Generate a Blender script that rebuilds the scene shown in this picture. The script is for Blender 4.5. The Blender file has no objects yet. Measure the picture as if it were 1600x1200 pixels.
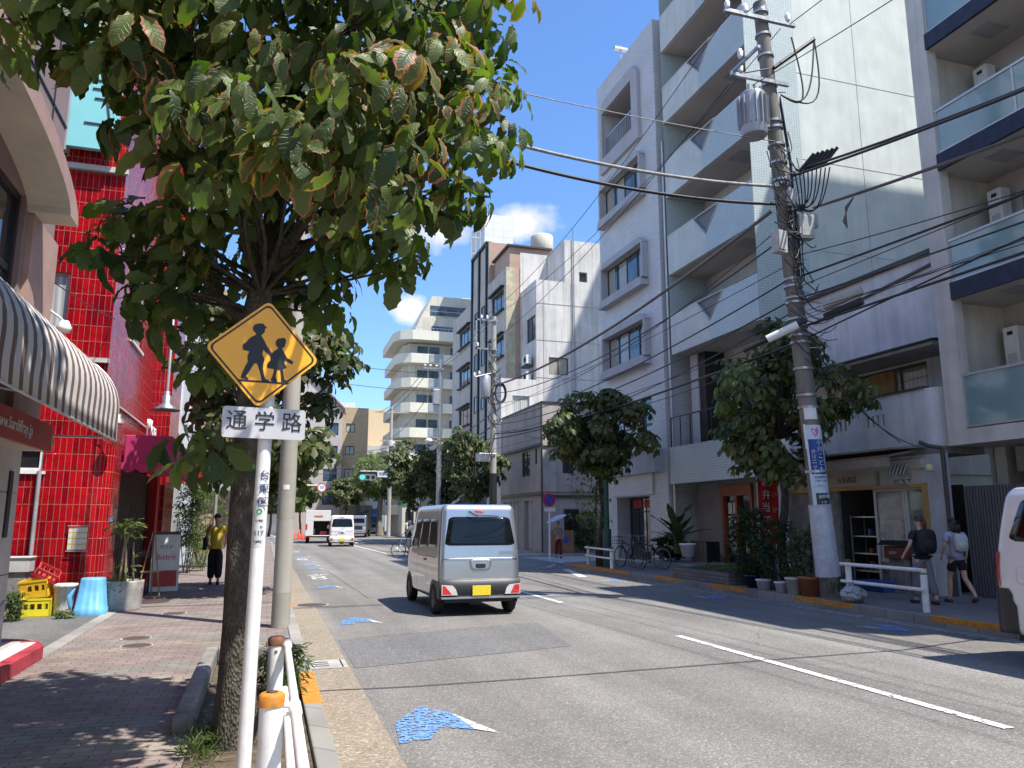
import bpy, math, random
import numpy as np
from mathutils import Vector, Matrix
from math import sin, cos, pi, radians, sqrt
random.seed(7); RN = np.random.RandomState(11)
S = bpy.context.scene
# ---------------------------------------------------------------- camera
cam = bpy.data.objects.new('camera', bpy.data.cameras.new('camera'))
S.collection.objects.link(cam); S.camera = cam
cam.location = (0, 0, 1.65)
cam.rotation_euler = (radians(90 + 10.06), 0, radians(-17.60))
cam.data.sensor_width = 36; cam.data.lens = 1195 / 1600 * 36
cam.data.clip_end = 3000; cam.data.clip_start = 0.05
# ---------------------------------------------------------------- world, sun, exposure
SUN = Vector((.37, -.40, 1.0)).normalized()
SUN_EL = math.asin(SUN.z); SUN_AZ = math.atan2(SUN.x, SUN.y)
W = bpy.data.worlds.new('World'); S.world = W; W.use_nodes = True
nt = W.node_tree; nt.nodes.clear()
def N(nt, t, **k):
    n = nt.nodes.new(t)
    for a, b in k.items():
        if hasattr(n, a): setattr(n, a, b)
    return n
sky = N(nt, 'ShaderNodeTexSky'); sky.sky_type = 'NISHITA'; sky.sun_disc = False
sky.sun_elevation = SUN_EL; sky.sun_rotation = SUN_AZ; sky.air_density = 1.3; sky.dust_density = .25; sky.ozone_density = 4.0
sky.altitude = 0
bg = N(nt, 'ShaderNodeBackground'); bg.inputs[1].default_value = .14
out = N(nt, 'ShaderNodeOutputWorld')
# visible clouds, and added ones out of view, placed by direction
tc = N(nt, 'ShaderNodeTexCoord')
nz = N(nt, 'ShaderNodeTexNoise'); nz.inputs['Scale'].default_value = 9; nz.inputs['Detail'].default_value = 9; nz.inputs['Roughness'].default_value = .58
nt.links.new(tc.outputs['Generated'], nz.inputs['Vector'])
def cloud(direction, size, gain):
    d = Vector(direction).normalized()
    s = N(nt, 'ShaderNodeVectorMath', operation='SUBTRACT'); nt.links.new(tc.outputs['Generated'], s.inputs[0]); s.inputs[1].default_value = d
    m = N(nt, 'ShaderNodeVectorMath', operation='MULTIPLY'); nt.links.new(s.outputs[0], m.inputs[0]); m.inputs[1].default_value = (1 / size[0], 1 / size[0], 1 / size[1])
    l = N(nt, 'ShaderNodeVectorMath', operation='LENGTH'); nt.links.new(m.outputs[0], l.inputs[0])
    r = N(nt, 'ShaderNodeMapRange'); r.inputs[1].default_value = 0; r.inputs[2].default_value = 1; r.inputs[3].default_value = gain; r.inputs[4].default_value = -.45
    nt.links.new(l.outputs['Value'], r.inputs[0]); return r.outputs[0]
CL = [((2.2, 10.0, 4.05), (.15, .075), .34), ((3.2, 10.0, 4.2), (.14, .065), .38), ((1.72, 10.0, 2.8), (.075, .055), .40),
      ((-7, -6, 5), (1.0, .7), .42), ((-9, 5, 4), (.7, .4), .40), ((7, -7, 6), (.9, .7), .42), ((0, -9, 7), (.8, .7), .4), ((9, 3, 4), (.35, .3), .35)]  # unseen clouds behind and beside the camera, added for a more neutral fill
acc = None
for c in CL:
    o_ = cloud(*c)
    if acc is None: acc = o_
    else:
        mx = N(nt, 'ShaderNodeMath', operation='MAXIMUM'); nt.links.new(acc, mx.inputs[0]); nt.links.new(o_, mx.inputs[1]); acc = mx.outputs[0]
ad = N(nt, 'ShaderNodeMath', operation='ADD'); nt.links.new(nz.outputs['Fac'], ad.inputs[0]); nt.links.new(acc, ad.inputs[1])
rp = N(nt, 'ShaderNodeMapRange'); rp.inputs[1].default_value = .56; rp.inputs[2].default_value = .80; rp.inputs[4].default_value = .93
nt.links.new(ad.outputs[0], rp.inputs[0])
mxc = N(nt, 'ShaderNodeMix', data_type='RGBA')
nt.links.new(rp.outputs[0], mxc.inputs[0])
skm = N(nt, 'ShaderNodeMix', data_type='RGBA', blend_type='MULTIPLY'); skm.inputs[0].default_value = 1
nt.links.new(sky.outputs[0], skm.inputs[6]); skm.inputs[7].default_value = (.62, .79, 1.03, 1)
nt.links.new(skm.outputs[2], mxc.inputs[6]); mxc.inputs[7].default_value = (5.05, 4.9, 4.75, 1)
nt.links.new(mxc.outputs[2], bg.inputs[0]); nt.links.new(bg.outputs[0], out.inputs[0])
sun = bpy.data.objects.new('sun', bpy.data.lights.new('sun', 'SUN'))
S.collection.objects.link(sun); sun.data.energy = 4.6; sun.data.angle = radians(.53); sun.data.color = (1, .945, .865)
sun.rotation_euler = SUN.to_track_quat('Z', 'Y').to_euler()
sun.location = (0, -5, 30)
S.view_settings.view_transform = 'Standard'; S.view_settings.look = 'None'
S.view_settings.exposure = .75; S.view_settings.gamma = 1
S.cycles.max_bounces = 6; S.cycles.diffuse_bounces = 3; S.cycles.glossy_bounces = 3; S.cycles.transmission_bounces = 4; S.cycles.transparent_max_bounces = 6
S.cycles.use_denoising = True
S.cycles.caustics_reflective = False; S.cycles.caustics_refractive = False
S.cycles.sample_clamp_indirect = 6

# ---------------------------------------------------------------- materials
MATS = {}
def mat(key, col=(.5, .5, .5), rough=.8, metal=0, var=.12, scale=2.0, bump=0, bscale=40, spec=.5, coat=0, trans=0, emis=None, streak=0, stretch=(1, 1, 1)):
    if key in MATS: return MATS[key]
    m = bpy.data.materials.new(key); m.use_nodes = True; t = m.node_tree; b = t.nodes['Principled BSDF']
    b.inputs['Roughness'].default_value = rough; b.inputs['Metallic'].default_value = metal
    b.inputs['Specular IOR Level'].default_value = spec; b.inputs['Coat Weight'].default_value = coat; b.inputs['Coat Roughness'].default_value = .04
    co = N(t, 'ShaderNodeTexCoord')
    mp = N(t, 'ShaderNodeMapping'); mp.inputs['Scale'].default_value = stretch; t.links.new(co.outputs['Object'], mp.inputs[0])
    if var > 0:
        n = N(t, 'ShaderNodeTexNoise'); n.inputs['Scale'].default_value = scale; n.inputs['Detail'].default_value = 5; n.inputs['Roughness'].default_value = .6
        t.links.new(mp.outputs[0], n.inputs['Vector'])
        r = N(t, 'ShaderNodeMapRange'); r.inputs[1].default_value = .3; r.inputs[2].default_value = .7; r.inputs[3].default_value = 1 - var * 1.6; r.inputs[4].default_value = 1 + var * .8
        t.links.new(n.outputs['Fac'], r.inputs[0])
        ro = r.outputs[0]
        if streak:          # rain streaks and grime running down the wall
            m3 = N(t, 'ShaderNodeMapping'); m3.inputs['Scale'].default_value = (1.6, 1.6, .09); t.links.new(co.outputs['Object'], m3.inputs[0])
            n4 = N(t, 'ShaderNodeTexNoise'); n4.inputs['Scale'].default_value = 2.2; n4.inputs['Detail'].default_value = 6; n4.inputs['Roughness'].default_value = .65; t.links.new(m3.outputs[0], n4.inputs['Vector'])
            r4 = N(t, 'ShaderNodeMapRange'); r4.inputs[1].default_value = .38; r4.inputs[2].default_value = .56; r4.inputs[3].default_value = 1 - streak; r4.inputs[4].default_value = 1; t.links.new(n4.outputs['Fac'], r4.inputs[0])
            mu = N(t, 'ShaderNodeMath', operation='MULTIPLY'); t.links.new(ro, mu.inputs[0]); t.links.new(r4.outputs[0], mu.inputs[1]); ro = mu.outputs[0]
        mm = N(t, 'ShaderNodeVectorMath', operation='SCALE'); mm.inputs[0].default_value = col; t.links.new(ro, mm.inputs['Scale'])
        t.links.new(mm.outputs[0], b.inputs['Base Color'])
    else: b.inputs['Base Color'].default_value = (*col, 1)
    if bump:
        n2 = N(t, 'ShaderNodeTexNoise'); n2.inputs['Scale'].default_value = bscale; n2.inputs['Detail'].default_value = 4
        t.links.new(mp.outputs[0], n2.inputs['Vector'])
        bp = N(t, 'ShaderNodeBump'); bp.inputs['Strength'].default_value = bump; bp.inputs['Distance'].default_value = .01
        t.links.new(n2.outputs['Fac'], bp.inputs['Height']); t.links.new(bp.outputs[0], b.inputs['Normal'])
    if trans: b.inputs['Transmission Weight'].default_value = trans
    if emis: b.inputs['Emission Color'].default_value = (*emis[0], 1); b.inputs['Emission Strength'].default_value = emis[1]
    MATS[key] = m; return m
def tilemat(key, c1, c2, mortar, w, h, ms, rough=.4, offset=.5, bump=.3, ground=False, coat=0, spec=.5, dirt=.1, bias=0, wav=.0):
    if key in MATS: return MATS[key]
    m = bpy.data.materials.new(key); m.use_nodes = True; t = m.node_tree; b = t.nodes['Principled BSDF']
    b.inputs['Roughness'].default_value = rough; b.inputs['Coat Weight'].default_value = coat; b.inputs['Specular IOR Level'].default_value = spec
    g = N(t, 'ShaderNodeTexCoord'); sp = N(t, 'ShaderNodeSeparateXYZ'); t.links.new(g.outputs['Object'], sp.inputs[0])
    cb = N(t, 'ShaderNodeCombineXYZ')
    if ground:
        t.links.new(sp.outputs[0], cb.inputs[0]); t.links.new(sp.outputs[1], cb.inputs[1])
    else:
        a = N(t, 'ShaderNodeMath', operation='ADD'); t.links.new(sp.outputs[0], a.inputs[0]); t.links.new(sp.outputs[1], a.inputs[1])
        t.links.new(a.outputs[0], cb.inputs[0]); t.links.new(sp.outputs[2], cb.inputs[1])
    br = N(t, 'ShaderNodeTexBrick'); br.offset = offset; br.squash = 1
    for k, v in (('Scale', 1), ('Mortar Size', ms), ('Mortar Smooth', .1), ('Bias', bias), ('Brick Width', w), ('Row Height', h)): br.inputs[k].default_value = v
    for k, v in (('Color1', c1), ('Color2', c2), ('Mortar', mortar)): br.inputs[k].default_value = (*v, 1)
    t.links.new(cb.outputs[0], br.inputs['Vector'])
    n = N(t, 'ShaderNodeTexNoise'); n.inputs['Scale'].default_value = .7; n.inputs['Detail'].default_value = 6; t.links.new(g.outputs['Object'], n.inputs['Vector'])
    r = N(t, 'ShaderNodeMapRange'); r.inputs[1].default_value = .3; r.inputs[2].default_value = .7; r.inputs[3].default_value = 1 - dirt; r.inputs[4].default_value = 1 + dirt * .5
    t.links.new(n.outputs['Fac'], r.inputs[0])
    mm = N(t, 'ShaderNodeVectorMath', operation='SCALE'); t.links.new(br.outputs['Color'], mm.inputs[0]); t.links.new(r.outputs[0], mm.inputs['Scale'])
    t.links.new(mm.outputs[0], b.inputs['Base Color'])
    bp = N(t, 'ShaderNodeBump'); bp.invert = True; bp.inputs['Strength'].default_value = bump; bp.inputs['Distance'].default_value = .01
    t.links.new(br.outputs['Fac'], bp.inputs['Height'])
    if wav:
        n3 = N(t, 'ShaderNodeTexNoise'); n3.inputs['Scale'].default_value = 6; t.links.new(g.outputs['Object'], n3.inputs['Vector'])
        b2 = N(t, 'ShaderNodeBump'); b2.inputs['Strength'].default_value = wav; b2.inputs['Distance'].default_value = .05
        t.links.new(n3.outputs['Fac'], b2.inputs['Height']); t.links.new(bp.outputs[0], b2.inputs['Normal']); t.links.new(b2.outputs[0], b.inputs['Normal'])
    else: t.links.new(bp.outputs[0], b.inputs['Normal'])
    MATS[key] = m; return m
def ramp(t, sock, stops):
    r = N(t, 'ShaderNodeValToRGB'); e = r.color_ramp.elements
    e[0].position, e[0].color = stops[0][0], (*stops[0][1], 1); e[1].position, e[1].color = stops[1][0], (*stops[1][1], 1)
    for p, c in stops[2:]: q = e.new(p); q.color = (*c, 1)
    t.links.new(sock, r.inputs[0]); return r.outputs[0]
def aggregate(key, base, dark, light, scale, rough=.85, big=.25, spots=.15):
    m = bpy.data.materials.new(key); m.use_nodes = True; t = m.node_tree; b = t.nodes['Principled BSDF']; b.inputs['Roughness'].default_value = rough
    b.inputs['Specular IOR Level'].default_value = .3
    g = N(t, 'ShaderNodeTexCoord')
    v = N(t, 'ShaderNodeTexVoronoi'); v.inputs['Scale'].default_value = scale; t.links.new(g.outputs['Object'], v.inputs['Vector'])
    sep = N(t, 'ShaderNodeSeparateColor'); t.links.new(v.outputs['Color'], sep.inputs[0])
    c = ramp(t, sep.outputs[0], [(0, dark), (1, light), (.35, base), (.8, base)])
    n = N(t, 'ShaderNodeTexNoise'); n.inputs['Scale'].default_value = .45; n.inputs['Detail'].default_value = 7; n.inputs['Roughness'].default_value = .65
    t.links.new(g.outputs['Object'], n.inputs['Vector'])
    r = N(t, 'ShaderNodeMapRange'); r.inputs[1].default_value = .3; r.inputs[2].default_value = .7; r.inputs[3].default_value = 1 - big; r.inputs[4].default_value = 1 + big * .6
    t.links.new(n.outputs['Fac'], r.inputs[0])
    # streaks worn by traffic along the road
    mp = N(t, 'ShaderNodeMapping'); mp.inputs['Scale'].default_value = (1.1, .05, 1); t.links.new(g.outputs['Object'], mp.inputs[0])
    n2 = N(t, 'ShaderNodeTexNoise'); n2.inputs['Scale'].default_value = 1; n2.inputs['Detail'].default_value = 3; t.links.new(mp.outputs[0], n2.inputs['Vector'])
    r2 = N(t, 'ShaderNodeMapRange'); r2.inputs[1].default_value = .35; r2.inputs[2].default_value = .65; r2.inputs[3].default_value = 1 - spots; r2.inputs[4].default_value = 1 + spots * .5
    t.links.new(n2.outputs['Fac'], r2.inputs[0])
    mu = N(t, 'ShaderNodeMath', operation='MULTIPLY'); t.links.new(r.outputs[0], mu.inputs[0]); t.links.new(r2.outputs[0], mu.inputs[1])
    mm = N(t, 'ShaderNodeVectorMath', operation='SCALE'); t.links.new(c, mm.inputs[0]); t.links.new(mu.outputs[0], mm.inputs['Scale'])
    t.links.new(mm.outputs[0], b.inputs['Base Color'])
    bp = N(t, 'ShaderNodeBump'); bp.inputs['Strength'].default_value = .5; bp.inputs['Distance'].default_value = .006
    t.links.new(sep.outputs[1], bp.inputs['Height']); t.links.new(bp.outputs[0], b.inputs['Normal'])
    MATS[key] = m; return m
def paintmat(key, col, wear=.5, scale=14):
    """road paint with worn-through holes (the asphalt below shows)"""
    m = bpy.data.materials.new(key); m.use_nodes = True; t = m.node_tree; b = t.nodes['Principled BSDF']
    b.inputs['Base Color'].default_value = (*col, 1); b.inputs['Roughness'].default_value = .7
    g = N(t, 'ShaderNodeTexCoord'); n = N(t, 'ShaderNodeTexNoise'); n.inputs['Scale'].default_value = scale; n.inputs['Detail'].default_value = 8; n.inputs['Roughness'].default_value = .75
    t.links.new(g.outputs['Object'], n.inputs['Vector'])
    r = N(t, 'ShaderNodeMapRange'); r.inputs[1].default_value = wear - .02; r.inputs[2].default_value = wear + .02
    t.links.new(n.outputs['Fac'], r.inputs[0]); t.links.new(r.outputs[0], b.inputs['Alpha'])
    MATS[key] = m; return m
def stripemat(key, c1, c2, freq, axis=1, rough=.7):
    m = bpy.data.materials.new(key); m.use_nodes = True; t = m.node_tree; b = t.nodes['Principled BSDF']; b.inputs['Roughness'].default_value = rough
    g = N(t, 'ShaderNodeTexCoord'); s = N(t, 'ShaderNodeSeparateXYZ'); t.links.new(g.outputs['Object'], s.inputs[0])
    a = N(t, 'ShaderNodeMath', operation='MULTIPLY'); t.links.new(s.outputs[axis], a.inputs[0]); a.inputs[1].default_value = freq
    f = N(t, 'ShaderNodeMath', operation='FRACT'); t.links.new(a.outputs[0], f.inputs[0])
    c = N(t, 'ShaderNodeMath', operation='GREATER_THAN'); t.links.new(f.outputs[0], c.inputs[0]); c.inputs[1].default_value = .5
    mx = N(t, 'ShaderNodeMix', data_type='RGBA'); t.links.new(c.outputs[0], mx.inputs[0]); mx.inputs[6].default_value = (*c1, 1); mx.inputs[7].default_value = (*c2, 1)
    t.links.new(mx.outputs[2], b.inputs['Base Color']); MATS[key] = m; return m
def curtainmat(key, c1, c2, freq=9):
    m = bpy.data.materials.new(key); m.use_nodes = True; t = m.node_tree; b = t.nodes['Principled BSDF']; b.inputs['Roughness'].default_value = .9
    b.inputs['Coat Weight'].default_value = 1; b.inputs['Coat Roughness'].default_value = .02
    g = N(t, 'ShaderNodeTexCoord'); w = N(t, 'ShaderNodeTexWave'); w.inputs['Scale'].default_value = freq; w.inputs['Distortion'].default_value = 1.5; w.inputs['Detail'].default_value = 2
    mp = N(t, 'ShaderNodeMapping'); mp.inputs['Scale'].default_value = (1, 1, .03); t.links.new(g.outputs['Object'], mp.inputs[0]); t.links.new(mp.outputs[0], w.inputs['Vector'])
    w.bands_direction = 'DIAGONAL'
    t.links.new(ramp(t, w.outputs['Fac'], [(0, c1), (1, c2)]), b.inputs['Base Color']); MATS[key] = m; return m
def barkmat(key, c1, c2):
    m = bpy.data.materials.new(key); m.use_nodes = True; t = m.node_tree; b = t.nodes['Principled BSDF']; b.inputs['Roughness'].default_value = .95
    g = N(t, 'ShaderNodeTexCoord'); n = N(t, 'ShaderNodeTexNoise'); n.inputs['Scale'].default_value = 11; n.inputs['Detail'].default_value = 10; n.inputs['Roughness'].default_value = .72
    mp = N(t, 'ShaderNodeMapping'); mp.inputs['Scale'].default_value = (1.6, 1.6, .8); t.links.new(g.outputs['Object'], mp.inputs[0]); t.links.new(mp.outputs[0], n.inputs['Vector'])
    v = N(t, 'ShaderNodeTexVoronoi'); v.inputs['Scale'].default_value = 42; t.links.new(mp.outputs[0], v.inputs['Vector'])
    c = ramp(t, n.outputs['Fac'], [(.34, c1), (.62, c2), (.68, tuple(x * 1.9 for x in c2))])
    t.links.new(c, b.inputs['Base Color'])
    ad = N(t, 'ShaderNodeMath', operation='ADD'); t.links.new(n.outputs['Fac'], ad.inputs[0]); t.links.new(v.outputs['Distance'], ad.inputs[1])
    bp = N(t, 'ShaderNodeBump'); bp.inputs['Strength'].default_value = 1; bp.inputs['Distance'].default_value = .025
    t.links.new(ad.outputs[0], bp.inputs['Height']); t.links.new(bp.outputs[0], b.inputs['Normal']); MATS[key] = m; return m
def leafmat(key, g1, g2, brown=(.23, .085, .03), amount=.3, gloss=.38):
    """leaf: green per leaf, scorched brown margins where the leaf attribute says so"""
    m = bpy.data.materials.new(key); m.use_nodes = True; t = m.node_tree; b = t.nodes['Principled BSDF']
    a = N(t, 'ShaderNodeAttribute'); a.attribute_name = 'leaf'     # r = green mix, g = margin 0..1, b = dryness
    sp = N(t, 'ShaderNodeSeparateColor'); t.links.new(a.outputs['Color'], sp.inputs[0])
    gc = ramp(t, sp.outputs[0], [(0, g1), (1, g2)])
    g = N(t, 'ShaderNodeTexCoord'); n = N(t, 'ShaderNodeTexNoise'); n.inputs['Scale'].default_value = 24; n.inputs['Detail'].default_value = 4; t.links.new(g.outputs['Object'], n.inputs['Vector'])
    x = N(t, 'ShaderNodeMath', operation='MULTIPLY_ADD'); t.links.new(n.outputs['Fac'], x.inputs[0]); x.inputs[1].default_value = .8; x.inputs[2].default_value = -.4
    y = N(t, 'ShaderNodeMath', operation='ADD'); t.links.new(sp.outputs[1], y.inputs[0]); t.links.new(x.outputs[0], y.inputs[1])
    z = N(t, 'ShaderNodeMath', operation='ADD'); t.links.new(y.outputs[0], z.inputs[0]); t.links.new(sp.outputs[2], z.inputs[1])
    r = N(t, 'ShaderNodeMapRange'); r.inputs[1].default_value = 1.0 + .25 - amount * .5; r.inputs[2].default_value = 1.12 + .25 - amount * .5
    t.links.new(z.outputs[0], r.inputs[0])
    mx = N(t, 'ShaderNodeMix', data_type='RGBA'); t.links.new(r.outputs[0], mx.inputs[0]); t.links.new(gc, mx.inputs[6]); mx.inputs[7].default_value = (*brown, 1)
    t.links.new(mx.outputs[2], b.inputs['Base Color']); b.inputs['Roughness'].default_value = gloss; b.inputs['Specular IOR Level'].default_value = .45
    # veins: midrib and side veins a little paler, and slightly sunk
    def MA(op, a_, b_, c_=0.):
        n_ = N(t, 'ShaderNodeMath', operation=op)
        for i_, q_ in enumerate((a_, b_, c_)):
            if isinstance(q_, (int, float)): n_.inputs[i_].default_value = q_
            else: t.links.new(q_, n_.inputs[i_])
        return n_.outputs[0]
    pv = MA('PINGPONG', MA('MULTIPLY_ADD', sp.outputs[1], -1.6, MA('MULTIPLY', a.outputs['Alpha'], 8.5)), .5)
    vm = MA('MAXIMUM', MA('SUBTRACT', 1.0, MA('MULTIPLY', pv, 7.0)), MA('SUBTRACT', 1.0, MA('MULTIPLY', sp.outputs[1], 14.0))); vm = MA('MAXIMUM', vm, 0.)
    vx = N(t, 'ShaderNodeMix', data_type='RGBA'); t.links.new(MA('MULTIPLY', vm, .30), vx.inputs[0]); t.links.new(mx.outputs[2], vx.inputs[6]); vx.inputs[7].default_value = (.20, .24, .09, 1); t.links.new(vx.outputs[2], b.inputs['Base Color'])
    vb = N(t, 'ShaderNodeBump'); vb.invert = True; vb.inputs['Strength'].default_value = .5; vb.inputs['Distance'].default_value = .006; t.links.new(vm, vb.inputs['Height']); t.links.new(vb.outputs[0], b.inputs['Normal'])
    tr = N(t, 'ShaderNodeBsdfTranslucent'); tm = N(t, 'ShaderNodeMix', data_type='RGBA', blend_type='MULTIPLY'); tm.inputs[0].default_value = 1
    t.links.new(mx.outputs[2], tm.inputs[6]); tm.inputs[7].default_value = (1.5, 2.0, .5, 1); t.links.new(tm.outputs[2], tr.inputs[0])
    ms = N(t, 'ShaderNodeMixShader'); ms.inputs[0].default_value = .33
    t.links.new(b.outputs[0], ms.inputs[1]); t.links.new(tr.outputs[0], ms.inputs[2]); t.links.new(ms.outputs[0], t.nodes['Material Output'].inputs[0])
    MATS[key] = m; return m

# ---------------------------------------------------------------- object helpers
ORIG = {}
def setp(o, label=None, cat=None, group=None, kind=None):
    if label: o['label'] = label
    if cat: o['category'] = cat
    if group: o['group'] = group
    if kind: o['kind'] = kind
    return o
def thing(name, label, cat, loc=(0, 0, 0), rz=0, group=None):
    o = bpy.data.objects.new(name, None); S.collection.objects.link(o); o.empty_display_size = .2
    o.location = loc; o.rotation_euler = (0, 0, rz); ORIG[o] = Vector(loc)
    return setp(o, label, cat, group)
def link(name, me, parent=None, mats=None):
    o = bpy.data.objects.new(name, me); S.collection.objects.link(o)
    if mats:
        for m in mats: me.materials.append(m)
    if parent is not None: o.parent = parent; ORIG[o] = ORIG.get(parent, Vector((0, 0, 0)))
    else: ORIG[o] = Vector((0, 0, 0))
    return o
class MB:
    def __init__(s): s.v = []; s.f = []; s.m = []; s.mi = 0; s.sm = []; s.smooth = False
    def add(s, vs, fs, mi=None, smooth=None):
        k = len(s.v); s.v += [tuple(p) for p in vs]
        for f in fs: s.f.append(tuple(i + k for i in f)); s.m.append(s.mi if mi is None else mi); s.sm.append(s.smooth if smooth is None else smooth)
        return s
    def box(s, x0, x1, y0, y1, z0, z1, mi=None):
        x0, x1 = min(x0, x1), max(x0, x1); y0, y1 = min(y0, y1), max(y0, y1); z0, z1 = min(z0, z1), max(z0, z1)
        vs = [(x, y, z) for z in (z0, z1) for y in (y0, y1) for x in (x0, x1)]
        return s.add(vs, [(0, 2, 3, 1), (4, 5, 7, 6), (0, 1, 5, 4), (2, 6, 7, 3), (0, 4, 6, 2), (1, 3, 7, 5)], mi, False)
    def obox(s, c, size, rz=0, rx=0, ry=0, mi=None):
        R = Matrix.Rotation(rz, 3, 'Z') @ Matrix.Rotation(ry, 3, 'Y') @ Matrix.Rotation(rx, 3, 'X'); c = Vector(c)
        hx, hy, hz = [q / 2 for q in size]
        vs = [c + R @ Vector((x, y, z)) for z in (-hz, hz) for y in (-hy, hy) for x in (-hx, hx)]
        return s.add(vs, [(0, 2, 3, 1), (4, 5, 7, 6), (0, 1, 5, 4), (2, 6, 7, 3), (0, 4, 6, 2), (1, 3, 7, 5)], mi, False)
    def quad(s, *p, mi=None): return s.add(p, [tuple(range(len(p)))], mi, False)
    def prism(s, poly, axis, c0, c1, mi=None):
        """poly: list of 2-D points; extruded along axis ('x': (y,z), 'y': (x,z), 'z': (x,y))"""
        def P(a, b, c): return {'x': (c, a, b), 'y': (a, c, b), 'z': (a, b, c)}[axis]
        n = len(poly); vs = [P(a, b, c0) for a, b in poly] + [P(a, b, c1) for a, b in poly]
        return s.add(vs, [tuple(range(n)), tuple(range(2 * n - 1, n - 1, -1))] + [(i, (i + 1) % n, n + (i + 1) % n, n + i) for i in range(n)], mi, False)
    def tube(s, pts, r, seg=8, mi=None, cap=True, smooth=True):
        pts = [Vector(p) for p in pts]; n = len(pts); rr = [r] * n if not hasattr(r, '__len__') else list(r)
        vs = []; up = Vector((0, 0, 1)); t0 = (pts[1] - pts[0]).normalized()
        if abs(t0.z) > .9: up = Vector((1, 0, 0))
        u = t0.cross(up).normalized()
        for i, p in enumerate(pts):
            t = (pts[min(i + 1, n - 1)] - pts[max(i - 1, 0)])
            t = t.normalized() if t.length > 1e-9 else t0
            u = (u - t * u.dot(t)); u = u.normalized() if u.length > 1e-6 else t.orthogonal().normalized(); w = t.cross(u)
            for k in range(seg):
                a = 2 * pi * k / seg; vs.append(p + (u * cos(a) + w * sin(a)) * rr[i])
        fs = [(i * seg + k, i * seg + (k + 1) % seg, (i + 1) * seg + (k + 1) % seg, (i + 1) * seg + k) for i in range(n - 1) for k in range(seg)]
        s.add(vs, fs, mi, smooth)
        if cap: s.add(vs[:seg], [tuple(range(seg - 1, -1, -1))], mi, False); s.add(vs[-seg:], [tuple(range(seg))], mi, False)
        return s
    def cyl(s, x, y, z0, z1, r0, r1=None, seg=16, mi=None): return s.tube([(x, y, z0), (x, y, z1)], [r0, r0 if r1 is None else r1], seg, mi)
    def lathe(s, prof, c=(0, 0, 0), seg=24, mi=None, smooth=True):
        vs = []; n = len(prof)
        for r, z in prof:
            for k in range(seg): a = 2 * pi * k / seg; vs.append((c[0] + r * cos(a), c[1] + r * sin(a), c[2] + z))
        fs = [(i * seg + k, i * seg + (k + 1) % seg, (i + 1) * seg + (k + 1) % seg, (i + 1) * seg + k) for i in range(n - 1) for k in range(seg)]
        return s.add(vs, fs, mi, smooth)
    def ball(s, c, r, seg=12, mi=None, sc=(1, 1, 1)):
        n = seg // 2; vs = []
        for i in range(n + 1):
            th = pi * i / n
            for k in range(seg): a = 2 * pi * k / seg; vs.append((c[0] + r * sc[0] * sin(th) * cos(a), c[1] + r * sc[1] * sin(th) * sin(a), c[2] + r * sc[2] * cos(th)))
        fs = [(i * seg + k, (i + 1) * seg + k, (i + 1) * seg + (k + 1) % seg, i * seg + (k + 1) % seg) for i in range(n) for k in range(seg)]
        return s.add(vs, fs, mi, True)
    def build(s, name, mats, parent=None, label=None, cat=None, group=None, kind=None, bevel=0, bseg=2, local=False):
        if not isinstance(mats, (list, tuple)): mats = [mats]
        o0 = ORIG.get(parent, Vector((0, 0, 0))) if parent is not None and not local else Vector((0, 0, 0))
        me = bpy.data.meshes.new(name); me.from_pydata([(a - o0.x, b - o0.y, c - o0.z) for a, b, c in s.v], [], s.f)
        for m in mats: me.materials.append(m)
        me.polygons.foreach_set('material_index', s.m); me.polygons.foreach_set('use_smooth', s.sm); me.update()
        o = link(name, me, parent)
        if local: ORIG[o] = Vector((0, 0, 0)) if parent is None else ORIG[parent]
        if bevel:
            b = o.modifiers.new('bevel', 'BEVEL'); b.width = bevel; b.segments = bseg; b.limit_method = 'ANGLE'; b.angle_limit = radians(50)
        return setp(o, label, cat, group, kind)
def kids(o): return [c for c in S.collection.objects if c.parent == o]
def copy_thing(root, loc, rz=None, label=None, scale=None, sx=None):
    allo = list(S.collection.objects)
    r = root.copy(); S.collection.objects.link(r); r.location = loc
    if rz is not None: r.rotation_euler = (0, 0, rz)
    if label: r['label'] = label
    if scale: r.scale = (scale,) * 3 if not hasattr(scale, '__len__') else scale
    for c in [q for q in allo if q.parent == root]:
        d = c.copy(); S.collection.objects.link(d); d.parent = r
        for g in [q for q in allo if q.parent == c]:
            h = g.copy(); S.collection.objects.link(h); h.parent = d
    return r
def text_obj(name, txt, size, M, mt, parent, extrude=.002, align='CENTER', spacing=1.0, xscale=1.0, label=None, line=1.0):
    """letters as real mesh; M = 4x4 placing the text's XY plane in the world"""
    cu = bpy.data.curves.new(name, 'FONT'); cu.body = txt; cu.size = size; cu.extrude = extrude; cu.align_x = align; cu.align_y = 'CENTER'
    cu.space_character = spacing; cu.resolution_u = 3; cu.space_line = line
    t = bpy.data.objects.new(name + '_c', cu); S.collection.objects.link(t)
    dg = bpy.context.evaluated_depsgraph_get(); dg.update()
    me = bpy.data.meshes.new_from_object(t.evaluated_get(dg)); bpy.data.objects.remove(t); bpy.data.curves.remove(cu)
    o0 = ORIG.get(parent, Vector((0, 0, 0)))
    me.transform(Matrix.Translation(-o0) @ M @ Matrix.Diagonal((xscale, 1, 1, 1)))
    me.materials.clear(); me.materials.append(mt); me.name = name
    return setp(link(name, me, parent), label)
def frame(origin, right, up):
    r = Vector(right).normalized(); u = Vector(up).normalized(); n = r.cross(u).normalized(); u = n.cross(r)
    return Matrix(((r.x, u.x, n.x, origin[0]), (r.y, u.y, n.y, origin[1]), (r.z, u.z, n.z, origin[2]), (0, 0, 0, 1)))
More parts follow.
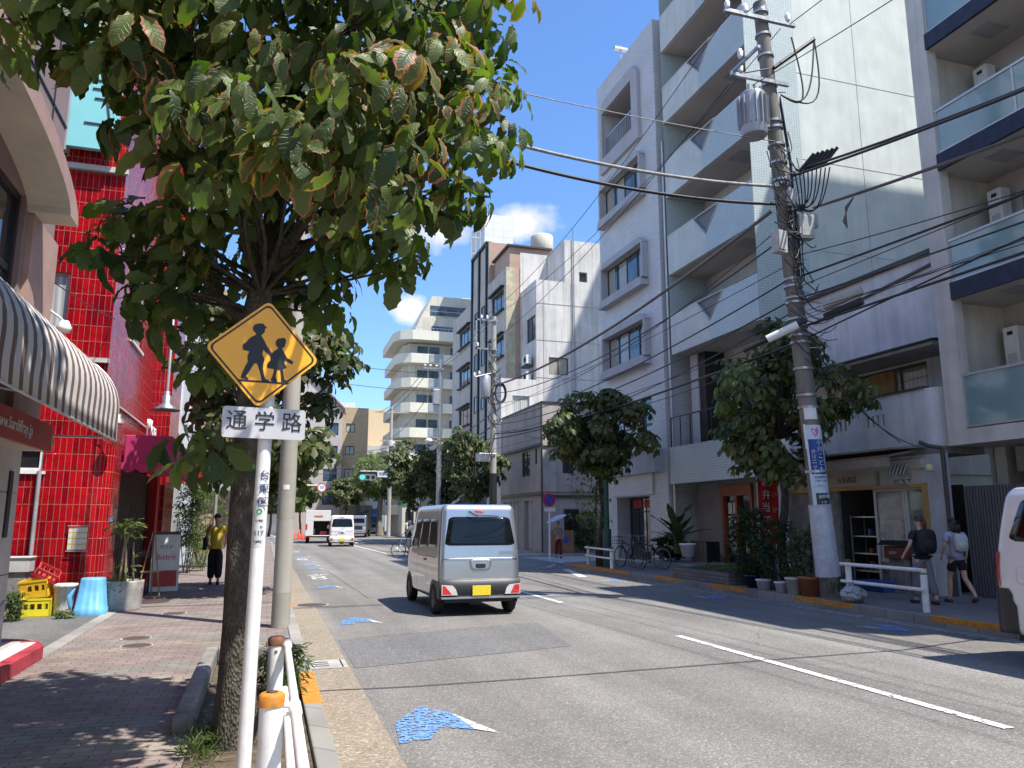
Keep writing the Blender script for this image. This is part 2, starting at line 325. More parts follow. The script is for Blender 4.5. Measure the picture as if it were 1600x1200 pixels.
def wall(mb, axis, c, u0, u1, z0, z1, holes=(), d=.12, sgn=-1, mi=None):
    """facade sheet with real openings and reveals. axis 'x': plane x=c, u along y; axis 'y': plane y=c, u along x; sgn = outward normal"""
    us = sorted({u0, u1, *[q for h in holes for q in h[:2] if u0 < q < u1]}); zs = sorted({z0, z1, *[q for h in holes for q in h[2:4] if z0 < q < z1]})
    P = (lambda u, z, e=0: (c - sgn * e, u, z)) if axis == 'x' else (lambda u, z, e=0: (u, c - sgn * e, z))
    for a, b in zip(us, us[1:]):
        for e, f in zip(zs, zs[1:]):
            um, zm = (a + b) / 2, (e + f) / 2
            if any(h[0] < um < h[1] and h[2] < zm < h[3] for h in holes): continue
            mb.quad(P(a, e), P(b, e), P(b, f), P(a, f), mi=mi)
    for h in holes:
        a, b, e, f = h[:4]; dd = h[4] if len(h) > 4 else d
        for (p, q) in (((a, e), (b, e)), ((b, e), (b, f)), ((b, f), (a, f)), ((a, f), (a, e))):
            mb.quad(P(*p), P(*q), P(*q, dd), P(*p, dd), mi=mi)
def win(parent, axis, c, u0, u1, z0, z1, fm, gm, d=.12, sgn=-1, n=2, fr=.045, mid=None, sill=None, name='window', curtain=None, thick=.05):
    """sliding window: frame + mullions, its panes a child; sits d behind the facade"""
    P = (lambda a, b, e0, e1, z_, y_: (c - sgn * e0, c - sgn * e1, a, b, z_, y_)) if axis == 'x' else (lambda a, b, e0, e1, z_, y_: (a, b, c - sgn * e0, c - sgn * e1, z_, y_))
    f = MB()
    f.box(*P(u0, u0 + fr, d - thick, d, z0, z1)); f.box(*P(u1 - fr, u1, d - thick, d, z0, z1))
    f.box(*P(u0 + fr, u1 - fr, d - thick, d, z0, z0 + fr)); f.box(*P(u0 + fr, u1 - fr, d - thick, d, z1 - fr, z1))
    for i in range(1, n):
        u = u0 + (u1 - u0) * i / n; f.box(*P(u - fr / 2, u + fr / 2, d - thick * .8, d, z0 + fr, z1 - fr))
    if mid: f.box(*P(u0 + fr, u1 - fr, d - thick * .7, d, mid - fr / 2, mid + fr / 2))
    o = f.build(name, fm, parent)
    g = MB()
    for i in range(n):
        a = u0 + (u1 - u0) * i / n; b = u0 + (u1 - u0) * (i + 1) / n; e = d - .012 - .008 * (i % 2)
        if axis == 'x': g.quad((c - sgn * e, a, z0), (c - sgn * e, b, z0), (c - sgn * e, b, z1), (c - sgn * e, a, z1))
        else: g.quad((a, c - sgn * e, z0), (b, c - sgn * e, z0), (b, c - sgn * e, z1), (a, c - sgn * e, z1))
    g.build('pane', gm, o)
    if sill:
        sm, sp, sh = sill
        s_ = MB(); s_.box(*P(u0 - .06, u1 + .06, -sp, -.003, z0 - sh, z0)); s_.build('sill', sm, o)
    return o
# ---------------------------------------------------------------- palette
M_asph = aggregate('asphalt', (.212, .200, .182), (.13, .126, .12), (.38, .37, .35), 85, big=.20, spots=.22)
M_patch = aggregate('asphalt_patch', (.165, .163, .158), (.11, .108, .105), (.29, .285, .275), 60, big=.12)
M_alley = aggregate('alley_asphalt', (.16, .16, .155), (.1, .1, .1), (.28, .28, .27), 70, big=.25)
M_tan = aggregate('tan_gutter', (.285, .24, .18), (.19, .16, .12), (.45, .40, .32), 55, big=.14, spots=.05)
M_conc = mat('concrete', (.42, .40, .37), .9, var=.22, scale=3, bump=.3, bscale=60)
M_concd = mat('dark_concrete', (.24, .23, .21), .9, var=.25, scale=4, bump=.4, bscale=60)
M_concp = mat('pole_concrete', (.40, .375, .33), .85, var=.12, scale=2, bump=.15, bscale=80, stretch=(1, 1, .25))
M_kerb = tilemat('kerb_stone', (.31, .295, .265), (.26, .25, .225), (.12, .11, .1), .6, 5, .008, rough=.9, offset=0, ground=False, dirt=.3)
M_orange = mat('orange_paint', (.62, .25, .03), .6, var=.25, scale=14)
M_white = mat('white_paint', (.78, .78, .76), .45, var=.08, scale=6)
M_rail = mat('white_rail', (.80, .80, .77), .35, var=.10, scale=9)
M_wroad = paintmat('white_road_paint', (.74, .74, .71), .45, 16)
M_wfaint = paintmat('faint_road_paint', (.5, .5, .48), .52, 9)
M_broad = paintmat('blue_road_paint', (.15, .31, .60), .485, 22)
M_soil = mat('soil', (.12, .09, .06), 1, var=.4, scale=12, bump=1, bscale=30)
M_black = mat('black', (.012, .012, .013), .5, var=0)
M_blackp = mat('black_plastic', (.022, .022, .024), .45, var=.1)
M_dark = mat('dark_metal', (.05, .048, .045), .4, .6, var=.1)
M_steel = mat('galvanised_steel', (.46, .47, .48), .42, .8, var=.25, scale=8)
M_grey = mat('grey_paint', (.33, .34, .35), .5, var=.15, scale=3)
M_glass = mat('window_glass', (.025, .032, .038), .03, var=.3, scale=.8, spec=.9)
M_glassb = mat('blue_window_glass', (.07, .11, .16), .03, var=.5, scale=.9, spec=1)
M_brown = mat('brown_frame', (.06, .048, .04), .5, var=.1)
M_alu = mat('aluminium', (.55, .55, .54), .4, .6, var=.08)
M_curt = curtainmat('curtain_glass', (.30, .32, .32), (.55, .57, .54), 5)
M_curtb = curtainmat('beige_curtain_glass', (.28, .25, .2), (.40, .37, .31), 5)
M_rubber = mat('rubber', (.018, .018, .018), .85, var=.1)
M_rust = mat('rust', (.20, .085, .045), .9, var=.4, scale=20)
M_skin = mat('skin', (.58, .36, .25), .5, var=.05)
M_hair = mat('black_hair', (.012, .010, .009), .45, var=.2, scale=40)
# paving of the near footway: interlocking blocks in faded pink, tan and grey-green zigzags
def paver():
    m = bpy.data.materials.new('block_paving'); m.use_nodes = True; t = m.node_tree; b = t.nodes['Principled BSDF']; b.inputs['Roughness'].default_value = .9
    b.inputs['Specular IOR Level'].default_value = .25
    g = N(t, 'ShaderNodeTexCoord'); sp = N(t, 'ShaderNodeSeparateXYZ'); t.links.new(g.outputs['Object'], sp.inputs[0])
    def MA(op, a, b_=0., c=0.):
        n = N(t, 'ShaderNodeMath', operation=op)
        for i, q in enumerate((a, b_, c)):
            if isinstance(q, (int, float)): n.inputs[i].default_value = q
            else: t.links.new(q, n.inputs[i])
        return n.outputs[0]
    wob = MA('MULTIPLY', MA('PINGPONG', MA('MULTIPLY', sp.outputs[0], 9.0), .5), .035)
    cb = N(t, 'ShaderNodeCombineXYZ'); t.links.new(MA('ADD', sp.outputs[0], MA('MULTIPLY', MA('PINGPONG', MA('MULTIPLY', sp.outputs[1], 9.0), .5), .03)), cb.inputs[0])
    t.links.new(MA('ADD', sp.outputs[1], wob), cb.inputs[1])
    br = N(t, 'ShaderNodeTexBrick'); br.offset = .5
    for k, v in (('Scale', 1), ('Mortar Size', .0035), ('Mortar Smooth', .2), ('Bias', 0), ('Brick Width', .225), ('Row Height', .112)): br.inputs[k].default_value = v
    br.inputs['Color1'].default_value = (1, 1, 1, 1); br.inputs['Color2'].default_value = (.8, .8, .8, 1); br.inputs['Mortar'].default_value = (.22, .2, .19, 1)
    t.links.new(cb.outputs[0], br.inputs['Vector'])
    zig = MA('ADD', sp.outputs[1], MA('MULTIPLY', MA('PINGPONG', MA('ADD', sp.outputs[0], 9.3), 1.4), .55))
    fr = MA('FRACT', MA('MULTIPLY', zig, .42))
    c = ramp(t, fr, [(0, (.27, .215, .195)), (.999, (.27, .215, .195)), (.50, (.27, .215, .195)), (.53, (.29, .25, .20)), (.62, (.29, .25, .20)), (.66, (.26, .215, .195)), (.80, (.26, .215, .195)), (.83, (.25, .24, .215)), (.94, (.25, .24, .215))])
    n = N(t, 'ShaderNodeTexNoise'); n.inputs['Scale'].default_value = 1.6; n.inputs['Detail'].default_value = 8; n.inputs['Roughness'].default_value = .7; t.links.new(g.outputs['Object'], n.inputs['Vector'])
    r = N(t, 'ShaderNodeMapRange'); r.inputs[1].default_value = .3; r.inputs[2].default_value = .7; r.inputs[3].default_value = .72; r.inputs[4].default_value = 1.15; t.links.new(n.outputs['Fac'], r.inputs[0])
    mx = N(t, 'ShaderNodeMix', data_type='RGBA', blend_type='MULTIPLY'); mx.inputs[0].default_value = 1; t.links.new(c, mx.inputs[6]); t.links.new(br.outputs['Color'], mx.inputs[7])
    mm = N(t, 'ShaderNodeVectorMath', operation='SCALE'); t.links.new(mx.outputs[2], mm.inputs[0]); t.links.new(r.outputs[0], mm.inputs['Scale']); t.links.new(mm.outputs[0], b.inputs['Base Color'])
    bp = N(t, 'ShaderNodeBump'); bp.invert = True; bp.inputs['Strength'].default_value = .6; bp.inputs['Distance'].default_value = .01; t.links.new(br.outputs['Fac'], bp.inputs['Height']); t.links.new(bp.outputs[0], b.inputs['Normal'])
    return m
M_pav = paver()
M_pavr = tilemat('footway_slabs', (.23, .20, .19), (.19, .17, .16), (.09, .08, .08), .3, .3, .004, rough=.9, ground=True, dirt=.25)
# ---------------------------------------------------------------- ground and road
def struct(name, mb, m, **k): return mb.build(name, m, kind='structure', **k)
g = MB(); g.quad((-900, -600, -.02), (900, -600, -.02), (900, 1500, -.02), (-900, 1500, -.02)); struct('ground', g, M_concd)
r = MB()
r.quad((.95, -25, 0), (10.1, -25, 0), (10.1, 27.5, 0), (.95, 27.5, 0))
r.quad((.95, 27.5, 0), (10.1, 27.5, 0), (10.1, 34.0, 0), (.95, 34.0, 0))
r.quad((10.1, 27.5, 0), (45, 29.6, 0), (45, 33.6, 0), (10.1, 34.2, 0))
r.quad((.95, 34.0, 0), (10.1, 34.0, 0), (10.1, 58, 0), (.95, 58, 0))
r.quad((-40, 58, 0), (60, 58, 0), (60, 71, 0), (-40, 71, 0))
r.quad((1.5, 71, 0), (12.3, 71, 0), (20, 108, 0), (7, 112, 0))
r.quad((7, 112, 0), (20, 108, 0), (48, 190, 0), (36, 196, 0))
struct('road', r, M_asph)
pt = MB(); pt.quad((1.05, 9.15, .004), (3.95, 9.85, .004), (4.3, 12.2, .004), (1.05, 11.3, .004)); struct('road_patch', pt, M_patch)
ck = MB(); pts = [(.56, 8.06), (1.5, 7.99), (3, 8.02), (4.05, 8.07), (6, 8.18), (7.9, 8.26), (9.78, 8.7)]
for (a, b), (c, d) in zip(pts, pts[1:]): ck.quad((a, b - .013, .0085), (c, d - .013, .0085), (c, d + .013, .0085), (a, b + .013, .0085))
struct('tar_joint', ck, mat('tar', (.045, .038, .042), .6, var=.2, scale=8))
ck = MB()
rr = random.Random(5)
for (x0, y0, x1, y1, wd) in [(1.3, 11.4, 4.1, 12.2, .010), (6.3, 9.1, 7.4, 10.6, .008), (4.1, 13.4, 5.5, 14.7, .008), (6.5, 20, 7.9, 14, .01), (2.6, 33.4, 4.1, 34.2, .10), (7.2, 26, 7.4, 40, .012), (2.0, 26, 2.2, 17, .01)]:
    n = 14; prev = None
    for i in range(n + 1):
        q = i / n; x = x0 + (x1 - x0) * q + rr.uniform(-.03, .03); y = y0 + (y1 - y0) * q + rr.uniform(-.03, .03)
        if prev: ck.quad((prev[0] - wd, prev[1] - wd, .0062), (x - wd, y - wd, .0062), (x + wd, y + wd, .0062), (prev[0] + wd, prev[1] + wd, .0062))
        prev = (x, y)
struct('road_cracks', ck, M_patch)
gt = MB(); gt.quad((.53, -10, .004), (1.0, -10, .004), (1.0, 27.2, .004), (.53, 27.2, .004)); struct('gutter', gt, M_tan)
gt = MB(); gt.quad((.53, 27.2, .004), (.98, 27.2, .004), (.98, 56.5, .004), (.53, 56.5, .004)); gt.quad((9.82, -10, .004), (10.1, -10, .004), (10.1, 26.2, .004), (9.82, 26.2, .004)); struct('gutter', gt, M_concd)
gr = MB(); gr.quad((.56, 9.2, .009), (.98, 9.2, .009), (.98, 9.75, .009), (.56, 9.75, .009))
for i in range(3): gr.box(.62, .78, 9.34 + i * .12, 9.37 + i * .12, .009, .013, 1)
gr.box(.92, .935, 9.25, 9.7, .009, .013, 1)
struct('drain_cover', gr, [M_conc, M_black])
kb = MB(); kb.box(.38, .53, -10, 56.5, -.01, .15); struct('kerb', kb, M_kerb, bevel=.015)
# kerb on the far side with its rounded corner
kb = MB(); arc = [(10.1, 25.2)] + [(10.1 + 3.6 * (1 - cos(a)), 25.2 + 3.6 * sin(a)) for a in [radians(q) for q in range(8, 91, 8)]] + [(14.2, 28.85), (40, 29.5)]
path = [(10.1, -10)] + arc
def offs(path, d):
    o = []
    for i, p in enumerate(path):
        a = Vector(path[max(i - 1, 0)]); b = Vector(path[min(i + 1, len(path) - 1)]); t = (b - a).normalized(); o.append((p[0] + t.y * d, p[1] - t.x * d))
    return o
inn = offs(path, .14)
for i in range(len(path) - 1):
    (a, b), (c, d), (e, f), (g_, h) = path[i], path[i + 1], inn[i + 1], inn[i]
    z1 = .15 if b < 25 else max(.05, .15 - (b - 25) * .03); z2 = .15 if d < 25.3 else max(.05, .15 - (d - 25) * .03)
    kb.quad((a, b, -.01), (c, d, -.01), (c, d, z2), (a, b, z1)); kb.quad((a, b, z1), (c, d, z2), (e, f, z2), (g_, h, z1))
struct('kerb', kb, M_kerb)
op = MB()
for a, b in [(6.9, 8.25), (14.3, 16.0), (16.6, 19.2)]: op.box(.381, .534, a, b, .0, .154)
for a, b in [(8.0, 9.95), (11.7, 13.3), (14.9, 16.4), (17.8, 19.0), (20.7, 25.0)]: op.box(10.096, 10.243, a, b, .075, .154)
struct('kerb_paint', op, M_orange)
# footways
fw = MB()
fw.quad((-2.28, -10, .13), (-.42, -10, .13), (-.42, 56, .13), (-2.28, 56, .13))
fw.quad((-.42, 9.2, .13), (.40, 9.2, .13), (.40, 56, .13), (-.42, 56, .13)); fw.quad((-.42, -10, .13), (.38, -10, .13), (.38, 4.1, .13), (-.42, 4.1, .13))
struct('left_pavement', fw, M_pav)
fe = MB(); fe.box(-2.46, -2.28, -10, 15.4, .0, .133); struct('paving_edge', fe, M_kerb)
al = MB(); al.quad((-30, 9.5, .12), (-2.46, 9.5, .12), (-2.46, 16.5, .12), (-30, 16.5, .12)); al.quad((-4.5, 16.5, .12), (-2.28, 15.4, .12), (-2.28, 56, .12), (-4.5, 56, .12)); al.quad((-9, -10, .12), (-2.46, -10, .12), (-2.46, 9.5, .12), (-9, 9.5, .12)); struct('alley', al, M_alley)
ts = MB(); ts.quad((-.42, 4.1, .11), (.41, 4.1, .11), (.41, 9.2, .11), (-.42, 9.2, .11)); struct('tree_pit_soil', ts, M_soil)
fr_ = MB(); corner = inn
poly = [(x, y, (.15 if y < 25.2 else max(.05, .15 - (y - 25) * .03))) for x, y in inn if x < 13.25] + [(13.3, 28.7, .05), (18, 28.8, .05), (18, -10, .15)]
fr_.quad(*poly[:1], (18, -10, .15), (18, 25.2, .15), poly[1]); 
k0 = poly[1]
for a, b in zip(poly[1:-3], poly[2:-2]): fr_.quad((18, 25.2, .15), b, a)
fr_.quad((18, 25.2, .15), (18, 28.8, .05), poly[-3])
struct('right_pavement', fr_, M_pavr)
fp = MB(); fp.quad((10.1, 34.2, .05), (45, 33.6, .05), (45, 36, .05), (10.1, 36, .05)); fp.box(10.1, 14, 36, 57, -.01, .12); fp.quad((10.2, 34.21, .05), (10.1, 34.2, -.01), (45, 33.6, -.01), (45, 33.61, .05)); fp.box(13, 40, 71.5, 108, -.01, .12); fp.box(-30, 1.2, 71.5, 108, -.01, .12)
struct('far_pavement', fp, M_conc)
# white markings
wl = MB()
def line(x0, y0, x1, y1, w=.13, z=.0085):
    d = Vector((x1 - x0, y1 - y0)).normalized() * (w / 2); n = (-d.y, d.x)
    k = max(1, int(sqrt((x1 - x0) ** 2 + (y1 - y0) ** 2) / 2))
    for i in range(k):
        a, b = i / k, (i + 1) / k; p = (x0 + (x1 - x0) * a, y0 + (y1 - y0) * a); q = (x0 + (x1 - x0) * b, y0 + (y1 - y0) * b)
        wl.quad((p[0] - n[0], p[1] - n[1], z), (q[0] - n[0], q[1] - n[1], z), (q[0] + n[0], q[1] + n[1], z), (p[0] + n[0], p[1] + n[1], z))
for a, b in [(-5, .1), (5.0, 10.2), (14.85, 19.85), (24.6, 29.5), (32.8, 36.8), (38.6, 52)]: line(5.76, a, 5.74 - (b > 38) * .25, b, .115)
struct('centre_line', wl, M_wroad)
wl = MB(); line(9.76, -5, 9.78, 20.5, .07); struct('edge_line', wl, M_wfaint); wl = MB(); line(8.9, 21.2, 9.7, 24.6, .25); line(9.55, 26, 10.4, 27.4, .12)
for i in range(8): line(10.9 + i * .02, 28.4 + i * .62, 14.6, 28.55 + i * .62, .34)                      # crossing over the side street
line(1.8, 57.2, 5.2, 57.2, .4); line(6.7, 40, 7.6, 47, .12); line(8.2, 49, 9.3, 56, .14); line(1.6, 55, 2.6, 55, .3); line(6.3, 56, 6.4, 60.2, .16)
struct('road_marking', wl, M_wroad)
def chevron(x, y, s=1, back=False, blue=True):
    bl = [(-.28, -.55), (-.22, .05), (.08, .55), (.30, .22), (.36, -.33), (.10, -.20), (-.03, -.50)]
    wh = [(.30, .22), (.52, -.50), (.36, -.33)]
    f = (lambda p: (x - p[0] * s, y - p[1] * s, .0085)) if back else (lambda p: (x + p[0] * s, y + p[1] * s, .0085))
    a = MB(); a.add([f(p) for p in bl], [(0, 1, 2, 5, 6), (2, 3, 4, 5)]); o = struct('blue_cycle_arrow', a, M_broad)
    b = MB(); b.add([f(p) for p in wh], [(0, 1, 2)]); struct('white_arrow_tip', b, M_wroad)
chevron(1.32, 6.6, 1.0); chevron(1.46, 13.3, .85); chevron(1.5, 20.1, .8)
for y in (27.4, 29.6, 32.0, 36.5, 45): chevron(1.6, y, .8)
chevron(9.3, 9.9, .75, True); chevron(9.35, 14.9, .75, True); chevron(9.2, 19.6, .7, True); chevron(9.6, 25.6, .7, True)
bk = MB()                      # white cycle symbol and arrow, worn
for (y, s) in ((23.2, 1), (34, .9), (42, 1)):
    for cy in (-.3, .35):
        for k in range(14):
            a, b = 2 * pi * k / 14, 2 * pi * (k + 1) / 14
            bk.quad((1.55 + .22 * cos(a), y + cy * s + .3 * sin(a), .0085), (1.55 + .22 * cos(b), y + cy * s + .3 * sin(b), .0085), (1.55 + .13 * cos(b), y + cy * s + .2 * sin(b), .0085), (1.55 + .13 * cos(a), y + cy * s + .2 * sin(a), .0085))
    for k in range(5): a = .5 + k * .55; bk.quad((1.6, y + .9, .0085), (1.6 + .35 * cos(a), y + .9 + .55 * sin(a), .0085), (1.6 + .35 * cos(a + .25), y + .9 + .55 * sin(a + .25), .0085))
struct('cycle_symbol', bk, M_wroad)
# lids let into the ground
def lid(x, y, r, z, name='manhole_cover'):
    m = MB(); m.add([(x + r * cos(2 * pi * k / 28), y + r * sin(2 * pi * k / 28), z) for k in range(28)], [tuple(range(28))])
    m.add([(x + r * .88 * cos(2 * pi * k / 28), y + r * .88 * sin(2 * pi * k / 28), z + .003) for k in range(28)], [tuple(range(28))], 1)
    struct(name, m, [M_conc, mat('iron_lid', (.13, .095, .075), .7, .3, var=.5, scale=30, bump=1, bscale=60)])
lid(.95, 15.95, .33, .0085); lid(-1.52, 11.35, .19, .134); lid(-1.42, 10.7, .19, .134); lid(-1.35, 14.1, .2, .134); lid(-3.0, 11.5, .27, .124); lid(-1.55, 16.9, .3, .134)
# border stones round the tree pit
pb = MB(); pb.box(-.56, -.42, 6.45, 9.3, .12, .29); pb.box(-.42, .36, 9.2, 9.34, .12, .29)
for z, e in ((.16, 0),): pb.box(-.57, -.41, 6.3, 6.45, .12, .25)
o = pb.build('planter_kerb', M_concd, label='low grey stone border edging the soil pit of the nearest street tree', cat='planter edge', bevel=.03)
# ---------------------------------------------------------------- facade materials
M_wbrick = tilemat('white_brick_tile', (.64, .635, .63), (.57, .565, .56), (.36, .36, .36), .23, .075, .006, rough=.45, dirt=.10)
M_mint = tilemat('mint_tile', (.53, .60, .585), (.48, .55, .54), (.27, .33, .33), .085, .085, .006, rough=.3, offset=0, dirt=.08)
M_mintp = mat('mint_plaster', (.58, .62, .585), .75, var=.08, scale=1.2, bump=.1, bscale=30, streak=.07)
M_redt = tilemat('red_glazed_tile', (.46, .005, .012), (.22, .002, .010), (.36, .18, .12), .1, .30, .004, rough=.22, offset=0, bump=.5, coat=.06, spec=.3, dirt=.3, wav=.35)
M_soff = mat('soffit_paint', (.48, .46, .43), .85, var=.08, scale=1)
M_wstuc = mat('white_stucco', (.66, .66, .68), .85, var=.10, scale=1.5, bump=.2, bscale=40, streak=.15)
M_bstuc = mat('beige_concrete', (.60, .57, .52), .85, var=.10, streak=.13, scale=1.2, bump=.15, bscale=40)
M_pinkb = mat('pink_beige_stucco', (.44, .39, .355), .85, var=.10, streak=.18, scale=1.5, bump=.2)
M_cwhite = mat('white_concrete', (.66, .64, .61), .9, var=.12, streak=.22, scale=.8, bump=.15, bscale=20)
M_fgrey = mat('warm_grey_stucco', (.54, .51, .46), .85, var=.08, scale=.8, streak=.22)
M_fbrown = tilemat('brown_tile', (.47, .32, .24), (.43, .29, .22), (.38, .27, .21), .3, .1, .006, rough=.6, dirt=.1)
M_cream = mat('cream_paint', (.62, .59, .49), .8, var=.08, scale=.7, streak=.2)
M_frost = mat('frosted_green_glass', (.22, .34, .35), .12, var=.10, scale=.7, spec=.8, coat=.5)
M_navy = mat('navy_band', (.02, .024, .05), .6, var=.35, scale=6)
M_brownp = mat('brown_stone_panel', (.27, .19, .17), .6, var=.08, scale=2)
M_pinkst = mat('pink_stone', (.42, .27, .22), .7, var=.1, scale=3)
M_beigest = mat('beige_stone', (.50, .46, .37), .7, var=.1, scale=2)
M_tanb = tilemat('tan_brick', (.46, .32, .22), (.40, .28, .2), (.33, .25, .2), .22, .075, .008, rough=.8, dirt=.15)
def shell(parent, mats, x0, x1, y0, y1, z0, z1, holes_x=(), holes_y=(), d=.12, name='wall', west=True, south=True, east_street=False, roof_t=.0):
    """a block of building: street side + south side with openings, the rest plain"""
    m = MB()
    if east_street: wall(m, 'x', x1, y0, y1, z0, z1, holes_x, d, 1, 0); m.quad((x0, y0, z0), (x0, y1, z0), (x0, y1, z1), (x0, y0, z1), mi=min(1, len(mats) - 1))
    else: wall(m, 'x', x0, y0, y1, z0, z1, holes_x, d, -1, 0); m.quad((x1, y0, z0), (x1, y1, z0), (x1, y1, z1), (x1, y0, z1), mi=min(1, len(mats) - 1))
    wall(m, 'y', y0, x0, x1, z0, z1, holes_y, d, -1, min(1, len(mats) - 1))
    m.quad((x0, y1, z0), (x1, y1, z0), (x1, y1, z1), (x0, y1, z1), mi=min(1, len(mats) - 1))
    m.quad((x0, y0, z1), (x1, y0, z1), (x1, y1, z1), (x0, y1, z1), mi=len(mats) - 1)
    m.quad((x0, y0, z0), (x1, y0, z0), (x1, y1, z0), (x0, y1, z0), mi=len(mats) - 1)
    return m.build(name, mats, parent)
def ac_unit(parent, x, y, z, name='air_conditioner'):
    m = MB(); m.box(x - .15, x + .15, y - .4, y + .4, z, z + .55); o = m.build(name, M_white, parent, bevel=.02)
    f = MB(); 
    for k in range(3): f.tube([(x - .152, y - .1 + .0, z + .28), (x - .156, y - .1, z + .28)], .08 + .07 * k, 16)
    f.build('fan_grille', M_dark, o); return o
def sac(name, label, x, y, z):
    t = thing(name, label, 'air conditioner', (x, y, z)); ac_unit(t, x, y, z, 'casing'); return t

# ================= white tiled block with projecting bay windows
B = thing('white_tiled_building', 'tall building of white brick tile with grey framed bay windows, beside the pale green balconies', 'building', (13.2, 26.4, .12))
holes = [(25.15, 27.9, .15, 2.5, 1.2), (24.75, 25.7, 4.25, 6.1, .15), (26.4, 28.3, 4.25, 6.1, .15), (25.45, 28.25, 17.0, 19.1, 1.3)]
for z in (7.65, 10.65, 14.2): holes.append((24.8, 28.4, z, z + 1.35, .1))
m = MB(); wall(m, 'x', 13.2, 23.75, 29.0, .1, 20.7, holes, .12, -1)
wall(m, 'y', 23.75, 13.2, 25, .1, 20.7); m.quad((25, 23.75, .1), (25, 29, .1), (25, 29, 20.7), (25, 23.75, 20.7)); wall(m, 'y', 29.0, 13.2, 25, .1, 20.7, sgn=1)
m.quad((13.2, 23.75, 20.7), (25, 23.75, 20.7), (25, 29, 20.7), (13.2, 29, 20.7)); m.build('wall', M_wbrick, B)
m = MB(); m.prism([(18.76, 20.7), (36, 20.7), (36, 61.3)], 'y', 23.8, 28.95); m.build('added_shadow_mass', M_mintp, B)  # unseen sloped mass, added to cast the diagonal shadow on the white concrete building
for z in (7.65, 10.65, 14.2):
    b = MB(); b.prism([(24.65, z - .34), (28.55, z - .34), (28.4, z - .02), (24.8, z - .02)], 'x', 12.86, 13.198)
    b.prism([(24.65, z + 1.35), (28.55, z + 1.35), (28.2, z + 1.62), (25.0, z + 1.62)], 'x', 12.95, 13.198)
    b.box(12.95, 13.198, 24.68, 24.8, z - .02, z + 1.35); b.box(12.95, 13.198, 28.4, 28.52, z - .02, z + 1.35)
    b.build('window_surround', M_grey if False else mat('grey_render', (.42, .42, .44), .8, var=.08), B)
    w_ = win(B, 'x', 13.2, 24.8, 28.4, z, z + 1.35, M_brown, M_glassb, d=.1, n=4, fr=.07)
    c = MB()
    for a, bb in ((24.86, 25.5), (26.66, 27.3), (27.7, 28.3)):
        c = MB(); c.quad((13.275, a, z + .07), (13.275, bb, z + .07), (13.275, bb, z + 1.28), (13.275, a, z + 1.28)); c.build('curtain', M_curtb, B)
# top loggia with railing
b = MB(); b.prism([(24.85, 16.2), (28.6, 16.2), (28.6, 19.35), (27.9, 19.75), (25.4, 19.75), (24.85, 19.3)], 'x', 13.08, 13.19); 
b = MB()
for poly in ([(24.9, 16.35), (28.5, 16.35), (28.25, 17.0), (25.45, 17.0)], [(24.9, 16.35), (25.45, 17.0), (25.45, 19.1), (24.9, 19.2)], [(28.5, 16.35), (28.5, 19.3), (28.25, 19.1), (28.25, 17.0)], [(24.9, 19.2), (25.45, 19.1), (28.25, 19.1), (28.5, 19.3), (28.0, 19.65), (25.3, 19.65)]): b.prism(poly, 'x', 13.06, 13.197)
b.build('loggia_surround', MATS['grey_render'], B)
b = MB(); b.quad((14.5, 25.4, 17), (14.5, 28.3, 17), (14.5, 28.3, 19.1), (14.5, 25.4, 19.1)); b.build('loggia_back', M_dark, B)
b = MB(); b.box(13.22, 13.26, 25.45, 28.25, 17.95, 18.0); b.box(13.22, 13.26, 25.45, 28.25, 17.05, 17.09)
for i in range(19): y = 25.5 + i * .15; b.box(13.225, 13.25, y, y + .025, 17.09, 17.95)
b.build('railing', M_alu, B)
for a, c in ((24.75, 25.7), (26.4, 28.3)): win(B, 'x', 13.2, a, c, 4.25, 6.1, M_brown, M_glassb, d=.15, n=2 if c - a > 1 else 1, fr=.06, mid=5.1)
b = MB(); b.box(12.9, 13.197, 24.1, 29.0, 3.3, 4.05); b.box(12.86, 13.197, 24.06, 29.04, 4.05, 4.13); b.build('canopy', MATS['grey_render'], B)
b = MB(); b.box(13.12, 13.198, 24.75, 28.0, 2.55, 3.3); b.build('lintel', M_wbrick, B)
# recessed shop front, with tiled reveals
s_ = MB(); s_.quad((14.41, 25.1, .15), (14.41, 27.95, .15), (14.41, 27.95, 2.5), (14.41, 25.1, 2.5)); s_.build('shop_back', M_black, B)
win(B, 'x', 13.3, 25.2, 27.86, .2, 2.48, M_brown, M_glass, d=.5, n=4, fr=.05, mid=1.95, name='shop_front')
for y in (26.0, 26.9): q = MB(); q.quad((13.77, y, 2.1), (13.77, y + .7, 2.1), (13.77, y + .7, 2.4), (13.77, y, 2.4)); q.build('blind', mat('red_blind', (.5, .05, .06), .8), B)
b = MB(); b.cyl(13.3, 23.5, .1, 15.5, .05, seg=8); b.build('downpipe', M_alu, B)
an = thing('roof_antenna', 'small grey aerial on the parapet of the white tiled building', 'antenna', (13.6, 27.3, 20.7)); a = MB(); a.cyl(13.6, 27.3, 20.7, 21.9, .03, seg=6); a.build('mast', M_alu, an); a = MB(); a.box(13.3, 13.9, 27.2, 27.4, 21.7, 21.8); a.build('aerial', M_alu, an)

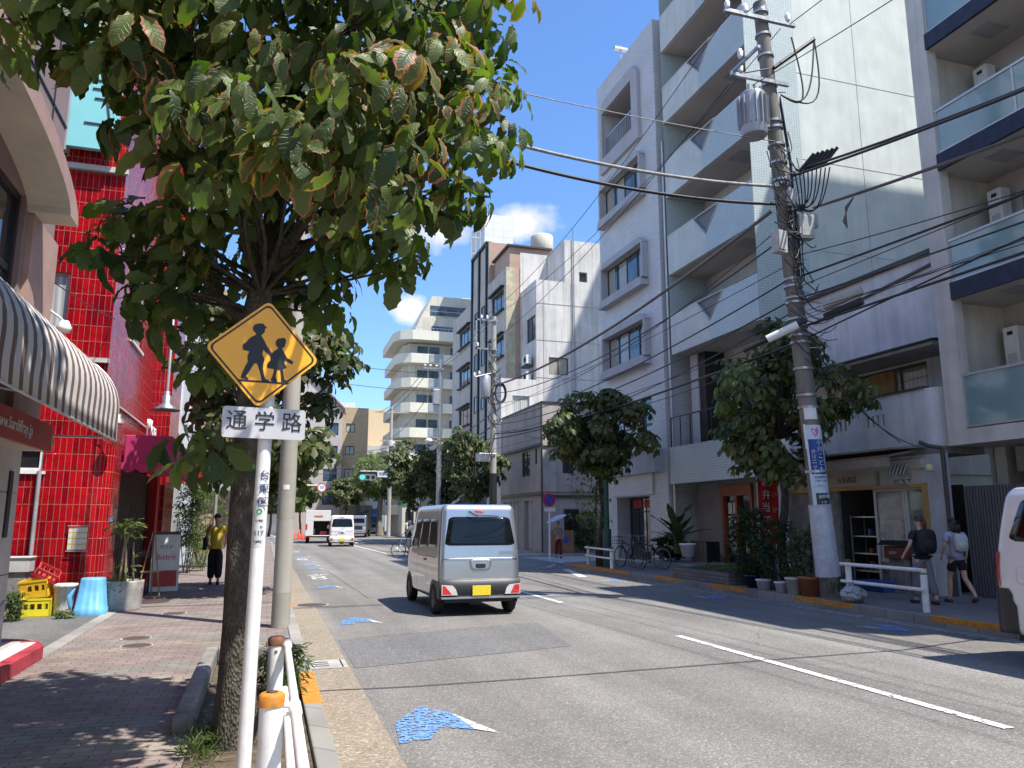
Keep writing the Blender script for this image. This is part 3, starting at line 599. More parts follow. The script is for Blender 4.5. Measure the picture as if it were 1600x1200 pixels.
# ================= pale green apartment block with V notched balconies
B = thing('green_balcony_building', 'pale green tiled apartment block, sunlit side wall, dark triangles cut into its balcony fronts', 'building', (13.2, 20.5, .15))
m = MB(); wall(m, 'x', 14.75, 18.3, 23.2, 4.1, 21.8, [(19.2, 21.6, z + .1, z + 2.1, .1) for z in (4.2, 7.45, 10.35, 13.25, 16.15, 19.05)], .1, -1)
m.build('wall', M_mintp, B)
m = MB(); wall(m, 'y', 18.1, 14.3, 15.05, 2.85, 22.5, (), .1, -1); m.quad((13.2, 18.1, 7.3), (14.3, 18.1, 7.3), (14.3, 18.1, 22.5), (13.2, 18.1, 22.5))
m.quad((13.2, 23.18, 7.3), (14.75, 23.18, 7.3), (14.75, 23.18, 22.5), (13.2, 23.18, 22.5)); m.build('tiled_side_wall', M_mint, B)
holes = [(20.05, 20.6, z, z + 1.25, .12) for z in (8.5, 11.4, 14.3, 17.2, 20.1)]
m = MB(); wall(m, 'y', 18.12, 15.05, 30, .15, 22.5, holes, .12, -1); m.prism([(17.5, 22.5), (30, 22.5), (30, 32), (18.6, 32)], 'y', 18.12, 23.2); m.quad((15.05, 18.1, .15), (15.05, 18.3, .15), (15.05, 18.3, 22.5), (15.05, 18.1, 22.5)); m.quad((30, 18.1, .15), (30, 23.2, .15), (30, 23.2, 22.5), (30, 18.1, 22.5)); m.quad((14.75, 23.2, .15), (30, 23.2, .15), (30, 23.2, 22.5), (14.75, 23.2, 22.5)); m.quad((13.2, 18.1, 22.5), (30, 18.1, 22.5), (30, 23.2, 22.5), (13.2, 23.2, 22.5))
for x in (17.35,): m.box(x, x + .012, 18.112, 18.12, 5, 22, 1)
for z in (9.6, 12.5, 15.4): m.box(15.05, 24, 18.112, 18.12, z, z + .012, 1)
m.build('side_wall', [M_mintp, M_grey], B)
for h in holes: win(B, 'y', 18.12, *h[:4], M_alu, M_curtb, d=.12, n=1, fr=.03)
for k in range(5):
    z = 7.3 + 2.9 * k          # underside of the slab
    s_ = MB(); s_.box(13.22, 14.9, 18.12, 23.17, z + .01, z + .18); s_.box(13.6, 14.6, 19.2, 19.9, z - .005, z + .012, 1); s_.build('balcony_slab', [M_soff, M_grey], B)
    t = z + 1.4
    p = MB(); p.prism([(23.18, z), (20.70, z), (20.70, z + .64), (21.42, t), (23.18, t)], 'x', 13.2, 13.34); p.box(13.19, 13.36, 21.42, 23.18, t, t + .05); p.build('balcony_parapet', M_mintp, B)
    p = MB(); p.prism([(20.70, z), (18.105, z), (18.105, t), (19.88, t), (20.70, z + .64)], 'x', 13.197, 13.34); p.build('balcony_parapet', M_mint, B)
    q = MB(); q.prism([(20.70, z + .64), (19.88, t), (21.42, t)], 'x', 13.27, 13.30); q.build('balcony_panel', mat('grey_panel', (.16, .155, .16), .5), B)
    f = MB(); f.tube([(13.21, 21.42, t + .02), (13.21, 19.88, t + .02)], .025, 6); f.tube([(13.19, 21.42, t), (13.19, 20.70, z + .64), (13.19, 19.88, t)], .022, 6); f.build('handrail', M_alu, B)
for z in (4.2, 7.45, 10.35, 13.25, 16.15, 19.05): win(B, 'x', 14.75, 19.2, 21.6, z + .1, z + 2.1, M_dark, M_glassb, d=.1, n=2, fr=.05)
ac_unit(B, 14.3, 22.6, 13.1 + .2)
# first floor terrace band and the shop level
m = MB(); m.box(13.2, 13.4, 18.1, 23.6, 2.85, 4.1); m.box(13.4, 14.7, 18.1, 23.6, 2.87, 3.05); m.build('terrace_front', M_mint, B)
f = MB(); f.box(13.22, 13.26, 18.3, 23.5, 5.1, 5.14)
for i in range(9): y = 18.35 + i * .64; f.box(13.22, 13.25, y, y + .03, 4.1, 5.1)
f.build('terrace_railing', M_dark, B)
m = MB(); m.box(13.9, 14.74, 22.7, 23.16, 3.05, 7.3); m.build('brick_pier', M_wbrick, B); m = MB(); m.box(13.95, 14.7, 22.3, 22.69, 3.05, 7.3); m.build('dark_pier', M_dark, B)
m = MB(); wall(m, 'x', 14.2, 18.3, 23.6, .15, 2.87, [(20.3, 21.98, .17, 2.72, .12)], .12, -1); m.quad((13.2, 18.28, .15), (14.3, 18.28, .15), (14.3, 18.28, 2.87), (13.2, 18.28, 2.87)); m.build('shop_wall', mat('grey_wall', (.27, .275, .275), .8, var=.1), B)
d = MB(); 
for a, b in ((20.3, 20.42), (21.1, 21.2), (21.86, 21.98)): d.box(14.12, 14.3, a, b, .17, 2.4)
d.box(14.1, 14.3, 20.3, 21.98, 2.4, 2.74); d.box(14.12, 14.3, 20.42, 21.86, .17, .3); o = d.build('door', mat('orange_brown_wood', (.34, .095, .035), .5, var=.2, scale=5), B)
d = MB(); d.quad((14.25, 20.4, .3), (14.25, 21.88, .3), (14.25, 21.88, 2.4), (14.25, 20.4, 2.4)); d.build('pane', M_glass, o)
d = MB()
for i in range(2):
    for j in range(3): d.quad((14.245, 21.28 + i * .28, 1.0 + j * .42), (14.245, 21.5 + i * .28, 1.0 + j * .42), (14.245, 21.5 + i * .28, 1.35 + j * .42), (14.245, 21.28 + i * .28, 1.35 + j * .42))
d.build('notice', M_white, o)
m = MB(); m.box(13.5, 14.19, 22.2, 23.6, .15, .55); m.build('planter_wall', mat('grey_block', (.27, .3, .3), .9, var=.2), B)

# ================= old white shop house
B = thing('white_shop_house', 'low white two storey shop house with boarded window, rounded balcony and mustard framed shop front', 'building', (13.2, 14.5, .15))
m = MB(); wall(m, 'x', 14.3, 12.2, 18.05, 3.0, 7.75, [(13.55, 16.9, 4.42, 5.25, .1)], .1, -1); m.quad((14.3, 12.2, 7.75), (24, 12.2, 7.75), (24, 18.05, 7.75), (14.3, 18.05, 7.75)); wall(m, 'y', 12.2, 14.3, 24, .15, 7.75); m.quad((14.3, 18.05, 3), (24, 18.05, 3), (24, 18.05, 7.75), (14.3, 18.05, 7.75)); m.build('wall', M_wstuc, B)
m = MB(); m.prism([(12.2, 7.5), (12.2, 7.56), (17.2, 7.05), (17.2, 7.0)], 'x', 14.24, 14.298); m.box(14.2, 14.297, 12.2, 18.05, 7.70, 7.80); m.build('flashing', M_brown, B)
e = MB(); e.prism([(14.29, 5.5), (13.35, 5.42), (13.35, 5.34), (14.29, 5.30)], 'y', 12.45, 18.0); o = e.build('eave', mat('grey_eave', (.30, .29, .28), .8, var=.15), B)
e = MB(); e.prism([(14.29, 5.56), (13.28, 5.46), (13.28, 5.425), (14.29, 5.505)], 'y', 12.4, 18.02); e.build('roof_edge', M_dark, B)
w_ = win(B, 'x', 14.3, 13.55, 16.9, 4.42, 5.25, M_brown, M_curtb, d=.1, n=4, fr=.06)
e = MB(); e.box(14.31, 14.36, 14.55, 15.35, 4.47, 5.2); e.build('board', mat('plywood', (.40, .22, .10), .8, var=.25, scale=5), B)
# balcony parapet with rounded end and slots
m = MB(); wall(m, 'x', 13.2, 12.62, 18.0, 3.15, 4.4, [(13.8 + i * .155, 13.88 + i * .155, 3.75, 4.0, .1) for i in range(4)] + [(15.0 + i * .155, 15.08 + i * .155, 3.75, 4.0, .1) for i in range(4)], .1, -1)
c = [(13.2, 12.62)] + [(13.2 + .35 * (1 - cos(a)), 12.62 - .35 * sin(a)) for a in [radians(q) for q in range(15, 91, 15)]] + [(14.3, 12.27)]
for (a, b), (a2, b2) in zip(c, c[1:]): m.add([(a, b, 3.15), (a2, b2, 3.15), (a2, b2, 4.4), (a, b, 4.4)], [(0, 1, 2, 3)], smooth=True)
m.quad((13.31, 12.62, 3.15), (13.31, 18, 3.15), (13.31, 18, 4.4), (13.31, 12.62, 4.4), mi=1)
m.build('balcony_parapet', [M_wstuc, M_black], B)
m = MB(); m.box(13.16, 13.34, 12.62, 18.0, 4.4, 4.45); m.build('coping', M_brown, B)
m = MB(); m.box(13.2, 14.3, 12.3, 18.0, 3.0, 3.149); m.build('balcony_floor', M_concd, B)
# awning and eave over the shop
m = MB(); m.prism([(13.24, 3.14), (12.45, 3.0), (12.45, 2.96), (13.24, 3.10)], 'y', 13.0, 17.7); m.prism([(12.45, 2.98), (12.47, 2.98), (12.47, 2.78), (12.45, 2.76)], 'y', 13.0, 17.7); m.build('awning', mat('grey_beige_canvas', (.33, .29, .26), .9, var=.2, scale=3), B, bevel=.004)
m = MB(); m.prism([(13.199, 3.22), (12.3, 3.13), (12.3, 3.09), (13.199, 3.15)], 'y', 12.7, 17.95); m.build('shop_eave', M_concd, B)
m = MB(); wall(m, 'x', 13.2, 12.2, 18.0, .15, 3.0, [(12.85, 17.4, .17, 2.4, .25)], .25, -1); m.build('shop_wall', mat('bluish_white_wall', (.50, .52, .57), .8, var=.15, scale=2), B)
m = MB(); m.box(13.1, 13.198, 12.8, 17.5, 2.72, 2.92); m.box(13.12, 13.198, 12.85, 14.0, 2.4, 2.72); m.build('cornice', M_soff, B)
m = MB(); m.box(13.08, 13.195, 14.1, 17.5, 2.42, 2.72); sg = m.build('sign_board', mat('beige_board', (.42, .37, .32), .7, var=.1), B)
text_obj('sign_lettering', '五寿商店', .165, frame((13.075, 15.0, 2.56), (0, -1, 0), (0, 0, 1)), M_black, sg, xscale=1.0)
text_obj('sign_lettering', '五寿商店', .165, frame((13.075, 16.6, 2.56), (0, -1, 0), (0, 0, 1)), M_black, sg)
M_must = mat('mustard_frame', (.42, .27, .10), .6, var=.15)
f = MB(); f.box(13.13, 13.3, 12.78, 12.88, .17, 2.42); f.box(13.13, 13.3, 12.88, 17.4, 2.33, 2.42); f.build('shop_frame', M_must, B)
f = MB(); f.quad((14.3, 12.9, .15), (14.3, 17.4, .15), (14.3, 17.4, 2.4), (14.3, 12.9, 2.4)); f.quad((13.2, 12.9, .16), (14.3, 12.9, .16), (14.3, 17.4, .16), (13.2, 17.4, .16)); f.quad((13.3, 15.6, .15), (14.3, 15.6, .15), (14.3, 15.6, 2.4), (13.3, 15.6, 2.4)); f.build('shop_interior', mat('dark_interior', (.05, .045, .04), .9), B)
f = MB()
for y in (14.45, 15.45):
    for x in (13.5, 13.9): f.box(x, x + .03, y, y + .03, .16, 1.75)
for z in (.45, .85, 1.25, 1.7): f.box(13.5, 13.93, 14.45, 15.48, z, z + .025)
for i in range(22): y = 14.5 + random.random() * .85; z = random.choice((.475, .875, 1.275)); x = 13.55 + random.random() * .3; f.box(x, x + .07, y, y + .08, z, z + random.uniform(.08, .2), 1 + i % 3)
f.build('shelf', [M_alu, mat('goods_cream', (.4, .36, .28), .7), mat('goods_blue', (.06, .1, .25), .7), mat('goods_brown', (.22, .1, .05), .7)], B)
w_ = win(B, 'x', 13.2, 13.5, 14.4, .17, 2.33, M_bstuc, mat('shop_glass', (.20, .19, .17), .06, var=.45, scale=5, spec=.8), d=.12, n=1, fr=.05, mid=.75, name='sliding_door')
pq = MB()
for (y, z, a, b) in ((13.6, 1.9, .55, .02), (13.6, 1.65, .6, .02), (13.95, 1.05, .24, .5), (14.2, 1.25, .14, .2)): pq.quad((13.305, y, z), (13.305, y + a, z), (13.305, y + a, z + b), (13.305, y, z + b))
pq.build('poster', mat('poster_paper', (.48, .42, .40), .7, var=.3, scale=9), w_)
w_ = win(B, 'x', 13.2, 12.9, 13.48, .8, 2.33, M_bstuc, mat('greenish_glass', (.20, .27, .24), .06, var=.3, scale=2, spec=.8), d=.12, n=1, fr=.05)
m = MB(); m.box(13.22, 13.34, 12.9, 13.48, .17, .8); m.build('window_apron', M_concd, B)
m = MB(); m.box(13.22, 13.3, 15.5, 17.4, .17, 2.33); m.build('closed_shutter', M_concd, B)
m = MB(); m.cyl(13.12, 12.25, .15, 3.1, .04, seg=8); m.tube([(13.12, 12.25, 3.1), (13.0, 12.45, 3.15), (12.9, 12.6, 3.25)], .04, 8); m.build('downpipe', M_brown, B)
m = MB(); m.lathe([(.0, -.14), (.07, -.12), (.09, -.02), (.06, .02), (0, .03)], (13.0, 12.5, 2.75), 10); m.build('wall_lamp', mat('yellow_lamp', (.6, .55, .3), .5), B)
m = MB(); 
for k in range(5): m.tube([(13.05 - .05 * (k % 2), 13.15 + .1 * k, 2.42), (13.0, 13.2 + .1 * k, 2.62), (13.1, 13.18 + .1 * k, 2.85)], .022, 6)
m.box(12.95, 13.12, 13.1, 13.5, 2.5, 2.6); m.build('pipework', M_steel, B)

# ================= concrete apartment block with frosted glass balconies
B = thing('glass_balcony_building', 'concrete apartment block with frosted blue green glass balconies at the right edge', 'building', (13.2, 10.5, .15))
m = MB(); m.box(13.2, 13.45, 11.72, 12.15, 3.13, 14.6); m.build('pier', M_bstuc, B)
m = MB(); m.box(13.45, 30, 11.9, 12.15, 3.13, 14.6); m.box(14.4, 30, 11.9, 12.15, .15, 3.13); m.build('north_wall', M_bstuc, B)
m = MB(); m.prism([(30, 14.6), (18.2, 14.6), (19.5, 27), (30, 27)], 'y', 4.5, 12.14); m.build('upper_storeys', M_bstuc, B)
hs = [(9.3, 11.15, z, z + 2.0, .12) for z in (3.5, 6.45, 9.3, 12.1)]
m = MB(); wall(m, 'x', 14.75, 4.5, 11.9, 3.0, 14.6, hs, .12, -1); m.quad((14.75, 4.5, 14.6), (30, 4.5, 14.6), (30, 12.1, 14.6), (14.75, 12.1, 14.6)); wall(m, 'y', 4.5, 14.75, 30, .1, 14.6); m.build('wall', M_soff, B)
for h in hs: win(B, 'x', 14.75, *h[:4], M_dark, M_glass, d=.12, n=2, fr=.06)
m = MB(); m.box(13.2, 13.4, 4.5, 11.72, 3.13, 3.43); m.box(13.4, 14.75, 4.5, 11.9, 3.13, 3.3); m.build('balcony_floor', M_bstuc, B)
for zb, zt in ((6.09, 6.45), (8.92, 9.28), (11.74, 12.1), (14.3, 14.6)):
    m = MB(); m.box(13.17, 13.24, 4.5, 11.72, zb, zt); m.build('slab_edge', M_navy, B); m = MB(); m.box(13.24, 14.75, 4.5, 11.9, zb + .01, zt - .15); m.box(13.6, 14.2, 10.55, 11.0, zb - .002, zb + .011, 1); m.build('balcony_slab', [M_soff, M_grey], B)
for z0, z1 in ((3.45, 4.52), (6.46, 7.36), (9.30, 10.28), (12.12, 13.08)):
    m = MB(); m.box(13.255, 13.27, 4.5, 11.68, z0 + .05, z1 - .03); o = m.build('balcony_glass', M_frost, B)
    m = MB(); m.box(13.23, 13.30, 4.5, 11.72, z1 - .03, z1 + .02); m.box(13.23, 13.30, 4.5, 11.72, z0 + .01, z0 + .05)
    for y in (11.68, 9.9, 8.1, 6.3): m.box(13.24, 13.29, y, y + .04, z0, z1)
    m.build('handrail', M_alu, o)
for z in (3.5, 6.5, 9.35): 
    m = MB(); m.box(14.35, 14.62, 11.3, 11.62, z + .25, z + 2.05); m.box(14.345, 14.36, 11.4, 11.53, z + 1.88, z + 1.96, 1); m.box(14.345, 14.36, 11.36, 11.56, z + 1.2, z + 1.5, 2); m.build('water_heater', [M_white, M_black, M_bstuc], B, bevel=.01)
m = MB(); m.box(14.85, 30, 4.5, 11.9, .15, 3.12); m.quad((13.9, 9.4, 2.2), (13.9, 11.0, 2.2), (13.9, 11.0, 2.85), (13.9, 9.4, 2.85), mi=1); m.box(14.3, 14.84, 4.5, 11.6, 2.6, 3.1, 0); m.build('ground_floor', [M_grey, M_black], B)
m = MB(); m.ball((13.9, 10.3, 14.2 - .02), .13, 12, sc=(1, 1, .5)); m.build('ceiling_lamp', M_white, B)
F_ = thing('slat_fence', 'dark grey fence of narrow upright slats under the concrete apartment block', 'fence', (13.5, 10.5, .15))
m = MB(); m.box(13.56, 13.6, 8.0, 12.15, .2, .28); m.box(13.56, 13.6, 8.0, 12.15, 2.15, 2.23); m.build('rail', M_dark, F_)
m = MB()
for i in range(61): y = 8.05 + i * .068; m.box(13.5, 13.56, y, y + .045, .16, 2.32)
m.build('slat_panel', mat('slat_grey', (.13, .12, .12), .7, var=.25, scale=4, stretch=(1, 8, .3)), F_)
# unseen lower block next door, added to shade the road
B = thing('added_shade_block', 'plain beige block beyond the concrete apartments, outside the view, added to shade the road', 'building', (13.4, -2, .15))
m = MB(); m.box(13.4, 26, -14, 4.45, .15, 9.4); m.build('wall', M_bstuc, B)
# ================= beige corner house over the side street
B = thing('beige_corner_house', 'low beige and mauve corner house across the side street, behind the no parking sign', 'building', (12.8, 38, .1))
hy = [(13.85, 14.45, 3.9, 5.05, .1), (13.9, 14.7, 1.05, 2.15, .1), (16.2, 17.2, 4.0, 5.0, .1), (13.85, 14.15, 5.95, 6.4, .08)]
hx = [(37.3, 38.6, 3.85, 5.15, .1), (36.2, 36.5, 4.4, 5.2, .08), (39.2, 42, .12, 2.6, .3), (36.9, 38.3, .12, 2.6, .2)]
m = MB(); wall(m, 'x', 12.8, 35.4, 42.25, .05, 7.4, hx, .1, -1); wall(m, 'y', 35.4, 12.8, 22, .05, 7.4, hy, .1, -1, 0); m.quad((12.8, 35.4, 7.4), (22, 35.4, 7.4), (22, 42.25, 7.4), (12.8, 42.25, 7.4)); m.build('wall', M_pinkb, B)
m = MB(); m.box(12.65, 12.798, 35.3, 42.2, 5.25, 5.36); m.box(12.7, 22, 35.28, 35.398, 2.72, 2.84); m.box(12.74, 12.798, 35.4, 42.2, 2.8, 2.9); m.box(12.76, 22, 35.34, 35.398, 5.2, 5.26); m.box(12.75, 12.798, 35.35, 42.2, 7.38, 7.46); m.box(12.75, 22, 35.35, 35.398, 7.38, 7.46); m.build('cornice', M_brown, B)
m = MB(); m.box(12.7, 12.797, 35.38, 42.2, 3.0, 3.75); m.box(12.72, 22, 35.33, 35.397, 3.0, 3.75); m.build('band', M_pinkb, B)
for h in hy: win(B, 'y', 35.4, *h[:4], M_dark, M_glass, d=.1, n=2 if h[1] - h[0] > .5 else 1, fr=.04)
for h in hx[:2]: win(B, 'x', 12.8, *h[:4], M_dark, M_glass, d=.1, n=2 if h[1] - h[0] > .5 else 1, fr=.04)
for h in hx[2:]:
    m = MB()
    for i in range(int((h[1] - h[0]) / .3)): m.box(12.95 + .03 * (i % 2), 13.0 + .03 * (i % 2), h[0] + i * .3, h[0] + i * .3 + .29, .12, 2.6)
    m.build('shutter_door', M_soff, B)
m = MB()
for i in range(8): m.box(13.92 + i * .1, 13.935 + i * .1, 35.34, 35.36, 1.0, 2.2)
m.build('window_bars', M_dark, B)
m = MB(); m.cyl(12.72, 35.3, .1, 7.3, .045, seg=6); m.build('downpipe', M_brown, B)
m = MB(); m.box(13.2, 14.2, 34.9, 35.3, .05, 1.15); o = m.build('planter_box', mat('terracotta_block', (.30, .15, .09), .9, var=.2), B)

# ================= white concrete building with the diagonal shadow
B = thing('white_concrete_building', 'stepped white concrete building with small dark windows and a pale water tank standing behind it', 'building', (14.9, 43.5, .1))
hy = [(13.45, 14.5, 7.8, 8.85, .12), (15.75, 17.0, 10.25, 11.3, .12), (17.8, 18.35, 16.2, 16.85, .12)]
m = MB(); wall(m, 'y', 42.3, 12.75, 14.95, .1, 9.85, hy[:1], .12, -1); wall(m, 'y', 42.3, 14.95, 16.85, .1, 16.1, hy[1:2][:0], .12, -1); wall(m, 'y', 42.3, 16.85, 24, .1, 18.85, hy[2:], .12, -1)
m2 = MB(); wall(m2, 'y', 42.3, 12.75, 14.95, .1, 9.85, hy[:1], .12, -1); wall(m2, 'y', 42.3, 14.95, 24, .1, 16.1, hy[1:2], .12, -1); wall(m2, 'y', 42.3, 16.85, 24, 16.1, 18.85, hy[2:], .12, -1)
m2.quad((12.75, 42.3, 9.85), (14.95, 42.3, 9.85), (14.95, 45.3, 9.85), (12.75, 45.3, 9.85)); wall(m2, 'x', 12.75, 42.3, 45.3, .1, 9.85); wall(m2, 'x', 14.95, 42.3, 45.35, 9.85, 16.1, [(42.45, 44.1, 12.4, 13.95, .12)], .12, -1)
m2.quad((14.95, 42.3, 16.1), (16.85, 42.3, 16.1), (16.85, 45.35, 16.1), (14.95, 45.35, 16.1)); wall(m2, 'x', 16.85, 42.3, 45.35, 16.1, 18.85); m2.quad((16.85, 42.3, 18.85), (24, 42.3, 18.85), (24, 45.35, 18.85), (16.85, 45.35, 18.85)); m2.quad((14.95, 45.35, 9.85), (24, 45.35, 9.85), (24, 45.35, 18.85), (14.95, 45.35, 18.85))
m2.build('wall', M_cwhite, B)
win(B, 'y', 42.3, *hy[0][:4], M_alu, M_curt, n=2); win(B, 'y', 42.3, *hy[1][:4], M_brown, M_curtb, n=2); win(B, 'y', 42.3, *hy[2][:4], M_alu, M_glass, n=1); win(B, 'x', 14.95, 42.45, 44.1, 12.4, 13.95, M_brown, M_glassb, n=2)
m = MB()
for x in (15.4, 17.2): m.box(x, x + .03, 42.285, 42.298, .1, 16.0)
for z in (10.0, 14.6, 12.3): m.box(14.95, 22, 42.285, 42.298, z, z + .03)
m.cyl(17.4, 42.2, .1, 19.6, .04, seg=6); m.build('joints', M_grey, B)
f = MB(); f.box(12.8, 12.83, 42.4, 45.2, 10.7, 10.73); 
f.build('roof_rail', M_alu, B)
for z in (9.86, 10.9): ac_unit(B, 14.6, 43.1, z)
m = MB(); m.box(14.3, 14.9, 42.6, 43.6, 10.75, 10.8); m.build('bracket', M_dark, B)
T = thing('water_tank', 'cream cylindrical water tank on a steel frame above the roofs', 'water tank', (17.0, 48.0, 18.6)); m = MB(); m.lathe([(0, 2.9), (.75, 2.8), (.8, 2.72), (.8, .9), (0, .9)], (17.6, 48.5, 18.6), 24); m.build('tank', M_cream, T)
m = MB()
for k in range(6): a = k * pi / 3; m.tube([(17.6 + .85 * cos(a), 48.5 + .85 * sin(a), 18.6), (17.6 + .75 * cos(a), 48.5 + .75 * sin(a), 19.5)], .04, 6)
m.tube([(18.4, 48.2, 18), (18.5, 48.1, 20), (18.2, 48.2, 20.2)], .05, 6); m.tube([(18.7, 48.0, 18), (18.8, 47.9, 19.7)], .05, 6); m.box(16.8, 18.4, 47.7, 49.3, 19.42, 19.5); m.build('stand', M_white, T)

# ================= warm grey building with black uprights, brown tile end
B = thing('grey_brown_building', 'warm grey building with black window hoods and uprights and a brown tiled end wall', 'building', (14, 52, .1))
hx = []
for z in (5.9, 9.0, 12.1, 15.2): hx += [(45.9, 48.7, z, z + 1.35, .12), (54.6, 57.9, z - .3, z + 1.05, .12)]
m = MB(); wall(m, 'x', 14.0, 45.4, 60.3, .1, 17.8, hx, .12, -1, 0); m.quad((14, 60.3, .1), (26, 60.3, .1), (26, 60.3, 17.8), (14, 60.3, 17.8)); m.quad((14, 45.4, 17.8), (26, 45.4, 17.8), (26, 60.3, 17.8), (14, 60.3, 17.8))
m.quad((14.0, 45.39, .1), (14.62, 45.39, .1), (14.62, 45.39, 17.8), (14.0, 45.39, 17.8), mi=1); m.quad((14.62, 45.4, .1), (26, 45.4, .1), (26, 45.4, 17.8), (14.62, 45.4, 17.8), mi=2)
m.build('wall', [M_fgrey, mat('pale_stone_strip', (.52, .47, .34), .8, var=.2, scale=3), M_fbrown], B)
for h in hx: 
    win(B, 'x', 14.0, *h[:4], M_dark, M_glassb, n=3, fr=.07)
    q = MB(); q.box(13.72, 13.998, h[0] - .15, h[1] + .15, h[3] + .02, h[3] + .12); q.box(13.8, 13.998, h[0] - .1, h[1] + .1, h[2] - .15, h[2] - .05); q.build('window_hood', M_black, B)
m = MB(); m.box(14.02, 20, 49.6, 54.2, 17.8, 21.0); m.build('stair_tower', [M_fgrey], B)
m = MB()
for y in (49.9, 51.9, 53.9): m.box(13.87, 13.998, y - .10, y + .10, 3, 21.0)
m.box(13.85, 14.3, 49.8, 54.0, 20.9, 21.12); m.build('black_upright', M_black, B)
m = MB(); m.quad((14.02, 49.58, 17.8), (20, 49.58, 17.8), (20, 49.58, 21), (14.02, 49.58, 21)); m.build('tower_side', M_fbrown, B)
for z in (6.1, 9.2, 12.3, 15.4): win(B, 'x', 13.96, 50.5, 51.3, z, z + 1.2, M_black, M_glass, d=.05, n=1); win(B, 'x', 13.96, 52.4, 53.2, z, z + 1.2, M_black, M_glass, d=.05, n=1)
m = MB(); wall(m, 'y', 45.9, 14.4, 17.2, 17.8, 19.4, [(15.4, 16.9, 18.2, 19.0, .1)], .1, -1); m.quad((14.4, 45.9, 17.8), (14.4, 49.5, 17.8), (14.4, 49.5, 19.4), (14.4, 45.9, 19.4)); m.quad((17.2, 45.9, 17.8), (17.2, 49.5, 17.8), (17.2, 49.5, 19.4), (17.2, 45.9, 19.4)); m.build('penthouse', M_fbrown, B)
m = MB(); m.box(14.2, 17.35, 45.7, 49.5, 19.4, 19.52); m.build('penthouse_roof', M_brown, B); win(B, 'y', 45.9, 15.4, 16.9, 18.2, 19.0, M_alu, M_curt, d=.1, n=2)
m = MB(); m.prism([(13.99, 3.4), (12.6, 2.5), (12.6, 2.4), (13.99, 3.2)], 'y', 46, 55); m.build('awning', mat('grey_canvas', (.09, .10, .11), .9, var=.1), B)
an = thing('mobile_phone_mast', 'thin grey antenna cluster on the corner of the roof with black uprights', 'antenna', (14.2, 54, 21)); m = MB()
for d_ in (-.35, 0, .35): m.cyl(14.2 + d_, 54, 21.1, 23.6, .05, seg=6)
m.cyl(14.2, 54, 20.8, 21.5, .05, seg=6); m.box(13.8, 14.6, 53.95, 54.05, 21.6, 21.68); m.box(13.8, 14.6, 53.95, 54.05, 22.9, 22.98); m.build('antenna_array', M_alu, an)

# ================= white slab tower far behind
B = thing('white_slab_tower', 'narrow blank white tower rising behind the brown tiled building', 'building', (23.7, 83, 0)); m = MB(); m.box(22.1, 25.5, 80, 86, 0, 36.2); m.build('wall', tilemat('white_panel', (.66, .67, .68), (.64, .65, .66), (.5, .51, .52), 1.2, .8, .02, rough=.6, offset=0), B)

# ================= cream terraced apartment block
B = thing('cream_terraced_apartments', 'cream apartment block with rounded balconies and stepped back top floors, seen across the junction', 'building', (17.5, 88, .1))
def balc_plan(e):
    return [(13.45 - e * .2, 96), (13.35 - e * .2, 87.0), (13.9 - e * .2, 85.6 - e * .3), (14.9, 85.0 - e * .35), (26, 85.0 - e * .35)]
m = MB(); m.quad((15.0, 86.2, .1), (26, 86.2, .1), (26, 86.2, 21.8), (15.0, 86.2, 21.8)); m.quad((14.3, 96, .1), (14.3, 87.4, .1), (14.3, 87.4, 21.8), (14.3, 96, 21.8)); m.quad((14.3, 87.4, .1), (15.0, 86.2, .1), (15, 86.2, 21.8), (14.3, 87.4, 21.8))
m.build('wall', M_cream, B)
for k in range(8):
    z = 2.2 + 2.86 * k - (0 if k < 7 else .25); pl = balc_plan(0 if k < 7 else 1.5); zt = z + 1.1
    m = MB()
    for (a, b), (c, d) in zip(pl, pl[1:]): m.quad((a, b, z), (c, d, z), (c, d, zt), (a, b, zt)); m.quad((a, b, z), (c, d, z), (c + .3, 86.2 if d < 86.2 else d, z), (14.4, max(b, 87), z)); m.quad((a + .1, b + .1, z), (c + .1, d + .1, z), (c + .1, d + .1, zt), (a + .1, b + .1, zt))
    m.quad(*[(a, b, z - .002) for a, b in pl], (26, 90, z - .002), (20, 95.9, z - .002)); m.quad(*[(a, b, z + .12) for a, b in pl], (26, 90, z + .12), (20, 95.9, z + .12))
    m.build('balcony', mat('cream_parapet', (.66, .64, .54), .8, var=.06), B)
    if k < 7:
        for a, b in ((17.0, 18.6), (20.6, 24)): q = MB(); q.box(a, b, 84.93, 84.98, z + .12, zt - .05); q.build('balcony_glass', mat('grey_frosted', (.30, .34, .36), .3), B)
        for xx in (15.8, 17.2, 19.7, 21.4): q = MB(); q.quad((xx, 86.15, z + .2), (xx + 1.2, 86.15, z + .2), (xx + 1.2, 86.15, z + 2.2), (xx, 86.15, z + 2.2)); q.build('window', M_glassb, B)
    if k in (5, 6): q = MB(); q.box(20.1, 20.4, 84.7, 84.75, z + .4, z + 1.3); q.box(20.5, 20.75, 84.7, 84.75, z + .5, z + 1.35, 1); q.build('laundry', [mat('red_cloth', (.5, .05, .06), .9), mat('navy_cloth', (.05, .06, .15), .9)], B)
m = MB(); m.prism([(14.8, 21.8), (26, 21.8), (26, 25.2), (16.2, 25.2)], 'y', 86.6, 95); m.prism([(16.3, 25.2), (26, 25.2), (26, 28.3), (17.8, 28.3)], 'y', 88, 95); m.build('stepped_storeys', M_cream, B)
for a in ((17.5, 20.2, 86.55, 86.59, 22.6, 24.2), (21, 24, 86.55, 86.59, 22.6, 24.2), (17.6, 25, 87.95, 87.99, 25.9, 27.1)): q = MB(); q.box(*a); q.build('window', M_glassb, B)
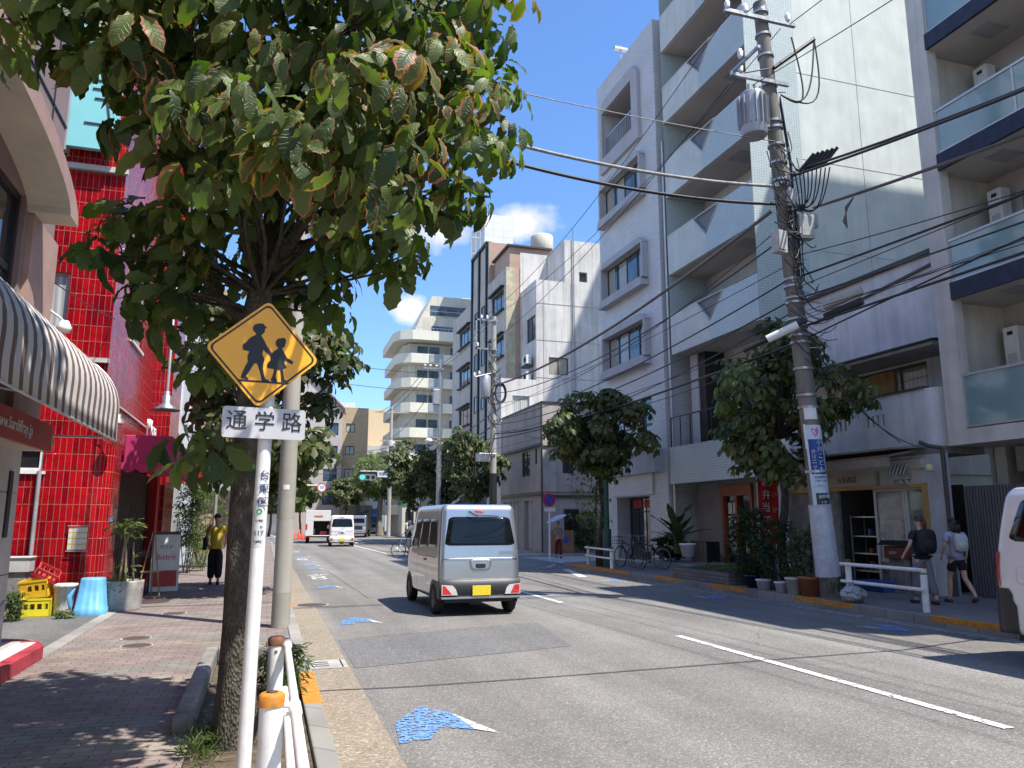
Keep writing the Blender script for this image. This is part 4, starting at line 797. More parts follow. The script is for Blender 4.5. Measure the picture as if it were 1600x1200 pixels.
q = MB(); q.box(14.7, 25, 85.0, 85.05, 23.5, 23.55); q.box(16.4, 25, 86.9, 86.95, 26.1, 26.15)
for i in range(22): q.box(14.7 + i * .45, 14.73 + i * .45, 85.0, 85.05, 22.5, 23.5)
q.build('railing', M_alu, B)
m = MB(); m.box(19, 26, 89, 94, 28.3, 28.5); m.box(22, 25, 90, 93, 28.5, 29.0, 1); m.build('roof_plant', [M_dark, M_white], B)

# ================= far blocks closing the street
def block(name, label, x0, x1, y0, y1, z1, mt, hs, fm, gm, hw=(), extra=None, roofm=None):
    t = thing(name, label, 'building', ((x0 + x1) / 2, (y0 + y1) / 2, 0))
    m = MB(); wall(m, 'y', y0, x0, x1, 0, z1, hs, .15, -1); wall(m, 'x', x0, y0, y1, 0, z1, hw, .15, -1); m.quad((x1, y0, 0), (x1, y1, 0), (x1, y1, z1), (x1, y0, z1)); m.quad((x0, y0, z1), (x1, y0, z1), (x1, y1, z1), (x0, y1, z1)); m.quad((x0, y1, 0), (x1, y1, 0), (x1, y1, z1), (x0, y1, z1)); m.build('wall', mt, t)
    for h in hs: win(t, 'y', y0, *h[:4], fm, gm, d=.15, n=2, fr=.08)
    for h in hw: win(t, 'x', x0, *h[:4], fm, gm, d=.15, n=2, fr=.08)
    return t
hs = [(6.3, 7.9, z, z + 1.5) for z in (3.4, 6.2, 9.0, 11.8)]
t = block('mauve_grey_block', 'mauve grey apartment block with sloping brown roof edge far down the road', 3.0, 8.4, 95, 112, 14.2, mat('mauve_stucco', (.45, .40, .385), .85, var=.06, scale=.5), hs, M_dark, M_glassb)
m = MB(); m.prism([(3.0, 14.2), (8.4, 14.2), (8.4, 14.9), (4.6, 19.0), (3.0, 20.2)], 'y', 95.02, 112); m.build('gable', MATS['mauve_stucco'], t); m = MB(); m.prism([(8.6, 14.8), (8.6, 15.1), (3.0, 20.6), (3.0, 20.3)], 'y', 94.7, 112); m.build('roof_edge', mat('maroon_trim', (.22, .10, .09), .7), t)
for z in (14.6, 16.9): q = MB(); q.box(5.6, 7.0, 94.95, 94.99, z, z + 1.1); q.build('window', M_glass, t)
hs = [(8.9, 10.0, z, z + 1.1) for z in (3.9, 6.7, 9.5, 12.3)]
t = block('ochre_block', 'ochre brown block with a column of white curtained windows far down the road', 8.42, 11.6, 96, 112, 15.4, mat('ochre_tile', (.47, .36, .23), .8, var=.08), hs, M_dark, M_curt)
t = block('white_stair_block', 'white and yellow block with small dark openings and roof tanks on the skyline', 9.3, 13.2, 128, 140, 20.8, mat('white_wall_far', (.62, .61, .58), .85, var=.06), [(10.6 + q, 11.3 + q, z, z + 1.1) for z in (11, 14, 17.5) for q in (0, 1.3)], M_dark, M_glass)
m = MB(); m.box(9.4, 18, 130, 139.5, 19.8, 20.0); m.build('roof_slab', M_alu, t)
t = block('yellow_block', 'pale orange yellow block on the skyline left of the cream terraces', 13.25, 19, 126, 140, 19.6, mat('yellow_wall', (.60, .46, .28), .85, var=.05), [], M_dark, M_glass)
t = block('small_white_annex', 'small plain light grey block above the far crossing tree', 11.7, 15.2, 104, 112, 11.2, mat('grey_white_wall', (.55, .54, .53), .85, var=.06), [(13.9, 14.4, 8.8, 9.6)], M_dark, M_glass)
t = block('pale_lattice_block', 'pale block with white framed openings behind the far left trees', -4.5, 2.6, 80, 94, 11.2, M_cwhite, [(a, a + .8, z, z + 1.6) for a in (-2.4, -1.0, .4, 1.6) for z in (2.8, 5.4, 8.2)], M_white, M_glassb)
t = block('grey_corner_block', 'grey block at the far right corner of the junction', 15.6, 30, 72.5, 84, 9.0, M_fgrey, [(a, a + 1.4, z, z + 1.5) for a in (16.4, 19, 22) for z in (1.2, 4.4)], M_dark, M_glass)
k_ = thing('police_box', 'small pale kiosk with a green roof band on the far corner of the junction', 'kiosk', (12.9, 64.5, 0)); m = MB(); m.box(12.1, 13.7, 72.0, 74.0, .12, 3.0); m.build('wall', M_cream, k_); m = MB(); m.box(12.0, 13.8, 71.9, 74.1, 3.0, 3.35); m.build('roof_band', mat('green_band', (.03, .2, .1), .6), k_); m = MB(); m.quad((12.4, 71.99, .15), (13.2, 71.99, .15), (13.2, 71.99, 2.4), (12.4, 71.99, 2.4)); m.build('door', M_glass, k_)
M_gst = mat('green_stucco_far', (.3, .33, .3), .85)
for i, (y0, y1, h, mt, lb) in enumerate([(112, 130, 13, M_fgrey, 'grey block where the road bends away'), (130, 150, 17, M_cream, 'tall cream block at the end of the road')]):
    x0 = 1 + i * 7
    block('distant_block', lb, x0 + 12, x0 + 22, y0 + 8, y1 + 8, h, mt, [(x0 + 13 + 2.4 * j, x0 + 14.4 + 2.4 * j, z, z + 1.5) for j in range(3) for z in (3, 6, 9)], M_dark, M_glass)

# ================= near left: stone fronted building with arched hood and striped awning
B = thing('arched_stone_building', 'brown and beige stone building at the left edge, with arched hood and striped awning', 'building', (-2.8, 8, .12))
m = MB(); wall(m, 'x', -2.8, -6, 10.75, 2.6, 12, [(4.0, 9.55, 3.2, 5.3, .12)], .12, 1, 0); m.quad((-2.8, 10.75, 2.6), (-10, 10.75, 2.6), (-10, 10.75, 12), (-2.8, 10.75, 12), mi=1); m.quad((-10, -6, 12), (-2.8, -6, 12), (-2.8, 10.75, 12), (-10, 10.75, 12)); m.quad((-2.81, -6, .1), (-10, -6, .1), (-10, -6, 12), (-2.81, -6, 12)); m.build('wall', [M_brownp, M_pinkst], B)
m = MB()
for z in (6.75, 8.0, 9.3): m.box(-2.8, -2.785, -6, 10.74, z, z + .03)
for y in (10.1, 8.9, 7.6): m.box(-2.8, -2.785, y, y + .025, 5.9, 12)
for z in (3.9, 4.75): m.box(-2.79, -2.78, 9.75, 10.7, z, z + .035)
m.build('panel_joints', M_black, B)
def arch(y0, ym, zb, h, n=22): return [(ym + (y0 - ym) * cos(a), zb + h * sin(a)) for a in [pi * i / n for i in range(n + 1)]]
o_, i_ = arch(10.0, 6.6, 5.15, .78), arch(9.62, 6.6, 5.15, .52)
m = MB()
for k in range(len(o_) - 1):
    (a, b), (c, d), (e, f), (g_, h) = o_[k], o_[k + 1], i_[k + 1], i_[k]
    m.quad((-2.36, a, b), (-2.36, c, d), (-2.36, e, f), (-2.36, g_, h), mi=1); m.quad((-2.8, a, b), (-2.8, c, d), (-2.36, c, d), (-2.36, a, b), mi=1); m.quad((-2.8, g_, h), (-2.8, e, f), (-2.36, e, f), (-2.36, g_, h), mi=0)
m.quad((-2.8, 10.0, 5.15), (-2.36, 10.0, 5.15), (-2.36, 9.62, 5.15), (-2.8, 9.62, 5.15), mi=0)
m.build('arched_hood', [M_beigest, M_pinkst], B)
f = win(B, 'x', -2.8, 4.0, 9.55, 3.2, 5.3, M_dark, M_glass, d=.11, sgn=1, n=5, fr=.08, mid=4.4)
m = MB(); m.box(-2.8, -2.74, 9.68, 10.76, 2.7, 5.14); m.build('pilaster', M_pinkst, B)
# beige ground floor column with rounded corner
m = MB(); prof = [(-2.82, -2)] + [(-2.82, 9.9)] + [(-2.82 - .28 + .28 * cos(a), 10.45 + .32 * sin(a)) for a in [radians(q) for q in range(0, 91, 15)]] + [(-6, 10.77)]
for z0, z1 in ((.12, 1.02), (1.035, 1.95), (1.965, 2.6)):
    for (a, b), (c, d) in zip(prof, prof[1:]): m.add([(a, b, z0), (c, d, z0), (c, d, z1), (a, b, z1)], [(0, 1, 2, 3)], smooth=False)
    m.quad((-2.82, -2, z1), (-2.82, 9.9, z1), (-6, 10.7, z1), (-6, -2, z1))
m.build('ground_floor_wall', mat('beige_render', (.50, .48, .44), .8, var=.12, scale=2), B)
m = MB(); m.box(-2.83, -2.80, 10.1, 10.22, 1.45, 2.2); m.build('wall_slot', M_black, B); m = MB(); m.box(-2.8, -2.78, 9.35, 9.6, 1.8, 2.3); m.build('wall_slot', M_black, B)
m = MB(); m.prism([(10.28, .68), (10.42, .74), (10.40, .58), (10.30, .50)], 'x', -2.84, -2.80); m.build('wall_plate', M_grey, B)
# step painted red and white
m = MB(); m.prism([(-2.82, 3), (-2.28, 3), (-2.28, 10.05), (-2.45, 10.5), (-2.82, 10.5)], 'z', .12, .27); m.build('entrance_step', mat('red_step_paint', (.42, .04, .06), .7, var=.3, scale=5), B)
m = MB(); m.prism([(-2.82, 3), (-2.60, 3), (-2.60, 10.42), (-2.82, 10.42)], 'z', .27, .276); m.prism([(-2.60, 3), (-2.42, 3), (-2.42, 10.3), (-2.60, 10.3)], 'z', .27, .277, 1); m.build('step_top', [M_conc, M_white], B)
# striped awning: quarter round, stripes along its length
M_stripe = stripemat('striped_canvas', (.60, .57, .54), (.16, .10, .08), 3.85, 1, .8)
m = MB(); pr = [(-2.80 + .96 * sin(a), 3.02 + .76 * cos(a)) for a in [radians(q) for q in range(0, 91, 9)]] + [(-1.84, 2.95), (-1.845, 2.80), (-1.84, 2.62)]
ny = 120; np_ = len(pr)
m.add([(a + .010 * sin(y * 24) * (k / np_), y, b) for y in [3.0 + 7.62 * i / ny for i in range(ny + 1)] for k, (a, b) in enumerate(pr)], [(i * np_ + k, i * np_ + k + 1, (i + 1) * np_ + k + 1, (i + 1) * np_ + k) for i in range(ny) for k in range(np_ - 1)], smooth=True)
aw = m.build('awning', M_stripe, B); sl = aw.modifiers.new('thick', 'SOLIDIFY'); sl.thickness = .006
m = MB(); pts = [(a, 10.60, b) for a, b in pr]; m.tube(pts, .012, 6); m.tube([(-2.8, 10.58, 2.66), (-1.84, 10.58, 2.66)], .014, 6); m.tube([(-1.845, 3, 2.62), (-1.845, 10.6, 2.62)], .014, 6); m.tube([(-2.8, 7.0, 2.8), (-1.86, 7.0, 2.66)], .014, 6); m.build('awning_frame', M_alu, aw)
m = MB(); m.prism([(-2.45, 2.72), (-2.40, 2.72), (-2.40, 2.42), (-2.45, 2.42)], 'y', 3, 10.0); sb = m.build('shop_board', mat('faded_red_board', (.40, .07, .06), .6, var=.15), B)
text_obj('web_address', 'www.liardiffray.jp', .17, frame((-2.393, 8.6, 2.57), (0, 1, 0), (0, 0, 1)), M_white, sb)
m = MB(); m.box(-2.82, -2.46, 3, 10.3, 2.45, 2.62); m.build('board_soffit', M_beigest, B)
m = MB(); m.lathe([(.0, .06), (.05, .05), (.09, -.04), (.07, -.1), (0, -.1)], (-2.6, 10.85, 4.12), 12); m.tube([(-2.8, 10.7, 4.3), (-2.65, 10.8, 4.2), (-2.6, 10.85, 4.15)], .015, 6); m.build('wall_lamp', M_white, B)

# ================= red tiled restaurant
B = thing('red_tiled_restaurant', 'glossy red tiled restaurant with pink scalloped canopy across the alley on the left', 'building', (-3.2, 18, .12))
hy = [(-4.25, -3.72, 4.95, 6.2, .1), (-4.35, -3.85, 2.5, 2.92, .08), (-4.4, -3.95, 8.5, 9.3, .1)]
hx = [(17.6, 19.1, 5.45, 7.1, .1)]
m = MB(); wall(m, 'y', 15.6, -12, -2.95, 3.0, 12, hy, .1, -1); wall(m, 'x', -2.95, 15.6, 21.5, 3.0, 12, hx, .1, 1)
wall(m, 'y', 15.6, -12, -3.1, .1, 3.0, hy[1:2], .1, -1)
cn = [(-3.1, 15.6)] + [(-3.1 + .36 * sin(a), 15.6 + .36 * (1 - cos(a))) for a in [radians(q) for q in range(15, 91, 15)]] + [(-2.74, 16.6)]
for (a, b), (c, d) in zip(cn, cn[1:]): m.quad((a, b, .1), (c, d, .1), (c, d, 3.0), (a, b, 3.0))
m.quad((-2.95, 15.6, 3.0), (-2.74, 16.0, 3.0), (-2.74, 16.6, 3.0), (-2.95, 16.6, 3.0))
wall(m, 'y', 21.5, -2.95, -2.5, .1, 12); wall(m, 'x', -2.5, 21.5, 23.5, .1, 12, sgn=1); m.quad((-12, 15.6, 12), (-2.5, 15.6, 12), (-2.5, 23.5, 12), (-12, 23.5, 12)); m.quad((-12, 23.5, .1), (-2.5, 23.5, .1), (-2.5, 23.5, 12), (-12, 23.5, 12))
m.build('wall', M_redt, B)
win(B, 'y', 15.6, *hy[0][:4], M_alu, M_curt, d=.1, n=1, fr=.04, sill=(M_white, .06, .05)); win(B, 'y', 15.6, *hy[1][:4], M_white, M_glass, d=.08, n=1, fr=.06, sill=(M_white, .05, .05)); win(B, 'y', 15.6, *hy[2][:4], mat('orange_frame', (.45, .17, .08), .6), M_glass, d=.1, n=1, fr=.05)
win(B, 'x', -2.95, *hx[0][:4], M_alu, M_glassb, d=.1, sgn=1, n=1, fr=.06, sill=(M_white, .05, .06))
m = MB(); m.box(-12, -2.93, 15.53, 15.598, 4.52, 4.6); m.box(-2.949, -2.90, 15.53, 21.4, 3.86, 3.9); m.box(-12, -2.9, 15.5, 15.598, 8.25, 8.36); m.build('string_course', mat('grey_ledge', (.55, .52, .5), .7), B)
m = MB(); m.cyl(-3.87, 15.54, .1, 2.5, .035, seg=8); m.build('downpipe', M_grey, B)
m = MB(); m.box(-3.95, -3.1, 15.3, 15.42, 8.6, 14); o = m.build('sign_panel', mat('turquoise_panel', (.24, .62, .64), .5, var=.03), B)
for i, (x, z, L, rot) in enumerate([(-3.5, 10.0, .30, 0), (-3.47, 9.82, .26, 0), (-3.4, 9.62, .3, 0), (-3.55, 9.1, .28, 0), (-3.4, 10.35, .35, .5), (-3.3, 9.4, .5, 1.4)]):
    q = MB(); q.obox((x, 15.29, z), (L, .012, .035), ry=rot); q.build('sign_stroke', M_navy, o)
m = MB(); m.box(-4.0, -3.95, 15.28, 15.44, 8.5, 14); m.build('sign_frame', M_alu, B)
# canopy and entrance
M_pink = mat('magenta_canvas', (.42, .025, .12), .7, var=.1, scale=2); M_redc = mat('dark_red_canvas', (.40, .01, .015), .7, var=.1)
m = MB(); m.box(-2.72, -1.86, 16.62, 21.2, 2.72, 3.30); cp = m.build('canopy', M_pink, B, bevel=.02)
m = MB(); n = 36; x0, x1 = -2.74, -1.84; bot = [(x0 + (x1 - x0) * i / n, 2.63 - .07 * abs(sin(pi * 3.5 * i / n))) for i in range(n + 1)]
m.prism([(x1, 2.76), (x0, 2.76)] + bot, 'y', 16.59, 16.61); m.build('scalloped_valance', M_pink, cp)
m = MB(); y0, y1 = 16.6, 21.2; bot = [(y0 + (y1 - y0) * i / 90, 2.60 - .08 * abs(sin(pi * 15 * i / 90))) for i in range(91)]; m.prism([(y1, 2.78), (y0, 2.78)] + bot, 'x', -1.855, -1.84)
x0, x1 = -1.86, -1.2; m.build('scalloped_valance', M_redc, cp)
m = MB(); m.box(-2.5, -1.55, 21.5, 24.2, 2.75, 3.05); n = 30; bot = [(-2.5 + .95 * i / n, 2.62 - .08 * abs(sin(pi * 4 * i / n))) for i in range(n + 1)]; m.prism([(-1.55, 2.76), (-2.5, 2.76)] + bot, 'y', 21.48, 21.5); m.build('rear_canopy', M_redc, B)
M_wood = mat('dark_wood', (.085, .05, .035), .55, var=.3, scale=7, stretch=(3, 3, .4))
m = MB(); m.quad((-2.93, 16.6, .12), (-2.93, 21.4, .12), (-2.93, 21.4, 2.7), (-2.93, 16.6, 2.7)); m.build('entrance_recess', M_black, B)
m = MB()
for i in range(22):
    y = 16.7 + i * .21; m.box(-2.86, -2.80, y, y + .07, .14, 2.7)
m.build('entrance_grille', M_wood, B)
m = MB(); m.box(-2.9, -2.6, 20.9, 21.35, .12, 2.7); m.build('red_door_post', M_redc, B)
M_sgnw = mat('sign_white', (.75, .68, .68), .5)
text_obj('shop_name_letters', 'Vova', .52, frame((-2.66, 19.6, 3.72), (0, 1, 0), (0, 0, 1)), M_sgnw, B, extrude=.04)
m = MB(); m.tube([(-2.66, 18.9, 3.3), (-2.66, 18.9, 3.8)], .02, 6); m.tube([(-2.66, 20.2, 3.3), (-2.66, 20.2, 3.8)], .02, 6); m.build('letter_posts', M_alu, B)
# spotlight on the corner
m = MB(); m.lathe([(0, .11), (.045, .1), (.05, .03), (.115, -.06), (.11, -.08), (0, -.05)], (-2.66, 15.35, 3.44), 16); m.tube([(-2.85, 15.58, 3.5), (-2.78, 15.45, 3.62), (-2.66, 15.35, 3.54)], .02, 6); m.box(-2.9, -2.82, 15.5, 15.6, 3.42, 3.58); m.build('spotlight', M_alu, B)
m = MB(); m.quad((-3.32, 15.55, 1.12), (-3.02, 15.55, 1.12), (-3.02, 15.55, 1.52), (-3.32, 15.55, 1.52)); nt_ = m.build('notice_sheet', tilemat('notice_paper', (.66, .64, .60), (.70, .67, .6), (.60, .45, .12), .5, .1, .012, rough=.6, offset=0), B)
m = MB(); m.tube([(-3.34, 15.54, 1.54), (-3.0, 15.54, 1.54)], .008, 5); m.tube([(-3.34, 15.54, 1.10), (-3.0, 15.54, 1.10)], .008, 5); m.build('notice_frame', M_alu, nt_)
m = MB(); m.box(-2.76, -2.70, 15.92, 15.99, 1.62, 1.68); m.build('blue_plate', mat('blue_plate', (.1, .3, .6), .5), B)

# ================= pale building with slanting fascia, then tan brick
B = thing('pale_grey_building', 'pale grey building with slanting white fascia just past the red tiled restaurant', 'building', (-3, 29, .12))
hx = [(25.2, 26.6, 5.0, 6.6, .1), (28.2, 29.6, 5.0, 6.6, .1), (31.2, 32.6, 4.6, 6.2, .1), (25.2, 26.6, 7.6, 9, .1), (28.4, 29.6, 7.6, 9, .1)]
m = MB(); wall(m, 'x', -2.75, 23.6, 34, .1, 10, hx, .1, 1); wall(m, 'y', 23.6, -9, -2.75, .1, 10); m.quad((-9, 23.6, 10), (-2.75, 23.6, 10), (-2.75, 34, 10), (-9, 34, 10)); m.quad((-9, 34, .1), (-2.75, 34, .1), (-2.75, 34, 10), (-9, 34, 10)); m.build('wall', mat('pale_grey_wall', (.56, .58, .62), .8, var=.08), B)
for h in hx: win(B, 'x', -2.75, *h[:4], M_white, M_glassb, d=.1, sgn=1, n=2)
m = MB(); m.prism([(23.6, 4.6), (23.6, 4.2), (34, 2.9), (34, 3.3)], 'x', -2.745, -2.55); m.build('fascia', M_white, B)
m = MB()
for y in (26.8, 29.8, 32.8): m.prism([(y, 4.7), (y + .05, 4.7), (y + 1.2, 4.2), (y + 1.15, 4.2)], 'x', -2.72, -2.6)
m.build('brackets', M_dark, B)
m = MB(); m.box(-2.74, -2.6, 23.7, 23.9, .1, 2.9); m.box(-2.74, -2.6, 25.7, 25.9, .1, 2.9); m.build('door_posts', M_alu, B)
B = thing('tan_brick_building', 'tan brick building with grey canopy beyond the slanting fascia on the left', 'building', (-3, 43, .12))
hx = [(37, 39, 4.4, 6, .1), (42, 44, 4.4, 6, .1), (37, 39, 7.4, 9, .1)]
m = MB(); wall(m, 'x', -2.2, 36, 52, .1, 12, hx, .1, 1); wall(m, 'y', 36, -9, -2.2, .1, 12); m.quad((-9, 36, 12), (-2.2, 36, 12), (-2.2, 52, 12), (-9, 52, 12)); m.quad((-9, 52, .1), (-2.2, 52, .1), (-2.2, 52, 12), (-9, 52, 12)); m.build('wall', M_tanb, B)
for h in hx: win(B, 'x', -2.2, *h[:4], M_dark, M_glassb, d=.1, sgn=1, n=2)
m = MB(); m.box(-3.8, -1.2, 35.6, 36, 2.9, 3.6); m.box(-2.2, -1.2, 36, 51, 2.9, 3.6); m.build('canopy', M_grey, B)
m = MB(); m.box(-2.19, -2.1, 37, 45, .15, 2.5); m.build('shop_front', M_dark, B)
SG = thing('projecting_sign', 'white octagonal sign with a black letter L high above the left footway', 'sign', (-2.4, 30, 5.6)); m = MB(); w_, h_ = .32, .42; c_ = (-2.35, 5.65)
m.prism([(c_[0] - w_, c_[1] - h_ * .6), (c_[0] - w_ * .7, c_[1] - h_), (c_[0] + w_ * .7, c_[1] - h_), (c_[0] + w_, c_[1] - h_ * .6), (c_[0] + w_, c_[1] + h_), (c_[0] - w_, c_[1] + h_)], 'y', 29.9, 30.02); m.build('panel', M_white, SG)
text_obj('letter', 'L', .5, frame((-2.35, 29.893, 5.62), (1, 0, 0), (0, 0, 1)), M_black, SG); m = MB(); m.box(-2.75, -2.6, 29.93, 29.98, 5.4, 5.44); m.box(-2.75, -2.6, 29.93, 29.98, 5.9, 5.94); m.build('bracket', M_alu, SG)
B = thing('far_left_shops', 'plain beige shops behind the far left street trees', 'building', (-3, 54, .1)); m = MB(); wall(m, 'x', -2.4, 52.1, 57.5, .1, 8, [(53, 56.5, .3, 2.6, .4), (53.2, 54.6, 4, 5.4, .1)], .1, 1); wall(m, 'y', 57.5, -9, -2.4, .1, 8, sgn=1); m.quad((-9, 52.1, 8), (-2.4, 52.1, 8), (-2.4, 57.5, 8), (-9, 57.5, 8)); m.build('wall', M_soff, B); m = MB(); m.quad((-2.75, 53, .3), (-2.75, 56.5, .3), (-2.75, 56.5, 2.6), (-2.75, 53, 2.6)); m.build('shop_front', M_glass, B)
# ================================================================ trees
ML_near = leafmat('street_tree_leaf', (.030, .058, .018), (.16, .205, .05), (.38, .15, .07), .36, .48)
ML_mid = leafmat('chestnut_leaf', (.032, .052, .016), (.13, .15, .055), (.32, .21, .10), .30, .45)
ML_shrub = leafmat('shrub_leaf', (.03, .055, .015), (.09, .13, .03), (.2, .12, .05), .0, .5)
ML_pale = leafmat('pale_leaf', (.06, .095, .02), (.15, .19, .05), (.2, .15, .06), .0, .55)
ML_lush = leafmat('glossy_leaf', (.015, .035, .014), (.045, .085, .03), (.2, .12, .05), .0, .3)
M_bark = barkmat('grey_brown_bark', (.045, .036, .028), (.14, .118, .09))
M_barkd = barkmat('dark_bark', (.035, .028, .02), (.09, .07, .055))
M_barkw = barkmat('pale_bark', (.16, .14, .11), (.36, .33, .28))
M_twig = mat('twig', (.12, .09, .05), .8)
def leaf_template(nst, W, fold, droop, serr, rs):
    """(3*nst) points of one leaf of length 1 along +Y; margins serrated, folded along the midrib, tip curling down"""
    v = []; g = []
    for i in range(nst):
        t = i / (nst - 1); w = W * (t ** .75) * (1 - t ** 3.2) ** .7 * 1.55 if 0 < t < 1 else .004
        w *= 1 + serr * (1 if i % 2 else -1)
        z = -droop * t * t; cur = rs.uniform(-.04, .04)
        y = t - .10 * droop * t * t
        v += [(-w, y - .03 * (i % 2), z + fold * w + cur), (0, y, z), (w, y - .03 * (i % 2), z + fold * w - cur)]; g += [(1, t), (0 if t < .93 else .9, t), (1, t)]
    f = []
    for i in range(nst - 1):
        a = 3 * i; f += [(a, a + 1, a + 4, a + 3), (a + 1, a + 2, a + 5, a + 4)]
    return np.array(v), np.array(g, float), np.array(f)
def leaf_mesh(name, P, D, U, L, mixv, dry, nst, W, fold=.28, droop=.25, serr=.05, nvar=5, mat_=None, seed=1):
    rs = np.random.RandomState(seed); n = len(P); T = [leaf_template(nst, W * rs.uniform(.85, 1.15), fold * rs.uniform(.3, 1.6), droop * rs.uniform(.2, 1.9), serr, rs) for _ in range(nvar)]
    D = D / np.linalg.norm(D, axis=1)[:, None]; X = np.cross(D, U); X /= np.maximum(np.linalg.norm(X, axis=1)[:, None], 1e-6); Z = np.cross(X, D)
    kv = rs.randint(0, nvar, n); nv = 3 * nst; V = np.zeros((n, nv, 3)); C = np.zeros((n, nv, 4)); C[..., 3] = 1
    for k in range(nvar):
        s = kv == k; v, g, f = T[k]
        V[s] = P[s, None, :] + L[s, None, None] * (v[None, :, 0, None] * X[s, None, :] + v[None, :, 1, None] * D[s, None, :] + v[None, :, 2, None] * Z[s, None, :])
        C[s, :, 1] = g[None, :, 0]; C[s, :, 3] = g[None, :, 1]
    C[..., 0] = mixv[:, None]; C[..., 2] = dry[:, None]
    F = (T[0][2][None] + (np.arange(n) * nv)[:, None, None]).reshape(-1, 4)
    me = bpy.data.meshes.new(name); me.vertices.add(n * nv); me.vertices.foreach_set('co', V.reshape(-1)); me.loops.add(F.size); me.polygons.add(len(F))
    me.loops.foreach_set('vertex_index', F.reshape(-1)); me.polygons.foreach_set('loop_start', np.arange(len(F)) * 4); me.polygons.foreach_set('loop_total', np.full(len(F), 4)); me.polygons.foreach_set('use_smooth', np.ones(len(F), bool))
    me.update(calc_edges=True); ca = me.color_attributes.new('leaf', 'FLOAT_COLOR', 'POINT'); ca.data.foreach_set('color', C.reshape(-1))
    if mat_: me.materials.append(mat_)
    return me
def rosettes(centres, axes, m, L, rs, elev=(-.95, .25), stalk=.1, dryp=.15, drymax=.5, drybias=None):
    P, D, U, LL, MX, DR = [], [], [], [], [], []
    for j, (c, a) in enumerate(zip(centres, axes)):
        a = a / np.linalg.norm(a); t = np.cross(a, [0.3, .9, .2]); t /= np.linalg.norm(t); b = np.cross(a, t); ph = rs.uniform(0, 6.28); k = rs.randint(m[0], m[1] + 1)
        dr = rs.uniform(.15, drymax) if rs.rand() < (dryp if drybias is None else drybias[j]) else 0; mx = rs.uniform(0, 1)
        for i in range(k):
            an = ph + 6.283 * i / k + rs.uniform(-.3, .3); el = rs.uniform(*elev); r = t * cos(an) + b * sin(an)
            d = r * cos(el) + a * sin(el) + np.array([0, 0, -.25]); P.append(c + r * stalk * rs.uniform(.3, 1.2)); D.append(d)
            U.append(a + rs.normal(0, .25, 3)); LL.append(rs.uniform(*L)); MX.append(min(1, max(0, mx + rs.uniform(-.3, .3)))); DR.append(dr * rs.uniform(.4, 1.2))
    return [np.array(q, float) for q in (P, D, U, LL, MX, DR)]
def clump_points(cl, per, rs):
    """cl: (x, y, z, r); points fill each clump, denser toward its shell"""
    pts = []; ax = []
    for (x, y, z, r) in cl:
        k = max(2, int(per * (r / .5) ** 2))
        for _ in range(k):
            d = rs.normal(0, 1, 3); d /= np.linalg.norm(d); q = r * rs.uniform(.35, 1.0) ** .6
            pts.append((x + d[0] * q, y + d[1] * q, z + d[2] * q * .85)); ax.append(d * .5 + np.array([0, 0, .85]) + rs.normal(0, .15, 3))
    return np.array(pts), np.array(ax)
